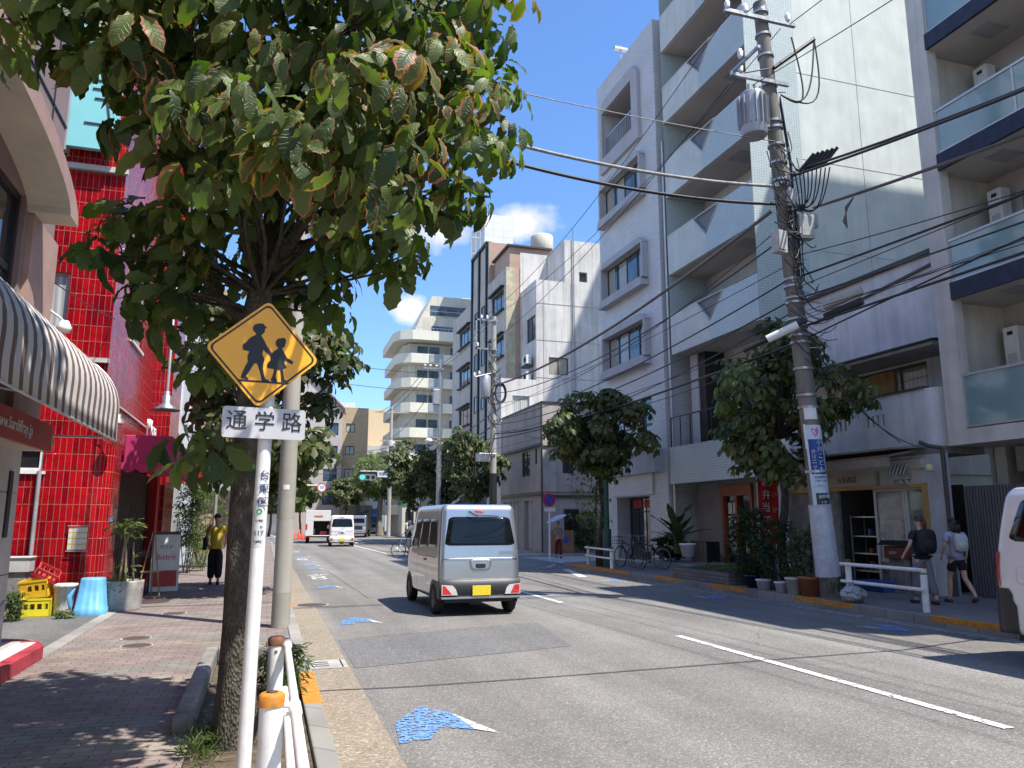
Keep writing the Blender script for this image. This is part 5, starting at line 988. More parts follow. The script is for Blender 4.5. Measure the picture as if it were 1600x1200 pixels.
# ---- the nearest tree
near = [(-1.52, 5, 4.79, .42), (-1.34, 5.2, 4.93, .38), (-1.1, 5, 4.87, .45), (-0.58, 4.6, 4.57, .5), (-0.14, 4.5, 4.69, .45), (0.36, 4.5, 4.79, .5), (0.99, 5, 5.27, .5), (1.50, 5.5, 5.83, .42),
 (-1.03, 5.2, 4.65, .32), (-0.42, 4.35, 4.0, .36), (-0.01, 4.05, 3.91, .34), (0.4, 4.05, 4.14, .36), (1.05, 5, 4.83, .48), (1.62, 5.6, 5.24, .34), (-0.8, 5.2, 4.10, .34),
 (-0.3, 4.35, 3.66, .26), (0.11, 4.15, 3.70, .28), (0.56, 4.3, 3.90, .34), (1.15, 5, 4.38, .42), (1.58, 5.6, 4.75, .30), (-1.22, 6.2, 3.98, .26), (-0.7, 5.6, 3.85, .3), (-0.29, 5.2, 3.74, .30), (0.29, 4.6, 3.72, .28),
 (0.75, 5, 3.84, .30), (1.18, 5.5, 4.20, .30), (1.30, 5.3, 4.08, .20), (-0.94, 6.5, 3.80, .28), (-0.54, 6.5, 3.70, .26), (0.2, 6, 3.80, .34), (0.60, 6.1, 3.86, .32), (0.95, 5.9, 3.90, .26), (-1.08, 6.2, 3.66, .2),
 (-0.70, 6.9, 3.42, .22), (-0.45, 7.2, 3.05, .2), (-0.92, 6.1, 3.34, .12),
 (-.35, 6.6, 3.25, .26), (.1, 6.4, 3.5, .26), (-.95, 6.6, 3.45, .24), (-1.25, 6.1, 3.6, .16), (-.6, 7.0, 2.95, .2), (-.9, 6.0, 3.3, .2), (-.7, 6.3, 3.15, .22), (-.5, 6.6, 2.75, .18), (.3, 6.4, 3.35, .18), (.98, 5.7, 3.72, .18), (1.15, 5.2, 3.92, .16), (-1.0, 6.0, 3.85, .24), (.4, 6.5, 3.55, .28), (.95, 5.7, 3.6, .16), (-.25, 7.2, 3.3, .25),
 (-.9, 5.6, 5.3, .55), (-.3, 5.3, 5.4, .6), (.4, 5.4, 5.4, .6), (1.0, 5.8, 5.7, .5), (-.6, 6.2, 4.9, .55), (.1, 6.3, 4.9, .55), (.7, 6.2, 4.9, .5), (-.3, 5.7, 4.5, .45), (.3, 5.6, 4.5, .45), (.9, 5.9, 4.6, .4),
 (-.9, 5.2, 6.1, .6), (0, 5.2, 6.3, .7), (.9, 5.3, 6.4, .6), (-.4, 5.9, 6.6, .6), (.5, 6.0, 6.6, .6), (-1.6, 5.4, 5.6, .5), (-.5, 4.4, 5.4, .55), (.5, 4.3, 5.5, .55), (0, 4.6, 6.0, .55),
 (-1.3, 4.3, 5.3, .5), (-1.0, 3.6, 5.0, .45),
 (.48, 5.5, 3.55, .2), (-.7, 5.5, 3.58, .24), (-.4, 5.8, 3.9, .3), (.4, 5.8, 4.0, .3), (-.05, 6.5, 3.9, .3), (-.5, 5.2, 4.6, .45), (.3, 5.1, 4.6, .45), (.8, 5.2, 4.9, .4)]
rs = np.random.RandomState(3)
TN = thing('street_tree', 'nearest street tree with big scorched leaves, its trunk beside the school route sign', 'tree', (-.12, 6.0, .11), group='street trees')
cp_, ca_ = clump_points(near, 23.0, rs)
bias = np.array([.62 if (p[1] < 4.9 and p[2] < 4.6) else (.35 if p[0] > 1.0 else .10) for p in cp_])
fr_n = np.array([(1. if p[1] < 4.75 and p[2] < 4.7 else .35) for p in cp_])[:, None]; ca_ = ca_ * np.array([1, 1, .8]) + fr_n * np.array([.25, -.65, .15])
A = rosettes(cp_ - np.array([-.12, 6.0, .11]), ca_, (5, 7), (.11, .235), rs, elev=(-.75, .15), drybias=bias, drymax=.62)
me = leaf_mesh('crown', *A, nst=9, W=.29, fold=.26, droop=.42, serr=.12, nvar=9, mat_=ML_near, seed=5)
link('crown', me, TN)
tr = MB(); R2 = random.Random(2)
path = [(-.13, 6.02, .0), (-.125, 6, .15), (-.135, 6, .45), (-.14, 6, .9), (-.165, 6, 1.5), (-.165, 6.0, 2.1), (-.165, 6, 2.7), (-.16, 6, 3.15), (-.10, 6, 3.6), (-.06, 6, 4.0), (-.05, 5.95, 4.5), (.05, 5.9, 5.2), (.1, 5.8, 6.0), (.05, 5.7, 6.7)]
rad = [.19, .165, .135, .118, .098, .092, .092, .10, .085, .075, .06, .05, .035, .02]
seg = 18; vs = []
pp = []
for k in range(len(path) - 1):
    for j in range(4): q = j / 4; pp.append((tuple(path[k][i] * (1 - q) + path[k + 1][i] * q for i in range(3)), rad[k] * (1 - q) + rad[k + 1] * q))
pp.append((path[-1], rad[-1]))
for i, (p, r) in enumerate(pp):
    for k in range(seg):
        a = 2 * pi * k / seg; rr_ = r * (1 + .05 * sin(3 * a + i * .12) + .03 * sin(5 * a - i * .2) + R2.uniform(-.02, .02)); vs.append((p[0] + rr_ * cos(a), p[1] + rr_ * sin(a), p[2]))
tr.add(vs, [(i * seg + k, i * seg + (k + 1) % seg, (i + 1) * seg + (k + 1) % seg, (i + 1) * seg + k) for i in range(len(pp) - 1) for k in range(seg)], smooth=True)
def limb(mb, a, b, r0, r1, R, bend=.15, n=5):
    a, b = Vector(a), Vector(b); off = Vector((R.uniform(-1, 1), R.uniform(-1, 1), R.uniform(-.2, .6))) * bend * (b - a).length
    pts = [a.lerp(b, i / n) + off * sin(pi * i / n) for i in range(n + 1)]; mb.tube(pts, [r0 + (r1 - r0) * i / n for i in range(n + 1)], 8)
limb(tr, (-.16, 6, 3.1), (-.62, 6.1, 3.75), .05, .03, R2); limb(tr, (-.09, 6, 3.5), (.35, 5.2, 4.2), .055, .03, R2)
tr.build('trunk', M_bark, TN)
br = MB()
for (x, y, z, r) in near:
    zs = min(max(3.35, z - .5), 6.0) if z > 3.5 else 3.2; bx = -.13 + (zs - 3.2) * .06
    limb(br, (bx, 5.98, zs), (x, y, z), .018, .006, R2, .12)
for p in cp_[::6]:
    j = min(near, key=lambda q: (q[0] - p[0]) ** 2 + (q[1] - p[1]) ** 2 + (q[2] - p[2]) ** 2); limb(br, (j[0], j[1], j[2] - .05), tuple(p), .008, .004, R2, .1, 3)
br.build('branches', M_barkd, TN)
# low hanging spray of leaves left of the sign
A = rosettes(np.array([(-.42, 5.25, 2.22), (-.56, 5.2, 2.16), (-.33, 5.15, 2.10), (-.50, 5.3, 2.04), (-.30, 5.2, 2.02)]) - np.array([-.12, 6.0, .11]), np.array([(-.3, -.3, .9)] * 5), (5, 6), (.17, .24), rs, elev=(-.8, 0), dryp=.1)
link('low_spray', leaf_mesh('low_spray', *A, nst=8, W=.30, serr=.08, mat_=ML_near, seed=8), TN)
q = MB(); limb(q, (-.16, 5.95, 2.35), (-.42, 5.2, 2.18), .014, .007, R2, .05); q.build('low_twig', M_twig, TN)

def make_tree(name, label, loc, h0, h1, rx, trunk_h, trunk_r, leafm, barkm, L, nclump, per, seed, W=.31, elev=(-.8, .2), m=(5, 7), nst=4, dryp=.25, lean=0, shape=1.0, cr=.42):
    R = random.Random(seed); rs = np.random.RandomState(seed); t = thing(name, label, 'tree', loc, group='street trees')
    zc, rz = (h0 + h1) / 2, (h1 - h0) / 2; cl = []
    while len(cl) < nclump:
        d = rs.normal(0, 1, 3); d /= np.linalg.norm(d); q = rs.uniform(.35, 1.15) ** .5
        f = 1 + .16 * sin(3 * math.atan2(d[1], d[0]) + seed) + rs.uniform(-.16, .14)
        x, y, z = d[0] * rx * q * f, d[1] * rx * q * f, d[2] * rz * q
        k = 1 - shape * .35 * max(0, -z / rz) ; x *= k; y *= k
        cl.append((x * .85 + lean, y * .85, zc + z * .88, cr * rx / 1.75 * rs.uniform(.6, 1.15)))
    P, Ax = clump_points(cl, per, rs); Ax = Ax * .5 + (P - np.array([lean, 0, zc])) * .3 / rx + np.array([.1, -.3, 0])
    A = rosettes(P, Ax + np.array([0, 0, .35]), m, L, rs, elev=elev, dryp=dryp, drymax=.5)
    link('crown', leaf_mesh('crown', *A, nst=nst, W=W, mat_=leafm, serr=.0, seed=seed), t)
    b = MB(); n = 8; pts = [(.06 * sin(i * .9 + seed) + lean * (i / n) ** 2, .05 * cos(i * 1.3 + seed), (trunk_h + (zc - trunk_h) * .6) * i / n) for i in range(n + 1)]; b.tube(pts, [trunk_r * (1.25 if i == 0 else 1) * (1 - .45 * i / n) for i in range(n + 1)], 10); b.build('trunk', barkm, t, local=True)
    b = MB()
    for (x, y, z, r) in cl[::2]: limb(b, pts[-1] if z > pts[-1][2] else pts[-3], (x, y, z), trunk_r * .3, .012, R, .12, 4)
    b.build('branches', barkm, t, local=True); return t
make_tree('street_tree', 'second street tree on the left footway, seen right of the yellow diamond sign', (-.35, 17, .13), 1.7, 7.1, 2.0, 2.2, .13, ML_mid, M_bark, (.18, .28), 90, 17, 21, nst=5, dryp=.3, cr=.36, lean=.3)
make_tree('street_tree', 'round street tree leaning over the flower pots, right beside the leaning utility pole', (11.05, 14.75, .15), 2.35, 5.95, 1.72, 2.0, .12, ML_mid, M_barkd, (.17, .26), 70, 18, 22, nst=5, dryp=.3)
make_tree('street_tree', 'street tree in front of the white tiled building, beside the parked bicycles', (10.6, 23.6, .15), 2.6, 6.35, 1.8, 2.2, .13, ML_mid, M_barkd, (.19, .30), 70, 18, 23, dryp=.42)
# straggling growth under that crown
t = thing('creeper', 'straggling green creeper hanging round the trunk below the crown by the bicycles', 'climbing plant', (10.4, 23.5, .15)); rs = np.random.RandomState(9)
P = np.array([(10.4 + rs.normal(0, .28) - .25, 23.5 + rs.normal(0, .25), rs.uniform(1.6, 3.2)) for _ in range(60)]) - np.array([10.4, 23.5, .15]); A = rosettes(P, np.array([(0, -.3, 1.)] * 60) + rs.normal(0, .3, (60, 3)), (4, 6), (.10, .18), rs); link('foliage', leaf_mesh('foliage', *A, nst=3, W=.26, mat_=ML_pale, seed=3), t)
q = MB(); q.tube([(10.35, 23.5, .15), (10.3, 23.45, 1.5), (10.4, 23.5, 2.9)], .03, 6); q.build('stem', M_barkd, t)
make_tree('street_tree', 'smaller street tree wrapped round the middle utility pole in front of the beige house', (10.25, 38.8, .12), 2.4, 6.7, 1.75, 2.2, .12, ML_mid, M_barkd, (.22, .34), 55, 16, 24)
make_tree('street_tree', 'dark street tree left of the thin metal lamp pole near the far kerb', (9.3, 52.5, .12), 2.2, 7.1, 2.0, 2.2, .14, ML_mid, M_barkd, (.26, .40), 50, 15, 25)
make_tree('street_tree', 'dark street tree right of the thin metal lamp pole near the far kerb', (12.0, 55.0, .12), 2.3, 7.3, 2.1, 2.2, .14, ML_mid, M_barkd, (.26, .40), 50, 15, 26)
make_tree('crossing_tree', 'large feathery light green tree with a pale trunk behind the traffic signal', (11.0, 79, .12), 3.4, 8.3, 3.2, 3.4, .35, ML_pale, M_barkw, (.30, .45), 80, 15, 27, W=.16, elev=(-.3, .7))
make_tree('street_tree', 'small round tree beside the dark grey truck far down the road', (8.6, 90, .12), 2.2, 6.4, 2.2, 2.0, .15, ML_mid, M_bark, (.3, .45), 36, 14, 28)
for i, (x, y, lb) in enumerate([(.4, 74.0, 'far left street tree directly behind the row of red cones'), (2.2, 80, 'far left street tree between the cones and the white truck'), (3.6, 88, 'far left street tree just above the open backed white truck')]):
    make_tree('street_tree', lb, (x, y, .12), 2.3, 6.2, 2.4, 2.2, .14, ML_mid if i != 1 else ML_pale, M_bark, (.3, .45), 44, 14, 30 + i)
# ================================================================ shrubs, pots, weeds
def shrub(name, label, cat, loc, pts, L, W, lm, m=(4, 6), nst=4, elev=(-.5, .6), seed=1, group=None, stems=0, stemh=1, stemm=None):
    rs = np.random.RandomState(seed); t = thing(name, label, cat, loc, group=group)
    P = np.array(pts, float); A = rosettes(P, np.array([(0, 0, 1.)] * len(P)) + rs.normal(0, .35, (len(P), 3)), m, L, rs, elev=elev, stalk=.03, dryp=0); link('foliage', leaf_mesh('foliage', *A, nst=nst, W=W, mat_=lm, seed=seed), t)
    if stems:
        R = random.Random(seed); b = MB()
        for i in range(stems): p = pts[R.randrange(len(pts))]; limb(b, (p[0] * .25, p[1] * .25, 0), p, .014, .006, R, .1, 4)
        b.build('stems', stemm or M_barkd, t, local=True)
    return t
def gpts(n_, rx, ry, z0, z1, seed):
    rs = np.random.RandomState(seed); o = []
    for _ in range(int(n_ * 2.6)):
        z = rs.uniform(z0, z1); k = sqrt(max(.1, 1 - ((z - (z0 + z1) / 2) / (z1 - z0) * 1.7) ** 2)); a = rs.uniform(0, 6.28); r = rs.uniform(.3, 1); o.append((rx * k * r * cos(a), ry * k * r * sin(a), z))
    return o
shrub('clipped_shrub', 'tall dark leafy shrub behind the first white pot under the tree', 'shrub', (10.75, 15.6, .15), gpts(95, .55, .5, .25, 1.75, 1), (.10, .18), .2, ML_lush, seed=1, stems=6)
shrub('bushy_shrub', 'wide dark green shrub in the middle of the pots', 'shrub', (10.75, 14.6, .15), gpts(100, .55, .5, .2, 1.5, 2), (.07, .14), .2, ML_lush, seed=2, stems=6)
shrub('feathery_shrub', 'light feathery shrub next to the base of the leaning utility pole', 'shrub', (10.7, 13.65, .15), gpts(90, .45, .4, .15, 1.3, 3), (.09, .16), .12, ML_shrub, seed=3, stems=6)
shrub('weeds', 'low weeds round the foot of the leaning utility pole', 'weeds', (10.8, 12.85, .15), gpts(45, .35, .35, .02, .45, 4), (.06, .12), .14, ML_shrub, seed=4)
shrub('low_conifer', 'low flat dark evergreen left of the banana plant', 'shrub', (12.35, 22.2, .15), gpts(60, .75, .5, .35, .95, 5), (.12, .2), .3, ML_lush, seed=5, stems=4)
shrub('planter_flowers', 'grey green flowering plants in the low block planter bed', 'plants', (11.0, 17.3, .3), gpts(70, .5, 1.1, .0, .28, 6), (.06, .11), .10, ML_pale, seed=6)
shrub('kerb_plants', 'small bright flowering weeds growing behind the rusty capped post', 'weeds', (.22, 7.5, .12), gpts(60, .22, .5, .03, .42, 7), (.06, .11), .13, ML_shrub, seed=7, stems=5)
shrub('pit_grass', 'tuft of short grass at the foot of the nearest tree', 'grass', (-.30, 5.9, .11), gpts(26, .16, .4, .0, .08, 8), (.07, .12), .05, ML_shrub, elev=(.5, 1.4), seed=8)
shrub('wall_weeds', 'weeds at the foot of the beige wall beside the yellow crates', 'weeds', (-3.62, 13.9, .12), gpts(26, .14, .2, .03, .45, 9), (.06, .12), .14, ML_shrub, seed=9)
shrub('dry_weeds', 'dry weeds between the white bucket and the blue bin', 'weeds', (-2.93, 14.05, .12), gpts(16, .14, .1, .0, .12, 10), (.05, .1), .16, ML_pale, seed=10)
shrub('bamboo_shrub', 'slender dark leaved shrub by the pale wall behind the standing sign', 'shrub', (-2.1, 24.5, .12), gpts(110, .45, .5, .8, 2.7, 11), (.10, .17), .15, ML_shrub, seed=11, stems=7)
shrub('sunlit_shrub', 'bright green sunlit shrub beside the person in yellow', 'shrub', (-1.95, 27.5, .12), gpts(150, .75, .7, .6, 2.6, 12), (.10, .17), .15, ML_pale, seed=12, stems=8)
shrub('yellowing_shrub', 'low yellowing shrub left of the person in yellow', 'shrub', (-1.9, 25.4, .12), gpts(60, .4, .4, .1, .85, 13), (.07, .13), .12, ML_pale, seed=13)
shrub('wall_creeper', 'green creeper against the beige corner house wall', 'climbing plant', (14.9, 35.0, .05), gpts(80, .7, .25, .2, 2.0, 14), (.14, .22), .2, ML_shrub, seed=14, stems=4)
# banana plant: long arching blades
t = thing('banana_plant', 'tall banana plant with long dark blades by the brick pillar', 'plant', (12.3, 21.7, .15)); rs = np.random.RandomState(4)
P, D, U, L = [], [], [], []
for i in range(13):
    a = i * 2.4; el = rs.uniform(.35, 1.45); P.append((rs.uniform(-.1, .1), rs.uniform(-.1, .1), .75 + rs.uniform(-.1, .3))); D.append((cos(a) * cos(el), sin(a) * cos(el), sin(el))); U.append((-cos(a) * sin(el), -sin(a) * sin(el), cos(el) + .2)); L.append(rs.uniform(.8, 1.35))
link('foliage', leaf_mesh('foliage', np.array(P), np.array(D), np.array(U), np.array(L), rs.uniform(.2, 1, 13), np.zeros(13), nst=9, W=.13, fold=.25, droop=.35, serr=.06, mat_=ML_lush, seed=2), t)
b = MB()
for i in range(4): b.tube([(.05 * i - .08, 0, .45), (.04 * i - .06, .02, 1.1)], [.05, .03], 8)
b.build('stem', ML_pale, t, local=True)
# ================================================================ poles, cables, signs, rails
def band(m, p, r, mi=0, h=.04): m.tube([(p[0], p[1], p[2] - h / 2), (p[0], p[1], p[2] + h / 2)], r, 16, mi)
P1b, P1t = Vector((10.66, 12.9, .15)), Vector((9.90, 12.95, 13.0))
def q1(z): return P1b.lerp(P1t, (z - .15) / 12.85)
U1 = thing('utility_pole', 'leaning concrete utility pole crowded with boxes and cables, blue clinic plate near its foot', 'utility pole', tuple(P1b), group='utility poles')
m = MB(); m.tube([q1(.15 + 12.85 * i / 12) for i in range(13)], [.195 - .055 * i / 12 for i in range(13)], 20); m.build('pole', mat('weathered_pole_concrete', (.20, .18, .155), .9, var=.28, scale=3, bump=.2, stretch=(1, 1, .3)), U1)
m = MB(); m.tube([q1(.55), q1(1.95)], [.235, .215], 20); m.build('base_cover', mat('pale_cover', (.50, .52, .56), .5, var=.15, scale=7), U1)
for z in (2.6, 3.9, 4.15, 4.7, 5.25, 5.4, 5.6, 5.75, 6.1, 6.2, 6.45, 6.6, 8.7, 8.8, 9.2, 9.6, 10.0, 10.15, 11.0, 11.7, 12.2, 12.75): m = MB(); band(m, q1(z), .225 - .004 * z, 0, .05); m.build('steel_band', M_steel, U1)
m = MB()
for i in range(9): z = 4.2 + i * .95; p = q1(z); sgn = 1 if i % 2 else -1; m.tube([(p.x + sgn * .1, p.y - .05, z), (p.x + sgn * .34, p.y - .12, z)], .012, 6)
m.build('climbing_bolt', M_steel, U1)
p = q1(12.75); m = MB(); m.tube([p, p + Vector((0, 0, .25))], [.15, .13], 14); m.box(p.x - 1.05, p.x + .75, p.y - .22, p.y - .14, 12.45, 12.53); m.build('cross_arm', M_steel, U1)
a = q1(10.85); m = MB(); m.box(a.x - 1.1, a.x + .35, a.y - .22, a.y - .15, 10.95, 11.03); m.obox((a.x - 1.0, a.y - .55, 11.1), (.06, 1.0, .06)); m.build('cross_arm', M_steel, U1)
m = MB(); m.tube([q1(11.35) + Vector((.05, -.16, 0)), q1(12.2) + Vector((1.15, -.25, 0))], .045, 8); m.tube([q1(11.3) + Vector((-.05, -.2, 0)), q1(10.9) + Vector((-.95, -.2, .1))], .015, 6); m.build('bracket_arm', M_dark, U1)
def insul(m, c, s=1): m.lathe([(0, .14), (.035, .13), (.035, .08), (.065, .07), (.035, .04), (.065, .03), (.035, 0), (.06, -.02), (.04, -.07), (0, -.08)], c, 10)
for dx, z in ((-1.0, 12.6), (-.55, 12.6), (-.85, 11.12), (-1.08, 11.2), (.55, 12.62)): m = MB(); insul(m, (q1(z).x + dx, q1(z).y - .2 - (.35 if z < 12 and dx < -1 else 0), z)); m.build('insulator', M_white, U1)
# transformer
c = q1(10.2) + Vector((-.58, -.10, 0)); T = MB(); T.lathe([(0, -.52), (.25, -.52), (.262, -.515), (.27, -.50), (.27, .42), (.265, .44), (.25, .45), (0, .48)], c, 24); 
T.build('transformer', mat('transformer_grey', (.36, .37, .39), .45, .3, var=.12), U1)
T = MB()
for k in range(16): an = 2 * pi * k / 16; T.obox((c.x + .30 * cos(an), c.y + .30 * sin(an), c.z + .02), (.07, .012, .66), rz=an)
for k in range(3): T.tube([(c.x - .15 + .14 * k, c.y - .1, c.z + .45), (c.x - .16 + .15 * k, c.y - .12, c.z + .6)], .03, 8)
T.build('cooling_fins', MATS['transformer_grey'], U1)
# junction boxes and closures
for nm, z, off, sz, rz, mt in (('junction_box', 8.35, (.05, -.22, 0), (.20, .08, .38), .05, 'box_grey'), ('junction_box', 7.72, (.30, -.20, 0), (.34, .22, .52), -.15, 'box_grey'), ('junction_box', 7.25, (-.42, -.25, .05), (.26, .2, .46), .2, 'box_grey'), ('junction_box', 7.95, (.62, -.05, 0), (.22, .2, .30), 0, 'box_grey')):
    cc = q1(z) + Vector(off); m = MB(); m.obox(cc, sz, rz=rz, rx=.06); m.obox(cc + Vector((0, -sz[1] / 2 - .01, 0)), (sz[0] * .8, .012, sz[2] * .82), rz=rz, rx=.06); m.build(nm, mat('box_grey', (.46, .45, .43), .6, var=.15, scale=6), U1, bevel=.012)
m = MB(); a, b = q1(5.55) + Vector((-.25, -.3, .0)), q1(5.3) + Vector((-.72, .1, .0)); m.tube([a, b], .085, 12); m.build('cable_closure', M_white, U1)
m = MB(); m.tube([b, b + (b - a) * .8], .05, 10); m.build('closure_end', M_black, U1); m = MB(); m.tube([a, a - (b - a) * .3], .04, 8); m.build('closure_end', M_black, U1)
m = MB(); a, b = q1(6.0) + Vector((.25, -.55, -.1)), q1(6.1) + Vector((.62, -1.2, .0)); m.tube([a, b], .10, 12); m.build('cable_closure', mat('closure_grey', (.42, .42, .40), .5), U1)
m = MB(); m.tube([a + Vector((0, 0, -.22)), b + Vector((0, 0, -.22))], .085, 12); m.build('closure_end', M_blackp, U1)
# black cable terminations and hanging loops
R3 = random.Random(12); m = MB(); c0 = q1(9.0)
for k in range(6): s0 = c0 + Vector((.22 + .07 * k, -.35 - .06 * k, -.12 + .01 * k)); m.tube([s0, s0 + Vector((.2, -.25, .33))], [.045, .035], 8)
for k in range(9):
    s0 = c0 + Vector((.15 + .07 * k, -.3 - .05 * k, -.1)); e = q1(8.3) + Vector((.1, -.1, 0)); n = 12; lowz = .35 + R3.uniform(0, .25)
    m.tube([s0.lerp(e, i / n) + Vector((.10 * sin(pi * i / n), -.05 * sin(pi * i / n), -lowz * sin(pi * i / n))) for i in range(n + 1)], .014, 6)
m.build('cable_terminations', M_black, U1)
m = MB()
def loop(a, b, drop, r=.014, side=(0, 0)):
    n = 12; a, b = Vector(a), Vector(b); m.tube([a.lerp(b, i / n) + Vector((side[0] * sin(pi * i / n), side[1] * sin(pi * i / n), -drop * sin(pi * i / n))) for i in range(n + 1)], r, 6)
tip = q1(12.2) + Vector((1.15, -.25, 0)); tip2 = q1(11.9) + Vector((.55, -.22, .25))
for (a, sd) in ((tip, .35), (tip + Vector((0, 0, .05)), .1), (tip2, .3)): loop(a, q1(10.75) + Vector((.15, -.15, 0)), .75, .018, (sd, -.1))
for k in range(34):
    z = R3.uniform(6.7, 9.6); a = q1(z) + Vector((R3.uniform(-.45, .0), -.2, 0)); b = q1(z - R3.uniform(-.3, .9)) + Vector((R3.uniform(.0, .55), -.2, 0)); loop(a, b, R3.uniform(.1, .45), .012, (R3.uniform(-.25, .25), -.08))
for k in range(16):
    z = R3.uniform(4.8, 6.6); a = q1(z) + Vector((R3.uniform(-.4, .0), -.2, 0)); b = q1(z - .2) + Vector((R3.uniform(.1, .7), -.2 - R3.random() * .5, 0)); loop(a, b, R3.uniform(.1, .35), .008, (0, -.08))
for k in range(7): off = Vector((.13 + .02 * k, -.15 + .03 * k, 0)); m.tube([q1(10.7 - .01 * k) + off, q1(9.2) + off * 1.3, q1(8.2) + off * 1.1, q1(7.0 + .1 * k) + off], .016, 6)
for k in range(5): off = Vector((-.06 + .05 * k, -.19, 0)); m.tube([q1(8.1) + off, q1(7.4) + off * 1.2, q1(6.6) + off], .013, 6)
m.build('cable_loops', M_blackp, U1)
# plate of the clinic and torn paper
ax = (P1t - P1b).normalized()
def polepatch(name, zc, w, h, r, mts, parent, mi=0, du=0, yaw=.0, thick=.004, cen=None):
    """a patch curved round the leaning pole"""
    m = MB(); n = 8; cc = cen if cen is not None else q1(zc); A = []
    for j in range(2):
        for i in range(n + 1):
            an = -pi / 2 + yaw + (du + w * (i / n - .5)) / r; pz = cc + ax * ((j - .5) * h) if cen is None else cc + Vector((0, 0, (j - .5) * h)); A.append((pz.x + r * cos(an), pz.y + r * sin(an), pz.z))
    m.add(A, [(i, i + 1, n + 2 + i, n + 1 + i) for i in range(n)], mi, True); return m.build(name, mts, parent)
M_plate = mat('pale_blue_plate', (.55, .68, .76), .4, var=.05); M_dblue = mat('dark_blue_print', (.015, .05, .26), .4); M_pinkp = mat('pink_print', (.75, .12, .32), .5); M_greenb = mat('black_green_print', (.015, .045, .045), .4)
zc = 2.72; rp_ = .205; yw = -.32
pl = polepatch('advert_plate', zc, .40, 1.62, rp_, M_plate, U1, yaw=yw)
cc = q1(zc)
def PV(u, v, e=.0):
    an = -pi / 2 + yw + u / rp_; r = rp_ + e; p = q1(zc) + ax * v; return (p.x + r * cos(an), p.y + r * sin(an), p.z)
def PF(u, v, e=.012):
    an = -pi / 2 + yw + u / rp_; n = Vector((cos(an), sin(an), 0)); up = ax; rt = up.cross(n); p = PV(u, v, e); return Matrix(((rt.x, up.x, n.x, p[0]), (rt.y, up.y, n.y, p[1]), (rt.z, up.z, n.z, p[2]), (0, 0, 0, 1)))
def ppatch(name, u0, u1, v0, v1, mt, e):
    m = MB(); n = 6; A = [PV(u0 + (u1 - u0) * i / n, v, e) for v in (v0, v1) for i in range(n + 1)]; m.add(A, [(i, i + 1, n + 2 + i, n + 1 + i) for i in range(n)], 0, True); return m.build(name, mt, pl)
ppatch('blue_panel', -.15, .15, -.18, .52, M_dblue, .003); ppatch('address_panel', -.12, .17, -.79, -.55, M_greenb, .003)
m = MB(); m.add([PV(u, v, .004) for u, v in [(-.05, .76), (-.07, .70), (-.055, .64), (-.03, .60), (.0, .56), (.04, .60), (.065, .65), (.075, .71), (.05, .76), (.02, .72), (-.02, .72)]], [tuple(range(11))]); m.build('pink_flower_mark', M_pinkp, pl)
for i, ch in enumerate('小川こども'): text_obj('clinic_name', ch, .125, PF(.055, .45 - i * .135), M_white, pl)
for i, ch in enumerate('クリニック'): text_obj('clinic_name', ch, .10, PF(-.075, .26 - i * .098), M_white, pl)
text_obj('small_print', '浅草橋駅前', .05, PF(.0, -.24), M_dblue, pl); text_obj('small_print', '小児科・内科', .04, PF(.0, -.31), M_dblue, pl); text_obj('small_print', 'この先すぐ→', .05, PF(.0, -.41), M_pinkp, pl)
text_obj('address', '浅草橋', .075, PF(.02, -.625), M_white, pl); text_obj('address', '1-21', .07, PF(.02, -.73), M_white, pl)
polepatch('torn_paper', 3.78, .26, .28, .205, M_white, U1, yaw=-.5); polepatch('torn_paper', 3.3, .06, .5, .205, M_white, U1, yaw=-1.25)

P2 = (10.6, 36.5); U2 = thing('utility_pole', 'middle utility pole with crossarm frame and coiled cables in front of the grey building', 'utility pole', (P2[0], P2[1], .12), group='utility poles')
m = MB(); m.tube([(P2[0], P2[1], .12), (P2[0], P2[1], 11.9)], [.18, .13], 16); m.build('pole', M_concp, U2)
m = MB(); m.tube([(P2[0], P2[1], 2.2), (P2[0], P2[1], 3.9)], [.19, .185], 16); m.build('dark_sleeve', M_blackp, U2)
m = MB(); m.box(P2[0] - 1.0, P2[0] + .15, P2[1] - .2, P2[1] - .14, 11.6, 11.68); m.box(P2[0] - 1.0, P2[0] + .15, P2[1] - .2, P2[1] - .14, 10.1, 10.18); m.box(P2[0] - 1.0, P2[0] - .93, P2[1] - .2, P2[1] - .14, 10.1, 11.68); m.tube([(P2[0] - 1.1, P2[1] - .5, 8.6), (P2[0], P2[1] - .1, 8.95)], .04, 6); m.tube([(P2[0] - .8, P2[1] - .3, 4.85), (P2[0] + .1, P2[1] - .2, 4.85)], .03, 6); m.build('cross_arm', M_steel, U2)
m = MB()
for dx, z in ((-.7, 11.75), (-.4, 11.75), (-1.05, 8.75), (-.8, 8.85), (-.9, 10.3)): insul(m, (P2[0] + dx, P2[1] - .2, z))
m.build('insulator', M_white, U2)
m = MB(); m.lathe([(0, -.6), (.22, -.58), (.26, -.5), (.26, .5), (.2, .58), (0, .6)], (P2[0] - .45, P2[1] - .1, 8.2), 18); m.build('transformer', MATS['transformer_grey'], U2)
m = MB(); m.box(P2[0] - .95, P2[0] - .25, P2[1] - .35, P2[1] - .2, 4.45, 4.85); m.build('reflector_box', M_steel, U2)
m = MB()
for k in range(5): m.tube([(P2[0] + .28 + (.30 + .02 * k) * cos(a) * .8, P2[1] - .25 - .02 * k, 7.9 + (.42 + .03 * k) * sin(a)) for a in [i * pi / 8 for i in range(17)]], .02, 5)
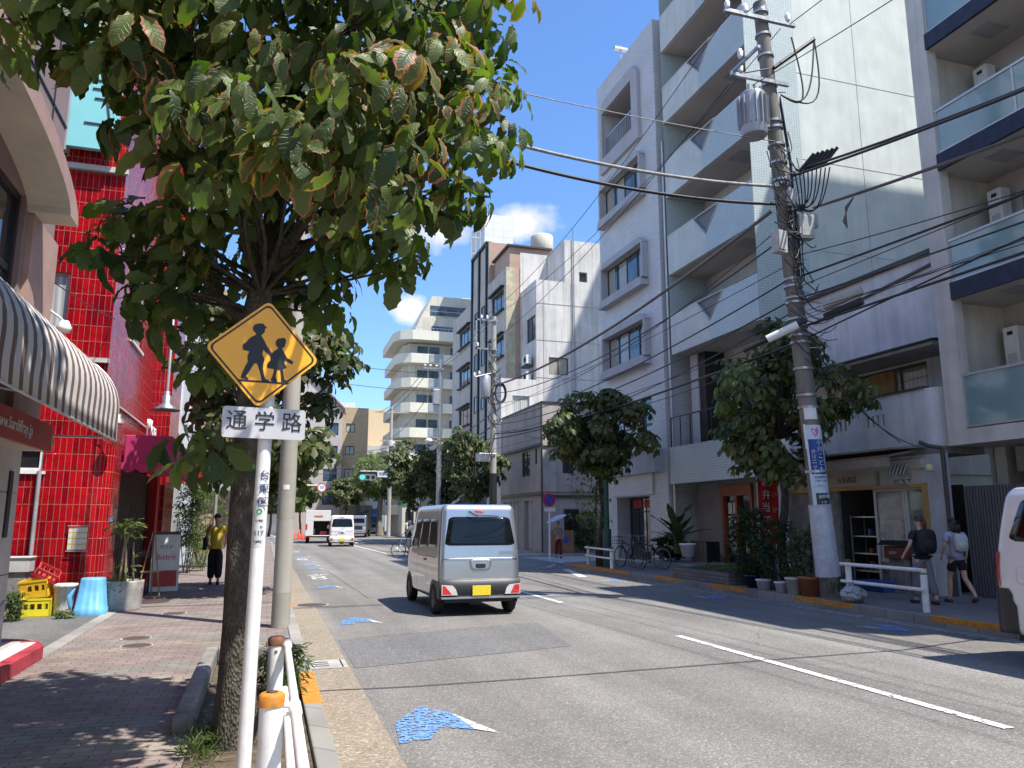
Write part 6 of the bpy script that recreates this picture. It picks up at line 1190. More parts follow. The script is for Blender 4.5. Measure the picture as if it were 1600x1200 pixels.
for k in range(14): z = R3.uniform(6.5, 10.5); loop((P2[0] - .3, P2[1] - .2, z), (P2[0] + .3, P2[1] - .2, z - .4), R3.uniform(.1, .5), .02, (R3.uniform(-.3, .3), 0))
m.build('coiled_cable', M_blackp, U2)
m = MB(); m.box(P2[0] - .17, P2[0] + .12, P2[1] - .22, P2[1] - .19, 1.3, 2.15); pq = m.build('pole_plate', M_white, U2); m = MB(); m.box(P2[0] - .12, P2[0] + .07, P2[1] - .228, P2[1] - .222, 1.4, 2.05); m.build('blue_print', M_dblue, pq)
P3 = (10.3, 47.8); U3 = thing('lamp_pole', 'thin pale metal pole with small crossarm and round white lamp, seen above the van', 'lamp pole', (P3[0], P3[1], .12))
m = MB(); m.tube([(P3[0], P3[1], .12), (P3[0], P3[1], 11.9)], [.17, .11], 14); m.build('pole', M_steel, U3)
m = MB(); m.box(P3[0] - 1.15, P3[0] + .15, P3[1] - .2, P3[1] - .12, 11.2, 11.3); m.box(P3[0] - .9, P3[0], P3[1] - .2, P3[1] - .14, 9.9, 9.96); m.tube([(P3[0], P3[1], 6.5), (P3[0] - .7, P3[1] - .3, 6.6)], .04, 6); m.tube([(P3[0], P3[1], 6.2), (P3[0] + .8, P3[1] + .4, 6.7)], .05, 6); m.build('cross_arm', M_steel, U3)
m = MB(); 
for dx in (-1.05, -.7, -.3): m.ball((P3[0] + dx, P3[1] - .16, 11.42), .09, 8)
m.build('insulator', M_white, U3); m = MB(); m.box(P3[0] - .5, P3[0] - .08, P3[1] - .3, P3[1], 8.9, 9.9); m.build('transformer', MATS['transformer_grey'], U3, bevel=.04)
m = MB(); m.ball((P3[0] - .75, P3[1] - .35, 6.55), .24, 14, sc=(1, 1, .75)); m.build('lamp', M_white, U3)
P4 = (10.95, 72.6); U4 = thing('utility_pole', 'far utility pole with a ball of coiled cable against the cream apartments', 'utility pole', (P4[0], P4[1], .1), group='utility poles')
m = MB(); m.tube([(P4[0], P4[1], .1), (P4[0], P4[1], 12.3)], [.2, .14], 12); m.box(P4[0] - 1.6, P4[0] + 1.6, P4[1] - .1, P4[1], 11.7, 11.8); m.box(P4[0] - 1, P4[0] + 1, P4[1] - .1, P4[1], 9.0, 9.1); m.build('pole', M_concp, U4)
m = MB()
for k in range(6): m.tube([(P4[0] - .1 + (.9 - .1 * k) * cos(a), P4[1] - .2 - .05 * k, 8.2 + (.8 - .1 * k) * sin(a)) for a in [i * pi / 8 for i in range(17)]], .035, 5)
m.build('coiled_cable', M_steel, U4)
PL = (.28, 11.9); UL = thing('utility_pole', 'plain beige concrete pole right behind the white sign post', 'utility pole', (PL[0], PL[1], .13), group='utility poles')
m = MB(); m.tube([(PL[0], PL[1], .13), (PL[0], PL[1], .95), (PL[0], PL[1], 10.6)], [.128, .127, .105], 24); m.build('pole', M_concp, UL)
m = MB(); m.tube([(PL[0], PL[1], .13), (PL[0], PL[1], .62)], [.1305, .130], 24); m.build('grey_sleeve', mat('sleeve_concrete', (.33, .32, .27), .8, var=.12), UL); m = MB(); m.tube([(PL[0], PL[1], 1.66), (PL[0], PL[1], 3.2)], [.1268, .122], 24); m.build('grey_sleeve', MATS['sleeve_concrete'], UL)
m = MB(); band(m, (PL[0], PL[1], 8.6), .135); band(m, (PL[0], PL[1], 8.1), .135); band(m, (PL[0], PL[1], 9.9), .13); m.build('steel_band', M_steel, UL)
polepatch('sticker', 2.1, .09, .07, .128, M_white, UL, cen=Vector((PL[0], PL[1], 2.12)), yaw=-.1)

# ---- overhead cables, each its own line
def wire(label, a, b, sag, r=.012, mt=None, n=28, name='overhead_cable', grp='overhead cables'):
    a, b = Vector(a), Vector(b); m = MB(); m.tube([a.lerp(b, i / n) + Vector((0, 0, -4 * sag * (i / n) * (1 - i / n))) for i in range(n + 1)], r, 6); m.v = m.v
    return m.build(name, mt or M_blackp, label=label, cat='cable', group=grp)
PB = (10.9, -18.5)
def near_wire(z0, dz, label, r, dx=.1, mt=None):
    a = q1(z0) + Vector((dx, -.2, 0)); L = 31.4; wire(label, a, (PB[0] + dx, PB[1], z0 + .2), dz * L / 4 / 5.4 * 1.0, r, mt, 40)
M_cabg = mat('grey_cable', (.13, .12, .11), .7, var=.2); M_cabl = mat('light_cable', (.32, .31, .29), .6, var=.3, scale=12)
near_wire(9.0, 1.25, 'upper of the two thick black cables sweeping from the leaning pole to the right edge', .026, .3)
near_wire(8.85, 1.18, 'lower of the two thick black cables sweeping from the leaning pole to the right edge', .026, .15)
near_wire(8.2, .95, 'dull grey cable bundle with a loose hanging tail right of the leaning pole', .03, .6, M_cabg)
near_wire(6.65, .35, 'thick black cable wrapped with fine wire, below the grey junction boxes', .022)
near_wire(6.2, .30, 'black cable just under the wrapped one, crossing the mint wall', .016)
for i, (z, d, r) in enumerate(((5.9, .33, .008), (5.82, .12, .007), (5.75, .05, .007))): near_wire(z, d, ('upper', 'middle', 'lower')[i] + ' of three thin wires over the white gable leaving the leaning pole to the right', r)
near_wire(7.1, .9, 'slim wire leaving just under the grey junction boxes toward the right edge', .010); near_wire(6.45, .1, 'flat running thin wire between the wrapped cable and the white gable', .009); near_wire(10.8, 1.0, 'high thin wire from the insulator arm to the upper right', .009, -.6)
near_wire(5.6, .10, 'bundled black cable above the closed cable casing right of the leaning pole', .024)
near_wire(5.35, -.55, 'slack black cable rising to the right across the white shop house wall', .016)
near_wire(12.5, .6, 'bare wire leaving the top crossarm of the leaning pole toward the right', .010, .6); near_wire(12.55, .5, 'bare wire leaving the pole tip toward the right', .010, -.5)
t = thing('cable_tail', 'frayed cable end dangling from the grey bundle right of the leaning pole', 'cable', (10.75, 12.0, 7.9)); m = MB()
for k in range(4): m.tube([(10.9, 11.7, 8.02), (10.78 - .02 * k, 11.75, 7.8), (10.68 + .03 * k, 11.8, 7.5 - .04 * k)], .014, 5)
m.build('cable_ends', M_cabg, t)
def far_wire(z0, z1, sag, label, r=.014, dx0=-.1, dx1=0, mt=None): wire(label, q1(z0) + Vector((dx0, 0, 0)), (P2[0] + dx1, P2[1] - .1, z1), sag, r, mt)
far_wire(8.1, 8.3, .55, 'thick grey bundled cable falling left from the leaning pole toward the middle pole', .04, -.3, 0, M_cabg)
far_wire(7.3, 7.9, .7, 'long black cable from the side box of the leaning pole across the white tiled building', .018, -.4)
far_wire(6.6, 6.5, .45, 'upper of the two close cables crossing in front of the lowest bay window', .018)
far_wire(6.15, 6.3, .5, 'lower of the two close cables crossing in front of the lowest bay window', .018)
far_wire(7.7, 7.4, .9, 'slack thin wire sagging before the mint balconies', .011, -.2); far_wire(6.9, 7.0, .15, 'taut thin wire just above the two close cables', .009); far_wire(5.9, 6.0, .7, 'drooping cable looping below the two close cables', .014)
far_wire(5.5, 5.8, .2, 'thin cable over the tree by the bicycles', .01); far_wire(5.25, 5.6, .25, 'thick black bundle running above the terrace railing toward the middle pole', .03)
far_wire(5.05, 5.1, .15, 'lowest thin cable passing behind the tree by the bicycles', .01)
far_wire(12.5, 11.7, .8, 'bare wire from the leaning pole top to the frame of the middle pole', .01, -.9, -.7); far_wire(12.5, 11.7, .75, 'second bare wire joining the tops of the leaning and middle poles', .01, .5, -.3); far_wire(10.9, 10.1, .6, 'thin wire from the insulator arm to the middle pole', .01, -1.0, -.7)
wire('upper thick cable crossing the road from the leaning pole into the big tree', q1(8.62) + Vector((-.15, -.1, 0)), (PL[0], PL[1], 8.75), .38, .032, M_cabl)
wire('lower thick cable crossing the road from the leaning pole into the big tree', q1(8.22) + Vector((-.15, -.1, 0)), (PL[0], PL[1], 8.45), .42, .032, M_blackp)
w_ = wire('thin pale wire with a white ball crossing the road high up', q1(9.65) + Vector((-.1, -.1, 0)), (PL[0], PL[1], 9.4), .12, .010, M_cabl)
m = MB(); m.ball((2.95, 12.27, 9.43), .05, 10); m.build('marker_ball', M_white, w_)
wire('thin wire from the bundle down to the concrete pole', (-2.9, 15.5, 5.75), (PL[0], PL[1], 6.0), .15, .008)
wire('thin wire in front of the red tiled upper wall', (-2.9, 10.6, 4.75), (-2.9, 15.5, 5.35), .05, .008)
# mid distance cables
def mid(z0, z1, sag, r, label, dx=0): wire(label, (P2[0] + dx, P2[1], z0), (P3[0] + dx, P3[1], z1), sag, r, n=12)
for i, (z0, z1, s, r) in enumerate(((11.7, 11.3, .2, .014), (11.6, 11.2, .3, .014), (6.9, 6.6, .3, .022), (6.3, 6.0, .25, .03), (5.8, 5.7, .2, .02), (5.4, 5.5, .35, .018))): mid(z0, z1, s, r, ('topmost', 'second', 'third', 'fourth', 'fifth', 'lowest')[i] + ' wire between the middle pole and the thin metal lamp pole', -.3 + .1 * i)
for i, (z0, z1, s) in enumerate(((11.3, 11.7, .4), (11.2, 11.6, .5), (9.9, 9.0, .5), (6.6, 8.6, .5), (6.0, 7.0, .4), (5.7, 6.2, .4))): wire(('topmost', 'second', 'third', 'fourth', 'fifth', 'lowest')[i] + ' wire running on from the thin metal lamp pole to the far pole', (P3[0] - .9 + .2 * i, P3[1], z0), (P4[0] - 1.2 + .4 * i, P4[1], z1), s, .022, n=14)
wire('higher of two wires crossing the blue sky beside the left trees', (-1.2, 40, 10.2), (P3[0], P3[1], 10.9), .2, .016); wire('lower of two wires crossing the blue sky beside the left trees', (-1.2, 40, 9.2), (P3[0], P3[1], 9.8), .25, .016)
for i, z in enumerate((6.9, 6.5, 5.6, 5.2)): wire(('top', 'second', 'third', 'bottom')[i] + ' line of cables crossing in front of the mauve block', (-2.0, 66, z + .3), (P4[0], P4[1], z + 1.5), .5, .03, n=16)
wire('service cable from the middle pole to the beige corner house', (P2[0], P2[1], 7.0), (12.75, 35.5, 5.6), .3, .014, n=10); wire('dark cable joint line from the middle pole toward the tree by the bicycles', (P2[0], P2[1], 5.9), (12.9, 29.2, 6.6), .4, .03, n=12)
wire('service cable from the leaning pole to the white shop house', q1(5.5), (13.25, 13.4, 3.3), .25, .010, n=12); wire('second service cable from the leaning pole to the shop house awning', q1(5.4), (13.25, 13.0, 3.2), .4, .010, n=12)

# ================================================================ school route sign post
sg = thing('sign_post', 'white post with yellow diamond school children sign and white school route plate', 'road sign', (-.03, 4.6, .11))
pb_, pt_ = Vector((-.045, 4.6, .1)), Vector((-.02, 4.62, 3.0))
m = MB(); m.tube([pb_, pb_.lerp(pt_, .94)], .0385, 20); m.build('post', M_rail, sg)
dr_ = Vector((cos(radians(8)), sin(radians(8)), 0)); nn = Vector((dr_.y, -dr_.x, 0)); upv = Vector((0, 0, 1))
rt = radians(-3); U_ = (dr_ * cos(rt) + upv * sin(rt)); V_ = (upv * cos(rt) - dr_ * sin(rt))
C_ = Vector((-.062, 4.545, 2.592))
def D(u, v, e=0): p = C_ + U_ * u + V_ * v + nn * e; return tuple(p)
def plate(pts, e0, e1, name, mt, parent):
    m = MB(); n = len(pts); m.add([D(u, v, e0) for u, v in pts] + [D(u, v, e1) for u, v in pts], [tuple(range(n)), tuple(range(2 * n - 1, n - 1, -1))] + [(i, (i + 1) % n, n + (i + 1) % n, n + i) for i in range(n)]); return m.build(name, mt, parent)
def diamond(h, r):
    o = []
    for (cx, cy, a0) in ((h, 0, -45), (0, h, 45), (-h, 0, 135), (0, -h, 225)):
        f = 1 - r * sqrt(2) / h
        for k in range(7): a = radians(a0 + 90 * k / 6); o.append((cx * f + r * cos(a), cy * f + r * sin(a)))
    return o
M_yel = mat('sign_yellow', (.95, .43, .0), .4, var=.06, scale=5, coat=.2)
M_ydk = mat('sign_yellow_edge', (.75, .42, .02), .4)
dm = plate(diamond(.318, .035), 0, .003, 'diamond_board', M_yel, sg)
outer, inner = diamond(.300, .032), diamond(.286, .028)
m = MB(); n = len(outer); m.add([D(u, v, .0045) for u, v in outer] + [D(u, v, .0045) for u, v in inner], [(i, (i + 1) % n, n + (i + 1) % n, n + i) for i in range(n)]); m.build('black_border', M_black, dm)
def cr(px, py):
    x, y = px - 366, py - 426; a, b, c, d = 959., 23.6, 173., -1046.; det = a * d - b * c; return ((x * d - b * y) / det, (a * y - c * x) / det)
def sil(pts, name):
    m = MB(); q = [cr(*p) for p in pts]; m.add([D(u, v, .0046) for u, v in q], [tuple(range(len(q)))]); m.build(name, M_black, dm)
sil([(297, 262), (305, 243), (330, 236), (353, 239), (361, 254), (374, 262), (362, 270), (363, 288), (352, 304), (344, 312), (362, 340), (378, 375), (404, 415), (412, 432), (402, 442), (384, 424), (362, 402), (359, 428), (374, 462), (370, 487), (369, 520), (379, 562), (387, 582), (409, 594), (402, 603), (368, 596), (361, 560), (346, 512), (336, 487), (322, 484), (303, 525), (285, 560), (300, 578), (291, 587), (257, 569), (262, 545), (276, 500), (287, 474), (282, 440), (290, 410), (256, 400), (252, 368), (270, 352), (285, 328), (305, 314), (320, 306), (311, 292), (301, 282)], 'boy_silhouette')
sil([(424, 352), (434, 333), (470, 328), (481, 345), (476, 382), (462, 396), (480, 430), (494, 455), (529, 480), (524, 497), (505, 486), (480, 470), (484, 492), (496, 518), (478, 524), (481, 560), (488, 588), (505, 600), (500, 610), (472, 605), (468, 570), (461, 530), (445, 529), (440, 570), (452, 600), (432, 606), (415, 590), (424, 560), (429, 525), (422, 522), (394, 516), (388, 498), (394, 482), (407, 468), (402, 440), (410, 424), (424, 408), (442, 394), (427, 375)], 'girl_silhouette')
sil([(243, 578), (520, 612), (505, 622), (250, 590)], 'ground_line')
def rr_rect(w, h, r): return [(sx * (w / 2 - r) + r * cos(radians(a0 + 90 * k / 5)), sy * (h / 2 - r) + r * sin(radians(a0 + 90 * k / 5))) for sx, sy, a0 in ((1, 1, 0), (-1, 1, 90), (-1, -1, 180), (1, -1, 270)) for k in range(6)]
C_ = Vector((-.035, 4.55, 2.19))
U_, V_ = dr_, upv
tb = plate(rr_rect(.455, .175, .018), 0, .003, 'route_plate', mat('plate_white', (.52, .52, .54), .5), sg)
nrm = nn
text_obj('route_text', '通 学 路', .118, Matrix(((dr_.x, 0, nrm.x, D(0, .004, .006)[0]), (dr_.y, 0, nrm.y, D(0, .004, .006)[1]), (0, 1, 0, D(0, .004, .006)[2]), (0, 0, 0, 1))), M_black, tb, extrude=.001, xscale=1.0)
m = MB()
for z in (2.78, 2.40, 2.24, 2.14): m.tube([(-.03, 4.605, z - .012), (-.03, 4.605, z + .012)], .043, 16)
m.build('clamp_band', M_steel, sg)
M_navyp = mat('navy_print', (.015, .02, .12), .4)
def posttext(txt, z, size, u=.012, mt=None):
    pc = pb_.lerp(pt_, (z - .1) / 2.9); text_obj('post_lettering', txt, size, Matrix(((1, 0, 0, pc.x + u), (0, 0, -1, pc.y - .0402), (0, 1, 0, z), (0, 0, 0, 1))), mt or M_navyp, sg, extrude=.0008)
for i, ch in enumerate('台東区'): posttext(ch, 1.895 - i * .075, .058)
m = MB(); 
pc = pb_.lerp(pt_, .56)
A = []
for j in (1.50, 1.77):
    for i in range(9): an = -pi / 2 - 1.0 + 1.75 * i / 8; pc = pb_.lerp(pt_, (j - .1) / 2.9); A.append((pc.x + .0393 * cos(an), pc.y + .0393 * sin(an), j))
m.add(A, [(i, i + 1, 10 + i, 9 + i) for i in range(8)], 0, True); m.build('number_plate', mat('pale_sticker', (.62, .64, .62), .5), sg)
posttext('東京', 1.75, .022, -.005, M_black); posttext('517', 1.575, .038, -.002, M_black); posttext('01', 1.61, .018, .014, M_black); posttext('管理番号', 1.53, .012, -.004, M_black); posttext('緑の道路', 1.645, .012, -.004, M_black)
m = MB(); pc = pb_.lerp(pt_, .56)
for k in range(6): a, b = k * pi / 3, (k + 1) * pi / 3; m.add([(pc.x - .006 + q * cos(t), pc.y - .0405, 1.695 + q * sin(t)) for q, t in ((.018, a), (.018, b), (.010, b), (.010, a))], [(0, 1, 2, 3)])
m.build('green_emblem', mat('green_print', (.0, .25, .08), .5), sg)

# ================================================================ guard rails
def rail_post(t, x, y, z0, h, r, cap, capm, ring=None, z=.0):
    m = MB(); m.tube([(x, y, z0), (x, y, z0 + h - .05)], r, 20); m.build('post', M_rail, t)
    m = MB(); m.lathe([(r + .004, -.055), (r + .005, -.005), (r * .85, .006), (0, .008)], (x, y, z0 + h), 20); m.build('cap', capm, t)
GL = thing('guard_rail', 'white pipe guard rail with orange and rusty capped posts along the left kerb', 'guard rail', (.12, 4.6, .11), group='pedestrian guard rails')
rail_post(GL, .075, 4.08, .1, .72, .057, True, M_orange); m = MB(); m.lathe([(0, .010), (.03, .0095), (.026, .009)], (.075, 4.08, .82), 8); m.build('rust_spot', M_rust, GL)
rail_post(GL, .125, 6.1, .1, .70, .057, True, M_rust)
for z in (.74, .40):
    m = MB(); m.tube([(.20, 6.12, z), (.185, 4.1, z + .01)], .0243, 16); m.tube([(.185, 4.06, z + .01), (.175, 2.2, z)], .0243, 16); m.build('rail', M_rail, GL)
m = MB()
for (x, y) in ((.185, 4.08), (.20, 6.1)):
    for z in (.745, .41): m.tube([(x, y - .10, z), (x, y + .08, z)], .032, 14); m.ball((x, y - .1, z), .032, 12); m.tube([(x - .09, y, z + .02), (x - .01, y, z + .015)], .014, 8); m.tube([(x - .09, y, z - .03), (x - .01, y, z - .02)], .010, 8)
m.build('rail_joint', M_rail, GL); m = MB(); m.tube([(.20, 6.05, .745), (.20, 6.2, .745)], .036, 12); m.tube([(.12, 6.1, .745), (.2, 6.12, .745)], .02, 8); m.tube([(.125, 6.04, .72), (.125, 6.10, .60)], .01, 6); m.build('end_bracket', M_grey, GL)
def guard(label, a, b, z0, h):
    t = thing('guard_rail', label, 'guard rail', (a[0], a[1], z0), group='pedestrian guard rails'); a, b = Vector((*a, 0)), Vector((*b, 0)); d = (b - a).normalized()
    for p in (a, b): rail_post(t, p.x, p.y, z0, h, .055, True, M_rust)
    for z in (h - .08, h * .48): m = MB(); m.tube([a - d * .12 + Vector((-.07, 0, z0 + z)), b + d * .06 + Vector((-.07, 0, z0 + z))], .032, 12); m.build('rail', M_rail, t)
    m = MB(); band(m, (b.x, b.y, z0 + h - .14), .0565, 0, .03); m.build('green_band', mat('green_tape', (.02, .3, .08), .6), t)
guard('white two bar guard rail in front of the old shop, beside the leaning utility pole', (10.48, 12.15), (10.43, 10.35), .15, .76)
guard('white two bar guard rail beside the parked bicycles and the dark green post', (10.45, 24.4), (10.28, 22.2), .15, .66)
t = thing('green_post', 'dark green pipe post standing behind the guard rail by the bicycles', 'post', (10.55, 23.1, .15)); m = MB(); m.tube([(10.55, 23.1, .15), (10.55, 23.1, 1.35)], .14, 16); m.tube([(10.55, 23.1, 1.35), (10.55, 23.1, 2.9)], .085, 14); m.build('post', mat('dark_green_paint', (.01, .065, .06), .45), t)
# no parking sign
t = thing('no_parking_sign', 'round blue and red no parking sign on a white post by the beige corner house', 'road sign', (11.69, 31.5, .05)); m = MB(); m.tube([(11.69, 31.5, 0), (11.69, 31.5, 2.75)], .035, 10); m.build('post', M_rail, t)
def disc(mb, c, r, mi=0, n=28, r0=0): 
    if r0: mb.add([(c[0] + q * cos(2 * pi * k / n), c[1], c[2] + q * sin(2 * pi * k / n)) for q in (r, r0) for k in range(n)], [(k, (k + 1) % n, n + (k + 1) % n, n + k) for k in range(n)], mi)
    else: mb.add([(c[0] + r * cos(2 * pi * k / n), c[1], c[2] + r * sin(2 * pi * k / n)) for k in range(n)], [tuple(range(n))], mi)
M_sred = mat('sign_red', (.60, .02, .03), .4); M_sblue = mat('sign_blue', (.02, .08, .45), .4)
def rsign(t, x, y, z, r, slash=True, face=None, txt=None):
    m = MB(); m.prism([(x + r * cos(2 * pi * k / 28), z + r * sin(2 * pi * k / 28)) for k in range(28)], 'y', y, y + .01); o = m.build('sign_disc', face or M_sblue, t)
    m = MB(); disc(m, (x, y - .004, z), r, 0, 28, r * .78)
    if slash: m.obox((x, y - .006, z), (r * 1.7, .002, r * .2), ry=radians(45))
    m.build('red_ring', M_sred, o)
    if txt: text_obj('sign_text', txt, r * .9, frame((x, y - .008, z), (1, 0, 0), (0, 0, 1)), M_sblue, o)
rsign(t, 11.66, 31.45, 2.48, .29); m = MB(); m.box(11.45, 11.95, 31.44, 31.46, 2.0, 2.16); m.build('sub_plate', M_white, t)
# far traffic signal and signs
t = thing('traffic_signal', 'horizontal three lamp traffic signal showing green over the road', 'traffic light', (11.3, 62, .05)); m = MB(); m.tube([(11.6, 62, .05), (11.6, 62, 5.6)], .10, 10); m.tube([(11.6, 62, 5.5), (7.0, 62, 5.45)], .05, 8); m.build('mast', M_steel, t)
m = MB(); m.prism([(6.9 + .0, 4.98), (7.05, 5.18), (8.1, 5.18), (8.25, 4.98), (8.1, 4.78), (7.05, 4.78)], 'y', 61.85, 62.1); m.build('housing', M_steel, t, bevel=.05)
M_green = mat('green_lamp', (.0, .6, .42), .3, emis=((.02, .95, .62), 2.2))
for i, x in enumerate((7.16, 7.58, 8.0)): m = MB(); disc(m, (x, 61.84, 4.98), .155); m.build('lamp', M_green if i == 0 else M_black, t)
m = MB(); m.box(8.35, 9.35, 61.9, 61.95, 5.0, 5.5); pq = m.build('name_plate', M_white, t); text_obj('plate_text', '浅草橋', .3, frame((8.85, 61.89, 5.25), (1, 0, 0), (0, 0, 1)), M_sblue, pq)
t = thing('speed_limit_sign', 'round white sign with a red ring on an arm over the left lane', 'road sign', (.6, 62, .1)); m = MB(); m.tube([(.9, 62.1, .1), (.9, 62.1, 4.3), (4.0, 62.1, 4.3)], .05, 8); m.build('post', M_white, t); rsign(t, 4.05, 62.0, 4.12, .36, False, M_white, '30')
t = thing('pedestrian_signal', 'small double pedestrian signal seen edge on beside the dark trees', 'pedestrian signal', (10.9, 57, .1)); m = MB(); m.tube([(10.9, 57, .1), (10.9, 57, 3.9)], .07, 8); m.build('post', M_steel, t); m = MB(); m.box(9.95, 10.25, 56.9, 57.2, 3.35, 3.75); m.box(9.95, 10.25, 56.9, 57.2, 2.9, 3.3); m.tube([(10.2, 57, 3.5), (10.9, 57, 3.5)], .04, 6); m.build('signal_box', M_steel, t, bevel=.06)
t = thing('red_marker_post', 'thin red upright banner pole above the van roof', 'banner pole', (11.9, 44, .12)); m = MB(); m.tube([(11.9, 44, .12), (11.9, 44, 3.9)], .06, 8); m.build('pole', M_sred, t)
# street lamps over the left footway
def slamp(label, x, y, z, wallx, scale=1):
    t = thing('street_lamp', label, 'street lamp', (x, y, z), group='white footway lamps'); m = MB(); s = scale; m.lathe([(0, .30 * s), (.05 * s, .29 * s), (.05 * s, .22 * s), (.085 * s, .20 * s), (.085 * s, .06 * s), (.11 * s, .03 * s), (.26 * s, -.06 * s), (.25 * s, -.07 * s), (.12 * s, .0), (0, -.02)], (x, y, z), 22); m.build('shade', M_steel, t)
    m = MB(); m.tube([(x, y, z + .28 * s), (x, y, z + (2.9 if wallx != x else 1.1)), (wallx, y, z + (3.0 if wallx != x else 1.1))] if wallx != x else [(x, y, z + .28 * s), (x, y, z + 1.1)], .028, 8); m.build('arm', M_alu, t); return t
slamp('white enamelled street lamp hanging beside the pink canopy', -1.9, 15.6, 3.75, -2.9)
t = slamp('upturned white street lamp between the low leaves and the tree trunk', -1.35, 23, 3.4, -1.35, 1.15)
m = MB(); m.tube([(-1.35, 23, .12), (-1.35, 23, 4.5)], .05, 8); m.build('post', M_alu, t)
# ================================================================ vehicles
import bmesh
class Body:
    """rounded box in real size, then shaped: yr(z), yf(z) = rear and front outline, wx(z, t) = width factor, zt(t) = roof line factor"""
    def __init__(s, L, W, z0, H, r, yr, yf, wx, nose=None): s.L, s.W, s.z0, s.H, s.r, s.yr, s.yf, s.wx, s.nose = L, W, z0, H, r, yr, yf, wx, nose
    def q(s, x, y, z):
        """x in [-W/2, W/2], y in [0, L], z in [z0, H] on the plain box -> shaped point"""
        r = s.r; hx = s.W / 2; c = Vector((max(-hx + r, min(hx - r, x)), max(r, min(s.L - r, y)), max(s.z0 + r * .6, min(s.H - r, z)))); p = Vector((x, y, z)); d = p - c
        if d.length > 1e-7 and (abs(d.x) > 1e-6) + (abs(d.y) > 1e-6) + (abs(d.z) > 1e-6) > 1: p = c + d.normalized() * min(r, max(abs(d.x), abs(d.y), abs(d.z)))
        t = p.y / s.L; a, b = s.yr(p.z), s.yf(p.z); k = s.wx(p.z, t)
        return Vector((p.x * k, a + t * (b - a), p.z))
    def grid(s, mb, f, u0, u1, v0, v1, nu, nv, mi=0, flip=False):
        V = [tuple(f(u0 + (u1 - u0) * i / nu, v0 + (v1 - v0) * j / nv)) for j in range(nv + 1) for i in range(nu + 1)]
        F = [(j * (nu + 1) + i, j * (nu + 1) + i + 1, (j + 1) * (nu + 1) + i + 1, (j + 1) * (nu + 1) + i) for j in range(nv) for i in range(nu)]
        mb.add(V, F, mi, True)
    def mesh(s, n=18):
        m = MB(); hx = s.W / 2
        xs = sorted({-hx, hx, *[-hx + s.r * k / 4 for k in range(5)], *[hx - s.r * k / 4 for k in range(5)], *[-hx + s.W * k / 10 for k in range(11)]})
        ys = sorted({0, s.L, *[s.r * k / 4 for k in range(5)], *[s.L - s.r * k / 4 for k in range(5)], *[s.L * k / n for k in range(n + 1)]})
        zs = sorted({s.z0, s.H, *[s.z0 + s.r * k / 4 for k in range(5)], *[s.H - s.r * k / 4 for k in range(5)], *[s.z0 + (s.H - s.z0) * k / 14 for k in range(15)]})
        def sheet(A, B, f):
            V = [tuple(f(a, b)) for b in B for a in A]; na = len(A); m.add(V, [(j * na + i, j * na + i + 1, (j + 1) * na + i + 1, (j + 1) * na + i) for j in range(len(B) - 1) for i in range(na - 1)], 0, True)
        sheet(xs, zs, lambda a, b: s.q(a, 0, b)); sheet(xs, zs, lambda a, b: s.q(a, s.L, b)); sheet(ys, zs, lambda a, b: s.q(-hx, a, b)); sheet(ys, zs, lambda a, b: s.q(hx, a, b)); sheet(xs, ys, lambda a, b: s.q(a, b, s.H)); sheet(xs, ys, lambda a, b: s.q(a, b, s.z0))
        return m
    def build(s, name, mt, parent):
        o = s.mesh().build(name, mt, parent, local=True); bm = bmesh.new(); bm.from_mesh(o.data); bmesh.ops.remove_doubles(bm, verts=bm.verts, dist=.0008); bmesh.ops.recalc_face_normals(bm, faces=bm.faces); bm.to_mesh(o.data); bm.free(); return o
    def _panel(s, f, nrm, poly, n, e):
        """rounded quad poly [(u,v)x4 bl,br,tr,tl] -> patch lying e outside the body"""
        def P(a, b):
            u = (poly[0][0] * (1 - a) + poly[1][0] * a) * (1 - b) + (poly[3][0] * (1 - a) + poly[2][0] * a) * b; v = (poly[0][1] * (1 - a) + poly[1][1] * a) * (1 - b) + (poly[3][1] * (1 - a) + poly[2][1] * a) * b
            return f(u, v) + nrm * e
        return P
    def panel(s, name, side, poly, mt, parent, e=.004, n=8, rad=.12, label=None):
        hx = s.W / 2; f, nr = {'rear': (lambda u, v: s.q(u, 0, v), Vector((0, -1, 0))), 'front': (lambda u, v: s.q(u, s.L, v), Vector((0, 1, 0))), 'left': (lambda u, v: s.q(-hx, u, v), Vector((-1, 0, 0))), 'right': (lambda u, v: s.q(hx, u, v), Vector((1, 0, 0))), 'top': (lambda u, v: s.q(u, v, s.H), Vector((0, 0, 1)))}[side]
        P = s._panel(f, nr, poly, n, e); m = MB()
        # rounded-corner remap: radial grid from centre
        ring = []; k = 5; rr = rad
        for cx, cy, a0 in ((1 - rr, 1 - rr, 0), (rr, 1 - rr, 90), (rr, rr, 180), (1 - rr, rr, 270)):
            for i in range(k + 1): a = radians(a0 + 90 * i / k); ring.append((cx + rr * cos(a), cy + rr * sin(a)))
        R = len(ring); rings = 5; V = [tuple(P(.5, .5))]
        for j in range(1, rings + 1): q = j / rings; V += [tuple(P(.5 + (a - .5) * q, .5 + (b - .5) * q)) for a, b in ring]
        V += [tuple(P(a, b) - nr * (e + .004)) for a, b in ring]
        F = [(0, 1 + i, 1 + (i + 1) % R) for i in range(R)] + [(1 + (j - 1) * R + i, 1 + j * R + i, 1 + j * R + (i + 1) % R, 1 + (j - 1) * R + (i + 1) % R) for j in range(1, rings + 1) for i in range(R)]
        m.add(V, F, 0, True); o = m.build(name, mt, parent, local=True)
        if label: o['label'] = label
        return o
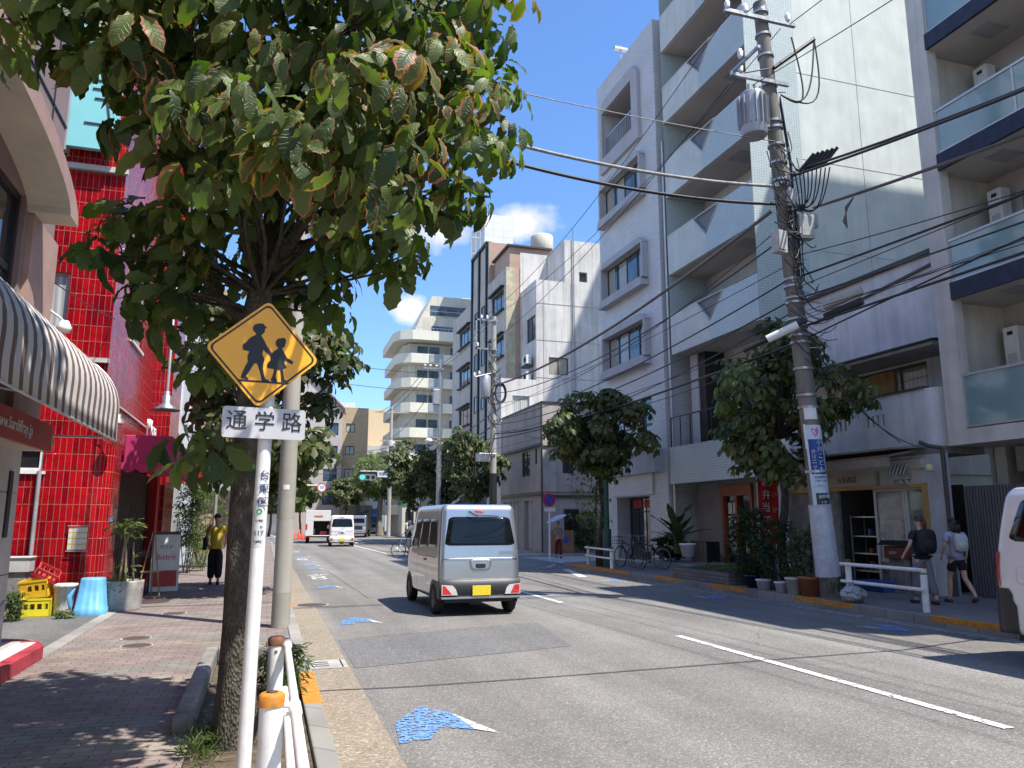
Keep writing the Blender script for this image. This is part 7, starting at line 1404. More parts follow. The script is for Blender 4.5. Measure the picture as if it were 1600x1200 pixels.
def wheel(parent, x, y, r, w=.15, rimm=None, side=-1):
    m = MB(); prof = [(r * .60, -w / 2), (r * .93, -w / 2), (r, -w * .36), (r, w * .36), (r * .93, w / 2), (r * .60, w / 2)]
    def lx(m, prof, seg=28, mi=0):
        vs = []
        for rr_, xx in prof:
            for k in range(seg): a = 2 * pi * k / seg; vs.append((x + xx, y + rr_ * cos(a), r + rr_ * sin(a)))
        n = len(prof); m.add(vs, [(i * seg + k, i * seg + (k + 1) % seg, (i + 1) * seg + (k + 1) % seg, (i + 1) * seg + k) for i in range(n - 1) for k in range(seg)], mi, True)
    lx(m, prof); o = m.build('wheel', M_rubber, parent, local=True)
    m = MB(); s_ = side; lx(m, [(0, s_ * w * .30), (r * .16, s_ * w * .34), (r * .22, s_ * w * .22), (r * .50, s_ * w * .26), (r * .60, s_ * w * .46), (r * .62, s_ * w * .40), (r * .60, -s_ * w * .3), (0, -s_ * w * .3)]); m.build('rim', rimm or M_steel, o, local=True); return o
def arch_panel(parent, x, y, r, side, mt):
    m = MB(); seg = 24; m.add([(x, y, r)] + [(x, y + (r * 1.22) * cos(pi * 1.16 * k / seg - .08 * pi), r + (r * 1.22) * sin(pi * 1.16 * k / seg - .08 * pi)) for k in range(seg + 1)], [(0, k + 1, k + 2) for k in range(seg)]); m.build('wheel_arch', mt, parent, local=True)
M_silver = mat('silver_paint', (.42, .44, .47), .28, .75, var=.03, coat=1)
M_wpaint = mat('white_car_paint', (.72, .72, .72), .25, 0, var=.04, scale=3, coat=1)
M_cglass = mat('tinted_car_glass', (.006, .008, .009), .04, spec=.35, var=.3, scale=1.5)
M_tail = mat('tail_lamp_red', (.62, .015, .02), .15, coat=1); M_clear = mat('lamp_clear', (.62, .60, .58), .15, coat=1); M_plateY = mat('yellow_plate', (.80, .62, .03), .5, var=.12, scale=30)
def kei_van(label, loc, rz, group):
    t = thing('kei_van', label, 'van', loc, rz, group)
    def yr(z): return .0 if z < .95 else .0 + .13 * ((z - .95) / .98) ** 1.25
    def yf(z): return 3.36 - (.04 * (.8 - z) if z < .8 else .10 * (z - .8) / .2 if z < 1.0 else .10 + .62 * (z - 1.0) / .93)
    def wx(z, t): return (1 - .095 * max(0, (z - .98) / .95) ** 1.2) * (1 - .05 * max(0, (t - .85) / .15) ** 2) * (.985 + .015 * min(1, z / .6))
    b = Body(3.36, 1.475, .27, 1.925, .115, yr, yf, wx); o = b.build('body', M_silver, t)
    b.panel('rear_window', 'rear', [(-.66, 1.20), (.66, 1.20), (.60, 1.70), (-.60, 1.70)], M_cglass, t, rad=.10)
    g = b.panel('tailgate_crease', 'rear', [(-.69, .955), (.69, .955), (.69, .985), (-.69, .985)], M_silver, t, e=.012, rad=.3)
    b.panel('handle_panel', 'rear', [(-.17, .78), (.17, .78), (.21, .965), (-.21, .965)], M_silver, t, e=.014, rad=.25); b.panel('handle_recess', 'rear', [(-.09, .81), (.09, .81), (.09, .89), (-.09, .89)], M_blackp, t, e=.018, rad=.25)
    b.panel('brake_lamp', 'rear', [(-.09, 1.775), (.09, 1.775), (.09, 1.815), (-.09, 1.815)], M_tail, t, e=.010, rad=.3)
    m = MB(); m.tube([(-.20, .06, 1.80), (-.10, .035, 1.735), (-.05, .045, 1.72)], .014, 6); m.tube([(-.10, .035, 1.735), (.35, .05, 1.715)], .008, 5); m.build('wiper', M_black, t, local=True)
    # dark bumper with lamps
    bb = Body(3.40, 1.44, .26, .62, .07, lambda z: -.045 + .02 * (z < .35), lambda z: 3.39, lambda z, t: 1.0); 
    m = MB(); n = 20
    prof = [(.27, .0), (.30, -.055), (.45, -.07), (.60, -.06), (.635, -.0)]
    m.add([((-.735 + 1.47 * i / n), y + .055 * (abs(i / n - .5) * 2) ** 5 , z) for z, y in prof for i in range(n + 1)], [(j * (n + 1) + i, j * (n + 1) + i + 1, (j + 1) * (n + 1) + i + 1, (j + 1) * (n + 1) + i) for j in range(4) for i in range(n)], 0, True)
    m.box(-.737, -.60, .0, .42, .30, .60); m.box(.60, .737, .0, .42, .30, .60); bp_ = m.build('rear_bumper', M_blackp, t, local=True)
    m = MB(); m.prism([(-.70, .30), (.70, .30), (.72, .335), (-.72, .335)], 'y', -.074, -.05); m.build('bumper_trim', M_silver, t, local=True)
    for s_ in (-1, 1):
        m = MB(); m.prism([(s_ * .70, .375), (s_ * .44, .375), (s_ * .47, .46), (s_ * .52, .515), (s_ * .70, .53)], 'y', -.066, -.088); o = m.build('tail_lamp', M_clear, t, local=True, bevel=.01)
        m = MB(); m.prism([(s_ * .695, .38), (s_ * .53, .38), (s_ * .60, .52), (s_ * .695, .525)] if s_ > 0 else [(-.695, .38), (-.53, .38), (-.60, .46), (-.66, .525), (-.695, .525)], 'y', -.0885, -.0915); m.build('red_lens', M_tail, o, local=True)
    m = MB(); m.box(-.165, .165, -.098, -.09, .35, .52); m.build('number_plate', M_plateY, t, local=True, bevel=.006)
    for s_, sd in ((-1, 'left'), (1, 'right')):
        b.panel('side_window', sd, [(.30, 1.16), (1.12, 1.16), (1.14, 1.66), (.42, 1.66)], M_cglass, t, rad=.12); b.panel('side_window', sd, [(1.20, 1.14), (2.06, 1.12), (2.04, 1.66), (1.20, 1.66)], M_cglass, t, rad=.1); b.panel('side_window', sd, [(2.14, 1.10), (2.98, 1.08), (2.72, 1.64), (2.12, 1.66)], M_cglass, t, rad=.1)
        m = MB()
        for yy, za, zb in ((1.16, .42, 1.72), (2.10, .36, 1.72), (3.0, .45, 1.02)): 
            V = [tuple(b.q(s_ * .7375, yy + dd, za + (zb - za) * j / 8) + Vector((s_ * .003, 0, 0))) for j in range(9) for dd in (0, .009)]; m.add(V, [(2 * j, 2 * j + 1, 2 * j + 3, 2 * j + 2) for j in range(8)], 0, True)
        for (ya, yb, zz) in ((.35, 1.1, .98), (1.1, 2.1, .97)): V = [tuple(b.q(s_ * .7375, ya + (yb - ya) * j / 6, zz + d_) + Vector((s_ * .0035, 0, 0))) for j in range(7) for d_ in (0, .012)]; m.add(V, [(2 * j, 2 * j + 1, 2 * j + 3, 2 * j + 2) for j in range(6)], 0, True)
        m.build('door_seam', M_black, t, local=True)
        b.panel('door_handle', sd, [(1.22, .90), (1.42, .90), (1.42, .935), (1.22, .935)], M_blackp, t, e=.012, rad=.3)
        for yy in (.50, 2.92):
            arch_panel(t, s_ * .7395, yy, .27, s_, M_black); wheel(t, s_ * .672, yy, .27, .155, M_steel, s_)
        m = MB(); m.box(s_ * .74, s_ * .86, 2.72, 2.80, 1.08, 1.28); m.build('mirror', M_silver, t, local=True, bevel=.03)
    b.panel('windscreen', 'front', [(-.62, 1.08), (.62, 1.08), (.56, 1.76), (-.56, 1.76)], M_cglass, t, rad=.1)
    m = MB(); m.box(-.62, .62, .1, 3.2, .22, .29); m.box(-.1, .1, .3, .5, .16, .25); m.build('underbody', M_black, t, local=True)
    return t
kv = kei_van('silver kei van with a yellow plate driving away in the middle of the road', (3.66, 13.38, 0), radians(.0), 'small vans')
# maker's name, small chrome letters on the tailgate
text_obj('badge', 'DAIHATSU', .062, frame((3.66 + .50, 13.372, 1.075), (1, 0, 0), (0, 0, 1)), M_steel, kv)
k2 = copy_thing(kv, (4.58, 49.4, 0), radians(-3), 'small white van in the distance just behind the open backed truck')
for c in kids(k2):
    if c.name.startswith(('body', 'tailgate_crease', 'handle_panel', 'bumper_trim', 'mirror', 'rear_bumper')):
        c.data = c.data.copy(); c.data.materials.clear(); c.data.materials.append(M_wpaint)
    if c.name.startswith('badge'): bpy.data.objects.remove(c)
# white van entering at the right edge (its tail only is in view)
t = thing('white_van', 'large white van cut off by the right edge with red upright tail lamp', 'van', (11.0, 8.55, 0), radians(0), 'parked and passing vans')
def yr2(z): return .0 if z < 1.0 else .20 * ((z - 1.0) / 1.02) ** 1.5
bx = Body(4.69, 1.69, .34, 2.03, .14, yr2, lambda z: 4.69 - (.0 if z < 1.1 else .75 * (z - 1.1) / .88), lambda z, t: (1 - .085 * max(0, (z - 1.05) / .93) ** 1.3))
t.rotation_euler = (0, 0, radians(180)); t.location = (9.15, 7.22, 0)
bx.build('body', M_wpaint, t)
for s_, sd in ((1, 'right'), (-1, 'left')):
    bx.panel('side_window', sd, [(.20, 1.40), (1.45, 1.40), (1.47, 1.90), (.34, 1.90)], M_cglass, t, rad=.14); bx.panel('side_window', sd, [(1.6, 1.40), (2.7, 1.40), (2.7, 1.90), (1.6, 1.90)], M_cglass, t, rad=.12); bx.panel('side_window', sd, [(2.85, 1.35), (4.0, 1.3), (3.7, 1.88), (2.85, 1.90)], M_cglass, t, rad=.12)
    bx.panel('fuel_flap', sd, [(.32, .92), (.55, .92), (.55, 1.12), (.32, 1.12)], M_wpaint, t, e=.006, rad=.15)
    m = MB()
    V = [tuple(bx.q(s_ * (.845 - w), y + .0, z) + Vector((s_ * .012 * (1 - w * 8), -.010, 0))) for z in [.88 + .40 * i / 8 for i in range(9)] for w, y in ((.11, 0), (.03, 0), (0, .04), (0, .11))]
    m.add(V, [(4 * j + i, 4 * j + i + 1, 4 * j + i + 5, 4 * j + i + 4) for j in range(8) for i in range(3)], 0, True); m.build('tail_lamp', M_tail, t, local=True)
    m = MB(); V = [tuple(bx.q(s_ * .845, y + .36 * min(1, max(0, (z - .34) / .3)) * 0 , z) + Vector((s_ * .010, -.012, 0))) for z in [.34 + .52 * i / 8 for i in range(9)] for y in (0, .05, .12, .22, .30 if z < .7 else .26 if z < .8 else .22)]
    m.add(V, [(5 * j + i, 5 * j + i + 1, 5 * j + i + 6, 5 * j + i + 5) for j in range(8) for i in range(4)], 0, True); m.build('bumper_corner', M_blackp, t, local=True)
    for yy in (.95, 3.75): arch_panel(t, s_ * .847, yy, .33, s_, M_black); wheel(t, s_ * .765, yy, .33, .19, M_steel, s_)
m = MB(); m.box(-.80, .80, -.03, .1, .34, .80); m.build('rear_bumper', M_blackp, t, local=True, bevel=.03)
m = MB(); m.box(-.7, .7, .15, 4.5, .26, .36); m.build('underbody', M_black, t, local=True)
bx.panel('rear_window', 'rear', [(-.68, 1.2), (.68, 1.2), (.62, 1.86), (-.62, 1.86)], M_cglass, t, rad=.1); bx.panel('windscreen', 'front', [(-.7, 1.15), (.7, 1.15), (.64, 1.88), (-.64, 1.88)], M_cglass, t, rad=.1)

# ---- far vehicles
t = thing('open_backed_truck', 'white box truck with its rear open, stopped in the left lane far ahead', 'truck', (3.55, 56.5, 0), radians(-4)); m = MB()
t.scale = (.9, 1, .84); m.box(-.95, .95, 1.6, 4.6, .55, 2.75); m.box(-.95, -.88, 0, 1.6, .6, 2.75); m.box(.88, .95, 0, 1.6, .6, 2.75); m.box(-.95, .95, 0, 1.6, 2.62, 2.75); m.box(-.95, .95, 0, 1.6, .55, .68); m.box(-.95, .95, -.01, .05, 1.85, 2.75); m.box(-.95, -.35, -.01, .05, .6, 1.86); m.build('box_body', M_wpaint, t, local=True, bevel=.06)
m = MB(); m.quad((-.88, 1.59, .68), (.88, 1.59, .68), (.88, 1.59, 2.6), (-.88, 1.59, 2.6)); m.build('cargo_space', M_black, t, local=True)
m = MB(); m.box(-.8, -.2, .6, 1.2, .7, 1.2); m.box(.15, .7, .5, 1.0, .7, 1.0, 1); m.build('cargo', [mat('orange_goods', (.3, .17, .08), .7), mat('red_goods', (.4, .06, .05), .7)], t, local=True)
m = MB(); m.box(-.3, .35, -.03, -.012, 2.2, 2.32); m.build('orange_panel', mat('orange_panel', (.65, .2, .03), .5), t, local=True)
m = MB()
for s_ in (-1, 1): m.box(s_ * .95, s_ * .80, -.05, .02, 1.2, 1.6)
m.build('tail_lamp', M_tail, t, local=True); m = MB(); m.box(-.9, .9, -.02, .1, .5, .62); m.build('bumper', M_dark, t, local=True)
bc = Body(1.7, 1.8, .45, 2.25, .12, lambda z: 4.6, lambda z: 6.2 - .2 * max(0, z - 1.2), lambda z, t: 1); bc.build('cab', M_wpaint, t)
for s_ in (-1, 1):
    for yy in (.9, 5.2): wheel(t, s_ * .82, yy, .36, .2, M_steel, s_)
def front_truck(name, label, loc, rz, W, H, cabm, boxm, cab_h, L=6.0):
    t = thing(name, label, 'truck', loc, rz); m = MB(); m.box(-W / 2, W / 2, 1.9, L, .7, H); m.build('box_body', boxm, t, local=True, bevel=.05)
    b = Body(1.8, W * .95, .4, cab_h, .1, lambda z: 0 + .12 * max(0, z - 1.2), lambda z: 1.85, lambda z, t: 1); b.build('cab', cabm, t); w = W * .47
    b.panel('windscreen', 'rear', [(-w + .12, 1.35), (w - .12, 1.35), (w - .15, cab_h - .28), (-w + .15, cab_h - .28)], M_cglass, t, e=.01); b.panel('grille', 'rear', [(-w + .3, .75), (w - .3, .75), (w - .3, 1.1), (-w + .3, 1.1)], M_blackp, t, e=.01)
    m = MB(); m.box(-w, w, -.06, .05, .4, .68); m.build('bumper', M_steel, t, local=True, bevel=.03)
    for s_ in (-1, 1): m = MB(); m.box(s_ * (w - .02), s_ * (w - .28), -.02, .03, .75, .95); m.build('headlight', M_clear, t, local=True, bevel=.02)
    for s_ in (-1, 1):
        for yy in (.9, L - 1.3): wheel(t, s_ * (w - .08), yy, .42, .22, M_steel, s_)
    return t
front_truck('box_truck', 'dark grey box truck with a pale cab facing us far down the road', (8.05, 73.5, 0), radians(-12), 1.95, 3.05, M_silver, M_dark, 2.05)
front_truck('box_truck', 'blue truck half hidden behind the pale trunked crossing tree', (12.0, 95, 0), radians(-15), 2.3, 3.0, mat('blue_paint', (.03, .14, .40), .35, var=.1, coat=.5), MATS['blue_paint'], 2.3)
t = thing('dark_car', 'dark parked car behind the cones at the far left', 'car', (-.7, 70, 0), 0); bb = Body(4.0, 1.6, .25, 1.42, .16, lambda z: .0 + .5 * max(0, z - .8), lambda z: 4 - (1.4 * max(0, z - .8) if z > .8 else 0), lambda z, t: 1 - .12 * max(0, z - .8)); bb.build('body', mat('black_car_paint', (.02, .02, .022), .2, coat=1), t); bb.panel('rear_window', 'rear', [(-.6, .9), (.6, .9), (.5, 1.32), (-.5, 1.32)], M_cglass, t)
for s_ in (-1, 1):
    for yy in (.8, 3.1): wheel(t, s_ * .74, yy, .3, .17, M_steel, s_)
# cones
R4 = random.Random(3); c0 = None
for i in range(9):
    x, y = 1.15 + i * .30 + R4.uniform(-.08, .08), 67.6 + R4.uniform(-.8, .8)
    if c0 is None:
        c0 = thing('traffic_cone', 'leftmost red cone of the row across the far left lane', 'traffic cone', (x, y, 0), group='red cones across the left lane'); m = MB(); m.lathe([(.16, .03), (.03, .85), (0, .86)], (0, 0, 0), 12); m.build('cone', mat('cone_red', (.75, .07, .04), .5, var=.05), c0, local=True); m = MB(); m.box(-.2, .2, -.2, .2, 0, .035); m.build('base', M_sred, c0, local=True)
    else: copy_thing(c0, (x, y, 0), label='red cone across the far left lane, ' + ('second', 'third', 'fourth', 'fifth', 'sixth', 'seventh', 'eighth', 'rightmost')[i - 1] + (' from the left' if i < 8 else ' of the row'))
# ================================================================ people
def skin_mesh(name, J, E, mt, parent, sub=2, root=None, name2=None):
    """J: {joint: (x, y, z, radius)}; E: list of pairs; one continuous skinned surface"""
    names = list(J); me = bpy.data.meshes.new(name + '_s'); me.from_pydata([J[k][:3] for k in names], [(names.index(a), names.index(b)) for a, b in E], []); o = bpy.data.objects.new(name + '_s', me); S.collection.objects.link(o)
    sk = o.modifiers.new('skin', 'SKIN'); sk.use_smooth_shade = True; sk.branch_smoothing = .4
    for i, k in enumerate(names):
        r = J[k][3]; r = r if hasattr(r, '__len__') else (r, r); me.skin_vertices[0].data[i].radius = r; me.skin_vertices[0].data[i].use_root = (k == (root or names[0]))
    s2 = o.modifiers.new('sub', 'SUBSURF'); s2.levels = sub; s2.render_levels = sub
    dg = bpy.context.evaluated_depsgraph_get(); dg.update(); m2 = bpy.data.meshes.new_from_object(o.evaluated_get(dg)); bpy.data.objects.remove(o)
    m2.materials.clear(); m2.materials.append(mt); m2.name = name
    for p in m2.polygons: p.use_smooth = True
    return link(name, m2, parent)
def person(label, loc, rz, H, pose, shirt, trousers, hairm=M_hair, hairstyle='short', shoe=M_black, sleeve='short', skinm=M_skin, leg='long', slim=1.0, hand_detail=True, loose=1.0):
    """local frame: faces +Y, x to its right. pose: dict of joint overrides (fractions of H)"""
    t = thing('person', label, 'person', loc, rz)
    P = dict(pelvis=(0, 0, .515), waist=(0, 0, .60), chest=(0, .005, .73), neck=(0, 0, .835), head0=(0, .008, .875), head1=(0, .014, .925), head2=(0, .005, .965),
             shL=(-.098, 0, .80), shR=(.098, 0, .80), elL=(-.125, -.01, .635), elR=(.125, -.01, .635), wrL=(-.125, .03, .50), wrR=(.125, .03, .50),
             hpL=(-.05, 0, .50), hpR=(.05, 0, .50), knL=(-.05, .03, .285), knR=(.05, -.02, .285), anL=(-.05, .06, .045), anR=(.05, -.09, .055), toL=(-.052, .13, .015), toR=(.052, -.03, .012))
    P.update(pose); V = {k: Vector(v) * H for k, v in P.items()}; g = H * slim
    def j(k, r, off=(0, 0, 0)): v = V[k] + Vector(off) * H; return (v.x, v.y, v.z, (r * g, r * g) if not hasattr(r, '__len__') else (r[0] * g, r[1] * g))
    B_ = dict(pelvis=j('pelvis', (.062, .050)), waist=j('waist', (.052, .042)), chest=j('chest', (.064, .046)), neck=j('neck', .026), head0=j('head0', .032), head1=j('head1', (.054, .064)), head2=j('head2', (.046, .052)), shL=j('shL', .029), shR=j('shR', .029), elL=j('elL', .020), elR=j('elR', .020), wrL=j('wrL', .0135), wrR=j('wrR', .0135),
              hpL=j('hpL', .046), hpR=j('hpR', .046), knL=j('knL', .030), knR=j('knR', .030), anL=j('anL', .020), anR=j('anR', .020), toL=j('toL', .018), toR=j('toR', .018))
    for s_ in 'LR': a, b = V['hp' + s_], V['kn' + s_]; mid = a.lerp(b, .5); B_['th' + s_] = (mid.x, mid.y, mid.z, (.041 * g, .041 * g)); a, b = V['kn' + s_], V['an' + s_]; mid = a.lerp(b, .35) + Vector((0, -.008 * H, 0)); B_['cf' + s_] = (mid.x, mid.y, mid.z, (.031 * g, .031 * g))
    E_ = [('pelvis', 'waist'), ('waist', 'chest'), ('chest', 'neck'), ('neck', 'head0'), ('head0', 'head1'), ('head1', 'head2')]
    for s_ in 'LR': E_ += [('chest', 'sh' + s_), ('sh' + s_, 'el' + s_), ('el' + s_, 'wr' + s_), ('pelvis', 'hp' + s_), ('hp' + s_, 'th' + s_), ('th' + s_, 'kn' + s_), ('kn' + s_, 'cf' + s_), ('cf' + s_, 'an' + s_), ('an' + s_, 'to' + s_)]
    if hand_detail:
        for s_, sg_ in (('L', -1), ('R', 1)):
            w = V['wr' + s_]; d = (w - V['el' + s_]).normalized(); pm = w + d * .035 * H; B_['pm' + s_] = (pm.x, pm.y, pm.z, (.012 * H, .016 * H)); E_.append(('wr' + s_, 'pm' + s_))
            for k in range(4):
                off = Vector((0, (k - 1.5) * .0115, 0)) * H; ln = (.034, .040, .037, .028)[k]; cu = Vector((-sg_ * .008, 0, 0)) * H
                f1 = pm + off + d * ln * .55 * H; f2 = f1 + d * ln * .5 * H + cu
                B_['f%d' % k + s_] = (f1.x, f1.y, f1.z, (.0052 * H, .0052 * H)); B_['g%d' % k + s_] = (f2.x, f2.y, f2.z, (.0042 * H, .0042 * H)); E_ += [('pm' + s_, 'f%d' % k + s_), ('f%d' % k + s_, 'g%d' % k + s_)]
            th = w + d * .018 * H + Vector((-sg_ * .006, .022, 0)) * H; th2 = th + d * .022 * H; B_['t' + s_] = (th.x, th.y, th.z, (.006 * H, .006 * H)); B_['u' + s_] = (th2.x, th2.y, th2.z, (.005 * H, .005 * H)); E_ += [('wr' + s_, 't' + s_), ('t' + s_, 'u' + s_)]
    body = skin_mesh('body', B_, E_, skinm, t)
    # face
    hd = V['head1']; m = MB(); m.ball((hd.x, hd.y + .056 * H, hd.z - .006 * H), .009 * H, 8, sc=(.8, 1, 1.4)); m.build('nose', skinm, body, local=True)
    m = MB()
    for s_ in (-1, 1): m.ball((hd.x + s_ * .018 * H, hd.y + .052 * H, hd.z + .004 * H), .0055 * H, 8, sc=(1.3, .6, .7))
    m.build('eyes', M_black, body, local=True); m = MB(); m.ball((hd.x, hd.y + .051 * H, hd.z - .027 * H), .010 * H, 8, sc=(1.3, .5, .35)); m.build('mouth', mat('lips', (.4, .15, .13), .5), body, local=True)
    m = MB()
    for s_ in (-1, 1): m.ball((hd.x + s_ * .046 * H, hd.y - .004 * H, hd.z - .004 * H), .012 * H, 8, sc=(.4, .8, 1.2))
    m.build('ears', skinm, body, local=True)
    # hair
    if hairstyle != 'bald':
        rs = np.random.RandomState(4); m = MB(); n = 20; rows = 10; hc = Vector((hd.x, hd.y - .006 * H, hd.z + .006 * H)); vs = []
        low = {'short': 1.75, 'ponytail': 1.8, 'long': 1.9}[hairstyle]
        for i in range(rows + 1):
            for k in range(n):
                a = 2 * pi * k / n; front = max(0, sin(a)); th = (low - front * .75) * i / rows; r = (.053 + rs.uniform(-.0015, .003)) * H
                vs.append((hc.x + r * .93 * sin(th) * cos(a), hc.y + r * 1.10 * sin(th) * sin(a), hc.z + r * 1.08 * cos(th)))
        m.add(vs, [(i * n + k, (i + 1) * n + k, (i + 1) * n + (k + 1) % n, i * n + (k + 1) % n) for i in range(rows) for k in range(n)], 0, True)
        if hairstyle == 'ponytail': b0 = hc + Vector((0, -.050, .012)) * H; m.tube([b0, b0 + Vector((0, -.025, -.01)) * H, b0 + Vector((.006, -.034, -.05)) * H, b0 + Vector((.01, -.026, -.10)) * H, b0 + Vector((.008, -.02, -.135)) * H], [.014 * H, .019 * H, .022 * H, .018 * H, .005 * H], 10)
        if hairstyle == 'long': 
            for kk in range(7): x = (-.036 + .012 * kk) * H; m.tube([hc + Vector((x / H, -.02, .0)) * H, hc + Vector((x / H * 1.15, -.048, -.04)) * H, hc + Vector((x / H * 1.2, -.045, -.09)) * H, hc + Vector((x / H * 1.1, -.04, -.125 - .01 * (kk % 2))) * H], [.014 * H, .018 * H, .015 * H, .004 * H], 8)
        m.build('hair', hairm, t, local=True)
    # shirt over torso and arms
    q = loose; T_ = dict(hem=j('pelvis', (.088 * q, .074 * q), (0, 0, -.035 * q)), waist0=j('pelvis', (.084 * q, .072 * q), (0, 0, .02)), waist=j('waist', (.080 * q, .068 * q)), chest=j('chest', (.086, .070)), top=j('neck', .046, (0, 0, -.028)), shL=j('shL', .042), shR=j('shR', .042)); ET = [('hem', 'waist0'), ('waist0', 'waist'), ('waist', 'chest'), ('chest', 'top'), ('chest', 'shL'), ('chest', 'shR')]
    for s_ in 'LR':
        a, b = V['sh' + s_], V['el' + s_]; e = a.lerp(b, .68 if sleeve == 'short' else .97); T_['e' + s_] = (e.x, e.y, e.z, (.036 * g * q, .036 * g * q)); ET.append(('sh' + s_, 'e' + s_))
        if sleeve == 'long': w = V['el' + s_].lerp(V['wr' + s_], .92); T_['w' + s_] = (w.x, w.y, w.z, (.021 * g, .021 * g)); ET.append(('e' + s_, 'w' + s_))
    skin_mesh('shirt', T_, ET, shirt, t, root='waist')
    L_ = dict(p=j('pelvis', (.080, .068), (0, 0, .03)), p2=j('pelvis', (.082, .070), (0, 0, -.01))); EL = [('p', 'p2')]
    for s_ in 'LR':
        L_['h' + s_] = j('hp' + s_, .060); a, b, c = V['hp' + s_], V['kn' + s_], V['an' + s_]; k_ = a.lerp(b, .62 if leg == 'short' else 1.0); mid = a.lerp(b, .45); L_['m' + s_] = (mid.x, mid.y, mid.z, (.058 * g, .058 * g)); EL += [('p2', 'h' + s_), ('h' + s_, 'm' + s_)]
        L_['k' + s_] = (k_.x, k_.y, k_.z, (.058 * g if leg == 'short' else .052 * g * q,) * 2); EL.append(('m' + s_, 'k' + s_))
        if leg == 'long': c_ = b.lerp(c, .9); L_['a' + s_] = (c_.x, c_.y, c_.z, (.046 * g * q,) * 2); EL.append(('k' + s_, 'a' + s_))
    skin_mesh('trousers', L_, EL, trousers, t, root='p2')
    for s_ in 'LR':
        a, b = V['an' + s_], V['to' + s_]; m = MB(); d = (b - a); d.z = 0; d = d.normalized() if d.length > 1e-4 else Vector((0, 1, 0)); an = math.atan2(d.y, d.x); zt = max(.0, b.z - .015 * H); pitch = math.atan2(max(0, a.z - .05 * H), .1 * H)
        heel = Vector((a.x, a.y, max(.012 * H, a.z - .035 * H))) - d * .02 * H; toe = Vector((b.x, b.y, max(.016 * H, b.z + .004 * H))) + d * .012 * H
        m.tube([heel - d * .008 * H, heel, heel.lerp(toe, .3) + Vector((0, 0, .008 * H)), heel.lerp(toe, .7) + Vector((0, 0, .002 * H)), toe, toe + d * .012 * H], [.012 * H, .024 * H, .026 * H, .025 * H, .02 * H, .006 * H], 12); m.build('shoe', shoe, t, local=True)
    return t, V
def rucksack(t, V, H, mt, w=.17, h=.25, d=.09, strapm=None):
    c = V['chest'] + Vector((0, -.10, -.035)) * H; m = MB(); sg = lambda v, p: math.copysign(abs(v) ** p, v); n = 20; m.add([(c.x + w * H * .52 * sg(cos(a) * sin(b), .55), c.y + d * H * .62 * sg(sin(a) * sin(b), .6), c.z + h * H * .52 * sg(cos(b), .6)) for b in [pi * i / 12 for i in range(13)] for a in [2 * pi * k / n for k in range(n)]], [(i * n + k, (i + 1) * n + k, (i + 1) * n + (k + 1) % n, i * n + (k + 1) % n) for i in range(12) for k in range(n)], 0, True); m.ball((c.x, c.y - d * H * .55, c.z - h * H * .14), w * H * .4, 12, sc=(1, .28, .8)); o = m.build('rucksack', mt, t, local=True)
    m = MB()
    for s_ in (-1, 1): x = c.x + s_ * .055 * H; m.tube([(x, c.y + d * H * .4, c.z + .10 * H), (x, V['chest'].y, V['chest'].z + .092 * H), (x + s_ * .012 * H, V['chest'].y + .058 * H, V['chest'].z + .03 * H), (x + s_ * .02 * H, V['chest'].y + .03 * H, V['chest'].z - .06 * H), (x, c.y + d * H * .4, c.z - .10 * H)], .010 * H, 6)
    m.build('strap', strapm or mt, o, local=True); return o
M_ys = mat('yellow_shirt', (.62, .46, .06), .9, var=.10, scale=8, bump=.3, bscale=12); M_bt = mat('black_trousers', (.015, .015, .018), .9, var=.2, scale=6, bump=.3, bscale=10)
# the walker in yellow
t, V = person('person in a loose yellow shirt and wide black trousers walking away on the left footway', (-1.1, 20.0, .13), radians(4), 1.70, dict(knL=(-.045, .04, .285), anL=(-.045, .045, .045), toL=(-.047, .12, .014), anR=(.05, -.07, .055), toR=(.052, .0, .014), elL=(-.13, .0, .655), wrL=(-.11, .06, .56), elR=(.135, .0, .65), wrR=(.12, .05, .55)), M_ys, M_bt, loose=1.12)
m = MB(); c = V['waist'] + Vector((-.25, .0, -.04)); m.box(c.x - .05, c.x + .05, c.y - .15, c.y + .15, c.z - .17, c.z + .12); bg_ = m.build('shoulder_bag', M_bt, t, local=True, bevel=.02); m = MB(); m.tube([(c.x, c.y + .1, c.z + .1), (V['shL'].x, V['shL'].y + .05, V['shL'].z + .06), (V['shL'].x + .02, V['shL'].y - .06, V['shL'].z + .04), (c.x, c.y - .1, c.z + .1)], .012, 6); m.build('strap', M_bt, bg_, local=True)
# two women by the old shop, seen from behind, walking away to the left/up the street
M_nv = mat('navy_top', (.012, .018, .035), .9, var=.15, scale=8); M_gt = mat('grey_trousers', (.17, .175, .20), .9, var=.15, scale=5, bump=.3, bscale=10); M_lv = mat('lavender_shirt', (.42, .42, .56), .9, var=.08, scale=8); M_wb = mat('white_bag', (.52, .54, .52), .6, var=.06)
t, V = person('woman with auburn ponytail, navy top, grey trousers and black rucksack passing the old shop', (11.45, 11.35, .15), radians(-8), 1.60, dict(anL=(-.045, .10, .045), toL=(-.047, .18, .014), knL=(-.045, .06, .29), anR=(.05, -.11, .06), toR=(.052, -.04, .014), elL=(-.145, .0, .66), wrL=(-.165, .08, .55)), M_nv, M_gt, mat('auburn_hair', (.055, .018, .012), .45), 'ponytail', mat('dark_shoes', (.03, .03, .035), .6), loose=1.12)
rucksack(t, V, 1.60, mat('black_bag', (.012, .013, .016), .7, var=.1), .20, .27, .10)
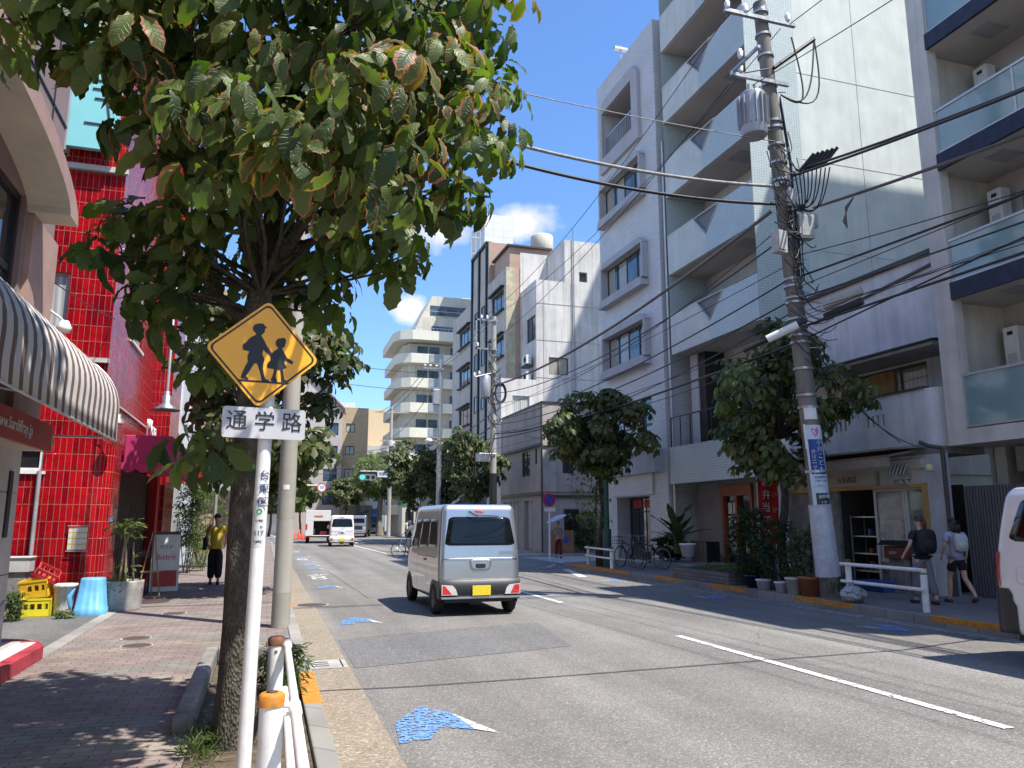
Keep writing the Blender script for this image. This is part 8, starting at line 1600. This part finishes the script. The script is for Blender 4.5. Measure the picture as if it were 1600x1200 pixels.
t, V = person('woman in lavender shirt and black shorts with a white rucksack, walking just behind the other', (12.15, 11.25, .15), radians(-14), 1.56, dict(anL=(-.05, .13, .045), toL=(-.05, .205, .014), knL=(-.05, .10, .285), hpR=(.05, 0, .50), knR=(.05, -.03, .285), anR=(.055, -.19, .10), toR=(.058, -.14, .03), head1=(0, .025, .918), elL=(-.135, .02, .65), wrL=(-.12, .10, .54)), M_lv, M_bt, M_hair, 'long', mat('trainers', (.05, .05, .055), .6), leg='short', loose=1.08)
rucksack(t, V, 1.56, M_wb, .15, .20, .08)
# woman under the parasol
t, V = person('person in a beige top and dark red trousers holding a pale parasol on the crossing', (12.25, 31.9, .02), radians(170), 1.58, dict(wrR=(.05, .11, .74), elR=(.12, .06, .66)), mat('beige_top', (.33, .29, .25), .9), mat('maroon_trousers', (.12, .015, .02), .9), hairstyle='short', hand_detail=False)
m = MB(); m.box(-.42, -.24, -.1, .12, .62, .92); m.build('blue_bag', mat('blue_bag', (.02, .09, .35), .7), t, local=True, bevel=.03)
u = thing('parasol', 'open pale lavender parasol held over the person on the crossing', 'parasol', (12.2, 31.8, 1.6)); m = MB(); n = 8; cx, cy, cz = 12.05, 31.72, 1.80; R5 = .47
vs = [(cx, cy, cz + .0)]
tilt = Matrix.Rotation(radians(-24), 3, 'Y')
def UP(r, a, sag=0): p = tilt @ Vector((r * cos(a), r * sin(a), -.36 * (r / R5) ** 1.8 * R5 * .75 - sag)); return (cx + p.x, cy + p.y, cz + p.z)
V_ = [UP(0, 0)] + [UP(R5 * j / 5, 2 * pi * k / 24, .03 * (j / 5) * (1 if k % 3 else 0) * -.4) for j in range(1, 6) for k in range(24)]
m.add(V_, [(0, 1 + k, 1 + (k + 1) % 24) for k in range(24)] + [(1 + (j - 1) * 24 + k, 1 + j * 24 + k, 1 + j * 24 + (k + 1) % 24, 1 + (j - 1) * 24 + (k + 1) % 24) for j in range(1, 5) for k in range(24)], 0, False); m.build('canopy', mat('parasol_cloth', (.50, .52, .70), .8), u)
m = MB(); m.tube([(cx, cy, cz + .06), (12.2, 31.8, 1.12)], .009, 6); m.build('shaft', M_steel, u)
# cyclist beyond the van
def bicycle(label, loc, rz, frm, basket=False, group=None):
    t = thing('bicycle', label, 'bicycle', loc, rz, group); r = .33; f = .545; b = -.545
    def wh(yc):
        m = MB(); m.tube([(0, yc + r * cos(a), r + r * sin(a)) for a in [2 * pi * k / 28 for k in range(29)]], .017, 6, cap=False); o = m.build('wheel', M_rubber, t, local=True); m = MB(); m.tube([(0, yc + (r - .02) * cos(a), r + (r - .02) * sin(a)) for a in [2 * pi * k / 28 for k in range(29)]], .008, 5, cap=False)
        for k in range(14): a = 2 * pi * k / 14; m.tube([(.02 * (-1) ** k, yc, r), (0, yc + (r - .02) * cos(a), r + (r - .02) * sin(a))], .0018, 4)
        m.tube([(-.04, yc, r), (.04, yc, r)], .02, 8); m.build('rim', M_steel, o, local=True)
    wh(f); wh(b); bb = (0, -.06, .30); seat = (0, -.20, .80); hd = (0, .40, .86); h2 = (0, .43, .70)
    m = MB(); m.tube([bb, (0, -.18, .74)], .016, 6); m.tube([bb, h2], .018, 6); m.tube([(0, -.165, .68), (0, .405, .80)], .016, 6); m.tube([hd, h2, (0, .47, .58), (0, f, r)], .015, 6)
    for s_ in (-.05, .05): m.tube([(s_ * .3, -.06, .30), (s_, b, r)], .010, 5); m.tube([(s_ * .3, -.17, .68), (s_, b, r)], .009, 5)
    m.build('frame', frm, t, local=True)
    m = MB(); m.tube([(0, .40, .86), (0, .39, .97)], .014, 6); m.tube([(-.27, .22, .98), (-.24, .34, 1.0), (0, .40, .98), (.24, .34, 1.0), (.27, .22, .98)], .011, 6); m.build('handlebar', M_steel, t, local=True)
    m = MB(); m.tube([(0, -.18, .74), (0, -.205, .86)], .013, 6); m.build('seat_post', M_steel, t, local=True); m = MB(); m.ball((0, -.22, .885), .12, 10, sc=(.75, 1.1, .32)); m.build('saddle', M_black, t, local=True)
    m = MB(); m.tube([(-.09, -.06, .30), (.09, -.06, .30)], .012, 6); m.tube([(.07, -.06, .30), (.07, .06, .19)], .009, 5); m.tube([(-.07, -.06, .30), (-.07, -.18, .41)], .009, 5); m.box(.06, .15, .02, .10, .175, .195); m.box(-.15, -.06, -.22, -.14, .40, .42); m.tube([(.03, -.06 + .09 * cos(a), .30 + .09 * sin(a)) for a in [2 * pi * k / 14 for k in range(15)]], .006, 5, cap=False); m.build('crank', M_dark, t, local=True)
    if basket:
        m = MB()
        for z in (.74, .84, .96): m.tube([(-.16, .50, z), (.16, .50, z), (.18, .72, z), (-.18, .72, z), (-.16, .50, z)], .005, 4)
        for x in (-.16, -.08, 0, .08, .16): m.tube([(x, .50, .74), (x, .50, .96)], .003, 4); m.tube([(x, .72, .74), (x, .72, .96)], .003, 4)
        m.build('basket', M_black, t, local=True)
        m = MB(); m.box(-.07, .07, -.75, -.35, .68, .70); m.tube([(0, b, r), (0, -.6, .68)], .008, 5); m.build('rear_rack', M_dark, t, local=True)
    return t
bicycle('black bicycle with basket parked nearer the guard rail', (10.98, 22.35, .15), radians(8), M_dark, True, 'parked bicycles by the guard rail'); bicycle('black bicycle with slim frame parked nearer the shop', (11.45, 22.0, .15), radians(22), M_blackp, False, 'parked bicycles by the guard rail')
bicycle('pale green bicycle ridden by the bald man beyond the van', (6.22, 34.6, 0), radians(96), mat('pale_green_paint', (.35, .55, .48), .4))
t, V = person('bald man in a white shirt riding a bicycle, half hidden by the silver van', (6.42, 34.6, 0), radians(96), 1.68, dict(pelvis=(0, -.0, .545), waist=(0, .02, .63), chest=(0, .08, .745), neck=(0, .12, .84), head0=(0, .135, .875), head1=(0, .145, .925), head2=(0, .14, .96), shL=(-.098, .10, .80), shR=(.098, .10, .80), elL=(-.13, .20, .70), elR=(.13, .20, .70), wrL=(-.14, .28, .61), wrR=(.14, .28, .61), hpL=(-.05, 0, .53), hpR=(.05, 0, .53), knL=(-.055, .19, .42), knR=(.055, .14, .34), anL=(-.055, .08, .25), anR=(.055, .10, .12), toL=(-.055, .15, .24), toR=(.055, .17, .11)), M_white, M_bt, hairstyle='bald', hand_detail=False)
# far pedestrians
for i, (x, y, sh, lb) in enumerate(((13.3, 69.5, M_white, 'distant pedestrian in a white top left of the kiosk'), (14.1, 69.8, M_gt, 'distant pedestrian in grey beside the kiosk'), (14.8, 70.4, M_nv, 'distant pedestrian in dark clothes by the kiosk'))):
    person(lb, (x - 1.1, y, .02), radians(30 * i), 1.66, {}, sh, M_bt, hand_detail=False)

# ================================================================ things standing about
def crate(label, c, rz, mt, L=.40, W_=.30, h=.29, tilt=(0, 0), inner=None):
    t = thing('crate', label, 'crate', c, rz, 'plastic bottle crates'); m = MB(); w = .014
    for sx in (-1, 1):
        x = sx * L / 2; m.box(x - w * sx, x, -W_ / 2, W_ / 2, h * .72, h); m.box(x - w * sx, x, -W_ / 2, W_ / 2, 0, h * .42)
        for y in (-W_ / 2, -.05, .05, W_ / 2 - .03): m.box(x - w * sx, x, y, y + .03, h * .42, h * .72)
    for sy in (-1, 1):
        y = sy * W_ / 2; m.box(-L / 2, L / 2, y - w * sy, y, h * .72, h); m.box(-L / 2, L / 2, y - w * sy, y, 0, h * .42)
        for x in (-L / 2, -L / 4 - .015, -.015, L / 4 - .015, L / 2 - .03): m.box(x, x + .03, y - w * sy, y, h * .42, h * .72)
    m.box(-L / 2, L / 2, -W_ / 2, W_ / 2, 0, .02); m.box(-L / 2 - .008, L / 2 + .008, -W_ / 2 - .008, -W_ / 2, h - .03, h); m.box(-L / 2 - .008, -L / 2, -W_ / 2, W_ / 2, h - .03, h)
    m.build('shell', mt, t, local=True)
    m = MB()
    for i in range(1, 4): m.box(-L / 2 + L * i / 4 - .004, -L / 2 + L * i / 4 + .004, -W_ / 2 + .02, W_ / 2 - .02, .02, h * .8)
    m.build('divider', mt, t, local=True); t.rotation_euler = (tilt[0], tilt[1], rz); return t
M_cy = mat('crate_yellow', (.72, .62, .03), .5, var=.1); M_co = mat('crate_orange_yellow', (.78, .47, .02), .5, var=.1); M_crd = mat('crate_red', (.55, .05, .05), .5, var=.15)
crate('bright yellow crate on the ground at the bottom of the pile', (-3.42, 14.45, .12), .05, M_cy); crate('orange yellow crate in the middle of the pile', (-3.46, 14.5, .415), -.08, M_co, tilt=(.10, -.12)); crate('red crate lying tilted on top of the pile', (-3.38, 14.5, .72), .3, M_crd, L=.34, W_=.28, h=.16, tilt=(.35, .5))
t = thing('grey_bin', 'small pale grey lidded box behind the crates beside the beige wall', 'box', (-3.95, 14.9, .12)); m = MB(); m.box(-4.10, -3.70, 14.72, 15.0, .12, .80); m.build('stand', M_concd, t); m = MB(); m.box(-4.08, -3.66, 14.68, 15.0, .80, 1.02); m.box(-4.1, -3.64, 14.66, 15.02, 1.02, 1.05); m.build('box', mat('pale_plastic', (.5, .5, .48), .6), t, bevel=.01)
t = thing('white_bucket', 'ribbed white plastic bucket between the yellow crates and the blue bin', 'bucket', (-3.06, 14.5, .12)); m = MB(); n = 24
def tub(m, x, y, z, prof, rib=.0, seg=48, sq=0):
    vs = []
    for r, zz in prof:
        for k in range(seg):
            a = 2 * pi * k / seg; rr_ = r * (1 + (rib if (k // 2) % 2 else 0)); c_, s_ = cos(a), sin(a)
            if sq: p = (abs(c_) ** sq + abs(s_) ** sq) ** (-1 / sq); rr_ *= p
            vs.append((x + rr_ * c_, y + rr_ * s_, z + zz))
    m.add(vs, [(i * seg + k, i * seg + (k + 1) % seg, (i + 1) * seg + (k + 1) % seg, (i + 1) * seg + k) for i in range(len(prof) - 1) for k in range(seg)], 0, True)
tub(m, -3.06, 14.5, .12, [(0, 0), (.125, 0), (.135, .1), (.155, .44), (.175, .44), (.178, .50), (.15, .50), (.12, .1), (0, .08)], .03); m.build('bucket', mat('white_plastic', (.62, .60, .56), .5, var=.2, scale=12), t)
t = thing('blue_bin', 'upturned light blue plastic bin beside the round concrete planter', 'bin', (-2.66, 14.5, .12)); m = MB(); tub(m, -2.66, 14.5, .12, [(.235, 0), (.24, .10), (.225, .11), (.175, .55), (.165, .585), (.10, .59), (0, .585)], .035, 56, 3.2); m.build('bin', mat('light_blue_plastic', (.13, .40, .66), .5, var=.12, scale=6), t)
m = MB(); m.tube([(-2.92, 14.45, .55), (-2.98, 14.4, .42), (-2.95, 14.42, .25)], [.03, .05, .03], 8); m.build('lid', MATS['light_blue_plastic'], t)
t = thing('concrete_planter', 'big round grey concrete planter holding a bare trunked young plant by the entrance', 'planter', (-2.28, 15.0, .12)); m = MB(); tub(m, -2.28, 15.0, .12, [(0, 0), (.29, .0), (.30, .03), (.325, .47), (.325, .50), (.29, .50), (.285, .44), (0, .43)], 0, 40); m.build('pot', mat('planter_concrete', (.38, .37, .34), .9, var=.3, scale=5, bump=.3), t)
m = MB(); m.lathe([(0, .44), (.285, .44)], (-2.28, 15.0, .12), 20); m.build('soil', M_soil, t)
t = thing('planter_plant', 'leggy young plant with tufted light green leaves growing in the round concrete planter', 'plant', (-2.28, 15.0, .56)); m = MB(); m.tube([(.02, .02, 0), (.0, 0, .5), (-.06, .02, .95)], [.022, .02, .015], 8); m.tube([(-.08, .04, 0), (-.04, .0, .6), (.06, -.02, .95)], [.02, .018, .012], 8); m.tube([(.14, .05, -.02), (.10, .03, .7)], [.02, .012], 8); m.build('stem', mat('pale_stem', (.33, .25, .17), .9, var=.2), t, local=True)
rs = np.random.RandomState(8); P = np.array([(-.06 + rs.normal(0, .07), rs.normal(0, .07), rs.uniform(.8, 1.15)) for _ in range(9)] + [(.06 + rs.normal(0, .07), rs.normal(0, .06), rs.uniform(.8, 1.05)) for _ in range(6)] + [(.03, .0, .3), (.05, .02, .4)]); A = rosettes(P, np.array([(0, 0, 1.)] * len(P)) + rs.normal(0, .3, (len(P), 3)), (5, 7), (.10, .20), rs, elev=(-.3, .9)); link('foliage', leaf_mesh('foliage', *A, nst=5, W=.17, mat_=ML_pale, seed=6), t)
P = np.array([(rs.uniform(-.24, .24), rs.uniform(-.24, .24), rs.uniform(-.08, .12)) for _ in range(45)]); A = rosettes(P, np.array([(0, 0, 1.)] * 45) + rs.normal(0, .3, (45, 3)), (4, 6), (.05, .09), rs, elev=(-.2, .9)); link('ground_cover', leaf_mesh('ground_cover', *A, nst=4, W=.22, mat_=ML_shrub, seed=7), t)
# standing sign, easel, stool
t = thing('standing_sign', 'white and red standing sign board with red script at the restaurant entrance', 'sign board', (-2.05, 18.6, .13)); m = MB(); m.prism([(-.27, 0), (.27, 0), (.25, 1.22), (-.25, 1.22)], 'y', -.14, .14); m.build('panel', M_white, t, local=True, bevel=.02)
m = MB(); m.prism([(-.245, .10), (.245, .10), (.24, .44), (-.24, .44)], 'y', -.146, -.139); m.build('red_base_panel', mat('faded_red', (.55, .07, .06), .6), t, local=True); m = MB(); m.box(-.27, .27, -.16, .16, 1.2, 1.26); m.build('top_cap', M_brown, t, local=True)
ORIG[t] = Vector((0, 0, 0)); tx = text_obj('script', 'Bistro', .17, frame((0, -.146, .72), (1, 0, 0), (0, 0, 1)), M_sred, t); tx = text_obj('script', 'サラダ', .09, frame((0, -.146, .93), (1, 0, 0), (0, 0, 1)), mat('dark_green_print', (.02, .12, .05), .5), t); t.rotation_euler = (0, 0, radians(12))
t = thing('menu_easel', 'folding wooden easel leaning open in front of the standing sign', 'easel', (-2.15, 17.2, .13)); m = MB(); m.tube([(-.22, 0, 0), (-.02, .12, 1.28)], .014, 6); m.tube([(.20, 0, 0), (.02, .12, 1.28)], .014, 6); m.tube([(0, .40, 0), (0, .14, 1.22)], .012, 6); m.build('legs', mat('pale_wood', (.40, .27, .15), .7, var=.2), t, local=True); m = MB(); m.box(-.18, .18, .02, .05, .48, .51); m.build('shelf', MATS['pale_wood'], t, local=True)
t = thing('wooden_stool', 'dark wooden chair in the shade beside the standing sign', 'chair', (-2.45, 17.8, .13)); m = MB(); m.box(-.20, .20, -.20, .20, .42, .46); m.build('seat', M_wood, t, local=True, bevel=.01)
for sx in (-.17, .17):
    for sy in (-.17, .17): m = MB(); m.tube([(sx, sy, .42), (sx * 1.12, sy * 1.12, 0)], .018, 6); m.build('leg', M_wood, t, local=True)
m = MB(); m.tube([(-.18, .19, .46), (-.19, .22, .92)], .016, 6); m.tube([(.18, .19, .46), (.19, .22, .92)], .016, 6); m.box(-.19, .19, .205, .225, .74, .88); m.build('backrest', M_wood, t, local=True)
t = thing('round_mat', 'flat dark round mat on the paving before the restaurant entrance', 'mat', (-2.0, 16.2, .13)); m = MB(); m.lathe([(0, .018), (.34, .018), (.36, .0)], (0, 0, .001), 28); m.build('mat', mat('brown_mat', (.06, .035, .025), .9), t, local=True)
# pots under the tree
def pot(label, x, y, r, h, mt, sq=0):
    t = thing('flower_pot', label, 'flower pot', (x, y, .15), group='flower pots under the tree'); m = MB(); tub(m, 0, 0, 0, [(0, 0), (r * .72, 0), (r * .95, h * .86), (r * 1.04, h * .86), (r * 1.04, h), (r * .92, h), (r * .88, h * .85), (0, h * .85)], 0, 28, sq); m.build('pot', mt, t, local=True); return t
M_terra = mat('terracotta', (.36, .12, .05), .8, var=.15); M_navyc = mat('navy_glaze', (.01, .015, .06), .25)
pot('dark navy glazed pot at the left end of the row', 10.55, 15.25, .20, .28, M_navyc); pot('round white pot next to the navy one', 10.45, 14.75, .17, .22, M_white); pot('small white bowl pot in the middle of the row', 10.4, 14.05, .16, .22, M_white); pot('pale beige pot beside the terracotta one', 10.35, 13.6, .17, .34, M_bstuc); pot('square terracotta pot nearest the utility pole', 10.45, 13.2, .20, .38, M_terra, 5)
t = thing('white_pot', 'tall white pot on the low wall beside the banana plant', 'flower pot', (12.25, 21.0, .55)); m = MB(); tub(m, 12.25, 21.0, .55, [(0, 0), (.17, 0), (.23, .34), (.25, .34), (.25, .39), (.21, .39), (.19, .3), (0, .3)], 0, 28); m.build('pot', M_white, t)
t = thing('planter_bed', 'long low raised bed of grey blocks at the kerb', 'planter', (11.0, 17.3, .15)); m = MB(); m.box(10.35, 11.65, 15.95, 16.1, .15, .42); m.box(10.35, 11.65, 18.45, 18.6, .15, .42); m.box(10.35, 10.5, 16.1, 18.45, .15, .42); m.box(11.5, 11.65, 16.1, 18.45, .15, .42); m.build('block_wall', tilemat('planter_block', (.20, .185, .17), (.16, .15, .14), (.08, .08, .07), .4, .09, .008, rough=.9, dirt=.3), t, bevel=.012); m = MB(); m.quad((10.5, 16.1, .34), (11.5, 16.1, .34), (11.5, 18.45, .34), (10.5, 18.45, .34)); m.build('soil', M_soil, t)
t = thing('slatted_crate', 'slatted wooden crate standing on the low wall by the orange door', 'crate', (13.0, 21.4, .3)); m = MB()
for i in range(7): m.box(12.9 + .0, 12.94, 21.05 + i * .13, 21.12 + i * .13, .35, 1.0)
m.build('slats', mat('grey_wood', (.24, .19, .15), .8, var=.2), t); m = MB(); m.box(12.94, 13.4, 21.05, 21.95, .35, .98); m.build('inside', M_black, t)
t = thing('low_wall', 'low grey block ledge in front of the recessed shop', 'wall', (12.6, 21.6, .15)); m = MB(); m.box(12.0, 13.5, 20.4, 23.3, .15, .35); m.build('block', MATS['grey_block'], t, bevel=.01)
# red banner on a pole
t = thing('red_banner', 'red vertical banner with white lettering on a pole behind the pots', 'banner', (12.4, 17.45, .15)); m = MB(); m.tube([(12.36, 17.5, .15), (12.36, 17.5, 3.05)], .013, 6); m.tube([(12.36, 17.5, 2.88), (13.0, 17.5, 2.84)], .01, 6); m.build('pole', M_alu, t)
m = MB(); n = 8; m.add([(12.38 + .6 * i / n, 17.5 + .035 * sin(i * 1.1 + j * .5), 2.86 - 1.85 * j / 12) for j in range(13) for i in range(n + 1)], [(j * (n + 1) + i, j * (n + 1) + i + 1, (j + 1) * (n + 1) + i + 1, (j + 1) * (n + 1) + i) for j in range(12) for i in range(n)], 0, True); bn = m.build('cloth', mat('banner_red', (.50, .015, .02), .8, var=.05), t)
for i, ch in enumerate('お弁当です'): text_obj('lettering', ch, .27, frame((12.58 + .02 * (i % 2), 17.455, 2.62 - i * .33), (1, 0, 0), (0, 0, 1)), M_white, bn)
for i, ch in enumerate('いかが'): text_obj('lettering', ch, .18, frame((12.84, 17.455, 2.3 - i * .4), (1, 0, 0), (0, 0, 1)), mat('banner_yellow', (.7, .5, .05), .7), bn)
# by the old shop
t = thing('rubbish_bag', 'crumpled clear white rubbish bag at the foot of the guard rail post', 'bag', (10.5, 12.1, .15)); m = MB(); R6 = random.Random(6); seg = 26; vs = []
for i in range(12):
    th = pi * i / 11
    for k in range(seg): a = 2 * pi * k / seg; rr_ = .20 * (1 + R6.uniform(-.16, .16)) * sin(th) + .005; vs.append((10.38 + rr_ * 1.15 * cos(a), 11.95 + rr_ * sin(a), .30 + .15 * cos(th) * (1 + R6.uniform(-.1, .1))))
m.add(vs, [(i * seg + k, (i + 1) * seg + k, (i + 1) * seg + (k + 1) % seg, i * seg + (k + 1) % seg) for i in range(11) for k in range(seg)], 0, False); m.tube([(10.38, 11.95, .43), (10.36, 11.97, .52)], [.03, .06], 7); m.build('film', mat('plastic_film', (.42, .41, .44), .25, var=.3, scale=25), t)
t = thing('blue_basket', 'blue plastic basket on the ground inside the old shop entrance', 'basket', (12.6, 13.9, .15)); m = MB(); m.prism([(12.35, .16), (12.85, .16), (12.92, .36), (12.28, .36)], 'y', 13.3, 14.1); m.build('basket', mat('blue_plastic', (.02, .10, .32), .5), t, bevel=.01)
t = thing('wooden_box', 'brown wooden donation style box with a dark roof lid on a stand outside the shop', 'box', (12.85, 13.15, .15)); m = MB(); m.box(12.55, 12.95, 12.95, 13.45, .85, 1.1); m.build('box', mat('red_brown_wood', (.15, .05, .03), .5, var=.2), t, bevel=.01); m = MB(); m.prism([(12.48, 1.12), (13.02, 1.12), (12.9, 1.22), (12.6, 1.22)], 'y', 12.85, 13.55); m.build('lid', M_dark, t); m = MB(); m.box(12.62, 12.9, 13.0, 13.4, .15, .85); m.build('stand', M_concd, t); m = MB(); m.box(12.54, 12.552, 13.1, 13.3, .94, 1.0); m.build('label_strip', M_steel, t)
t = thing('low_cabinet', 'pale low cabinet under the shop window', 'cabinet', (12.9, 12.7, .15)); m = MB(); m.box(12.75, 13.1, 12.35, 12.92, .15, .95); m.build('cabinet', M_bstuc, t, bevel=.015); m = MB(); m.box(12.735, 12.749, 12.4, 12.88, .2, .35); m.build('vent', M_black, t)
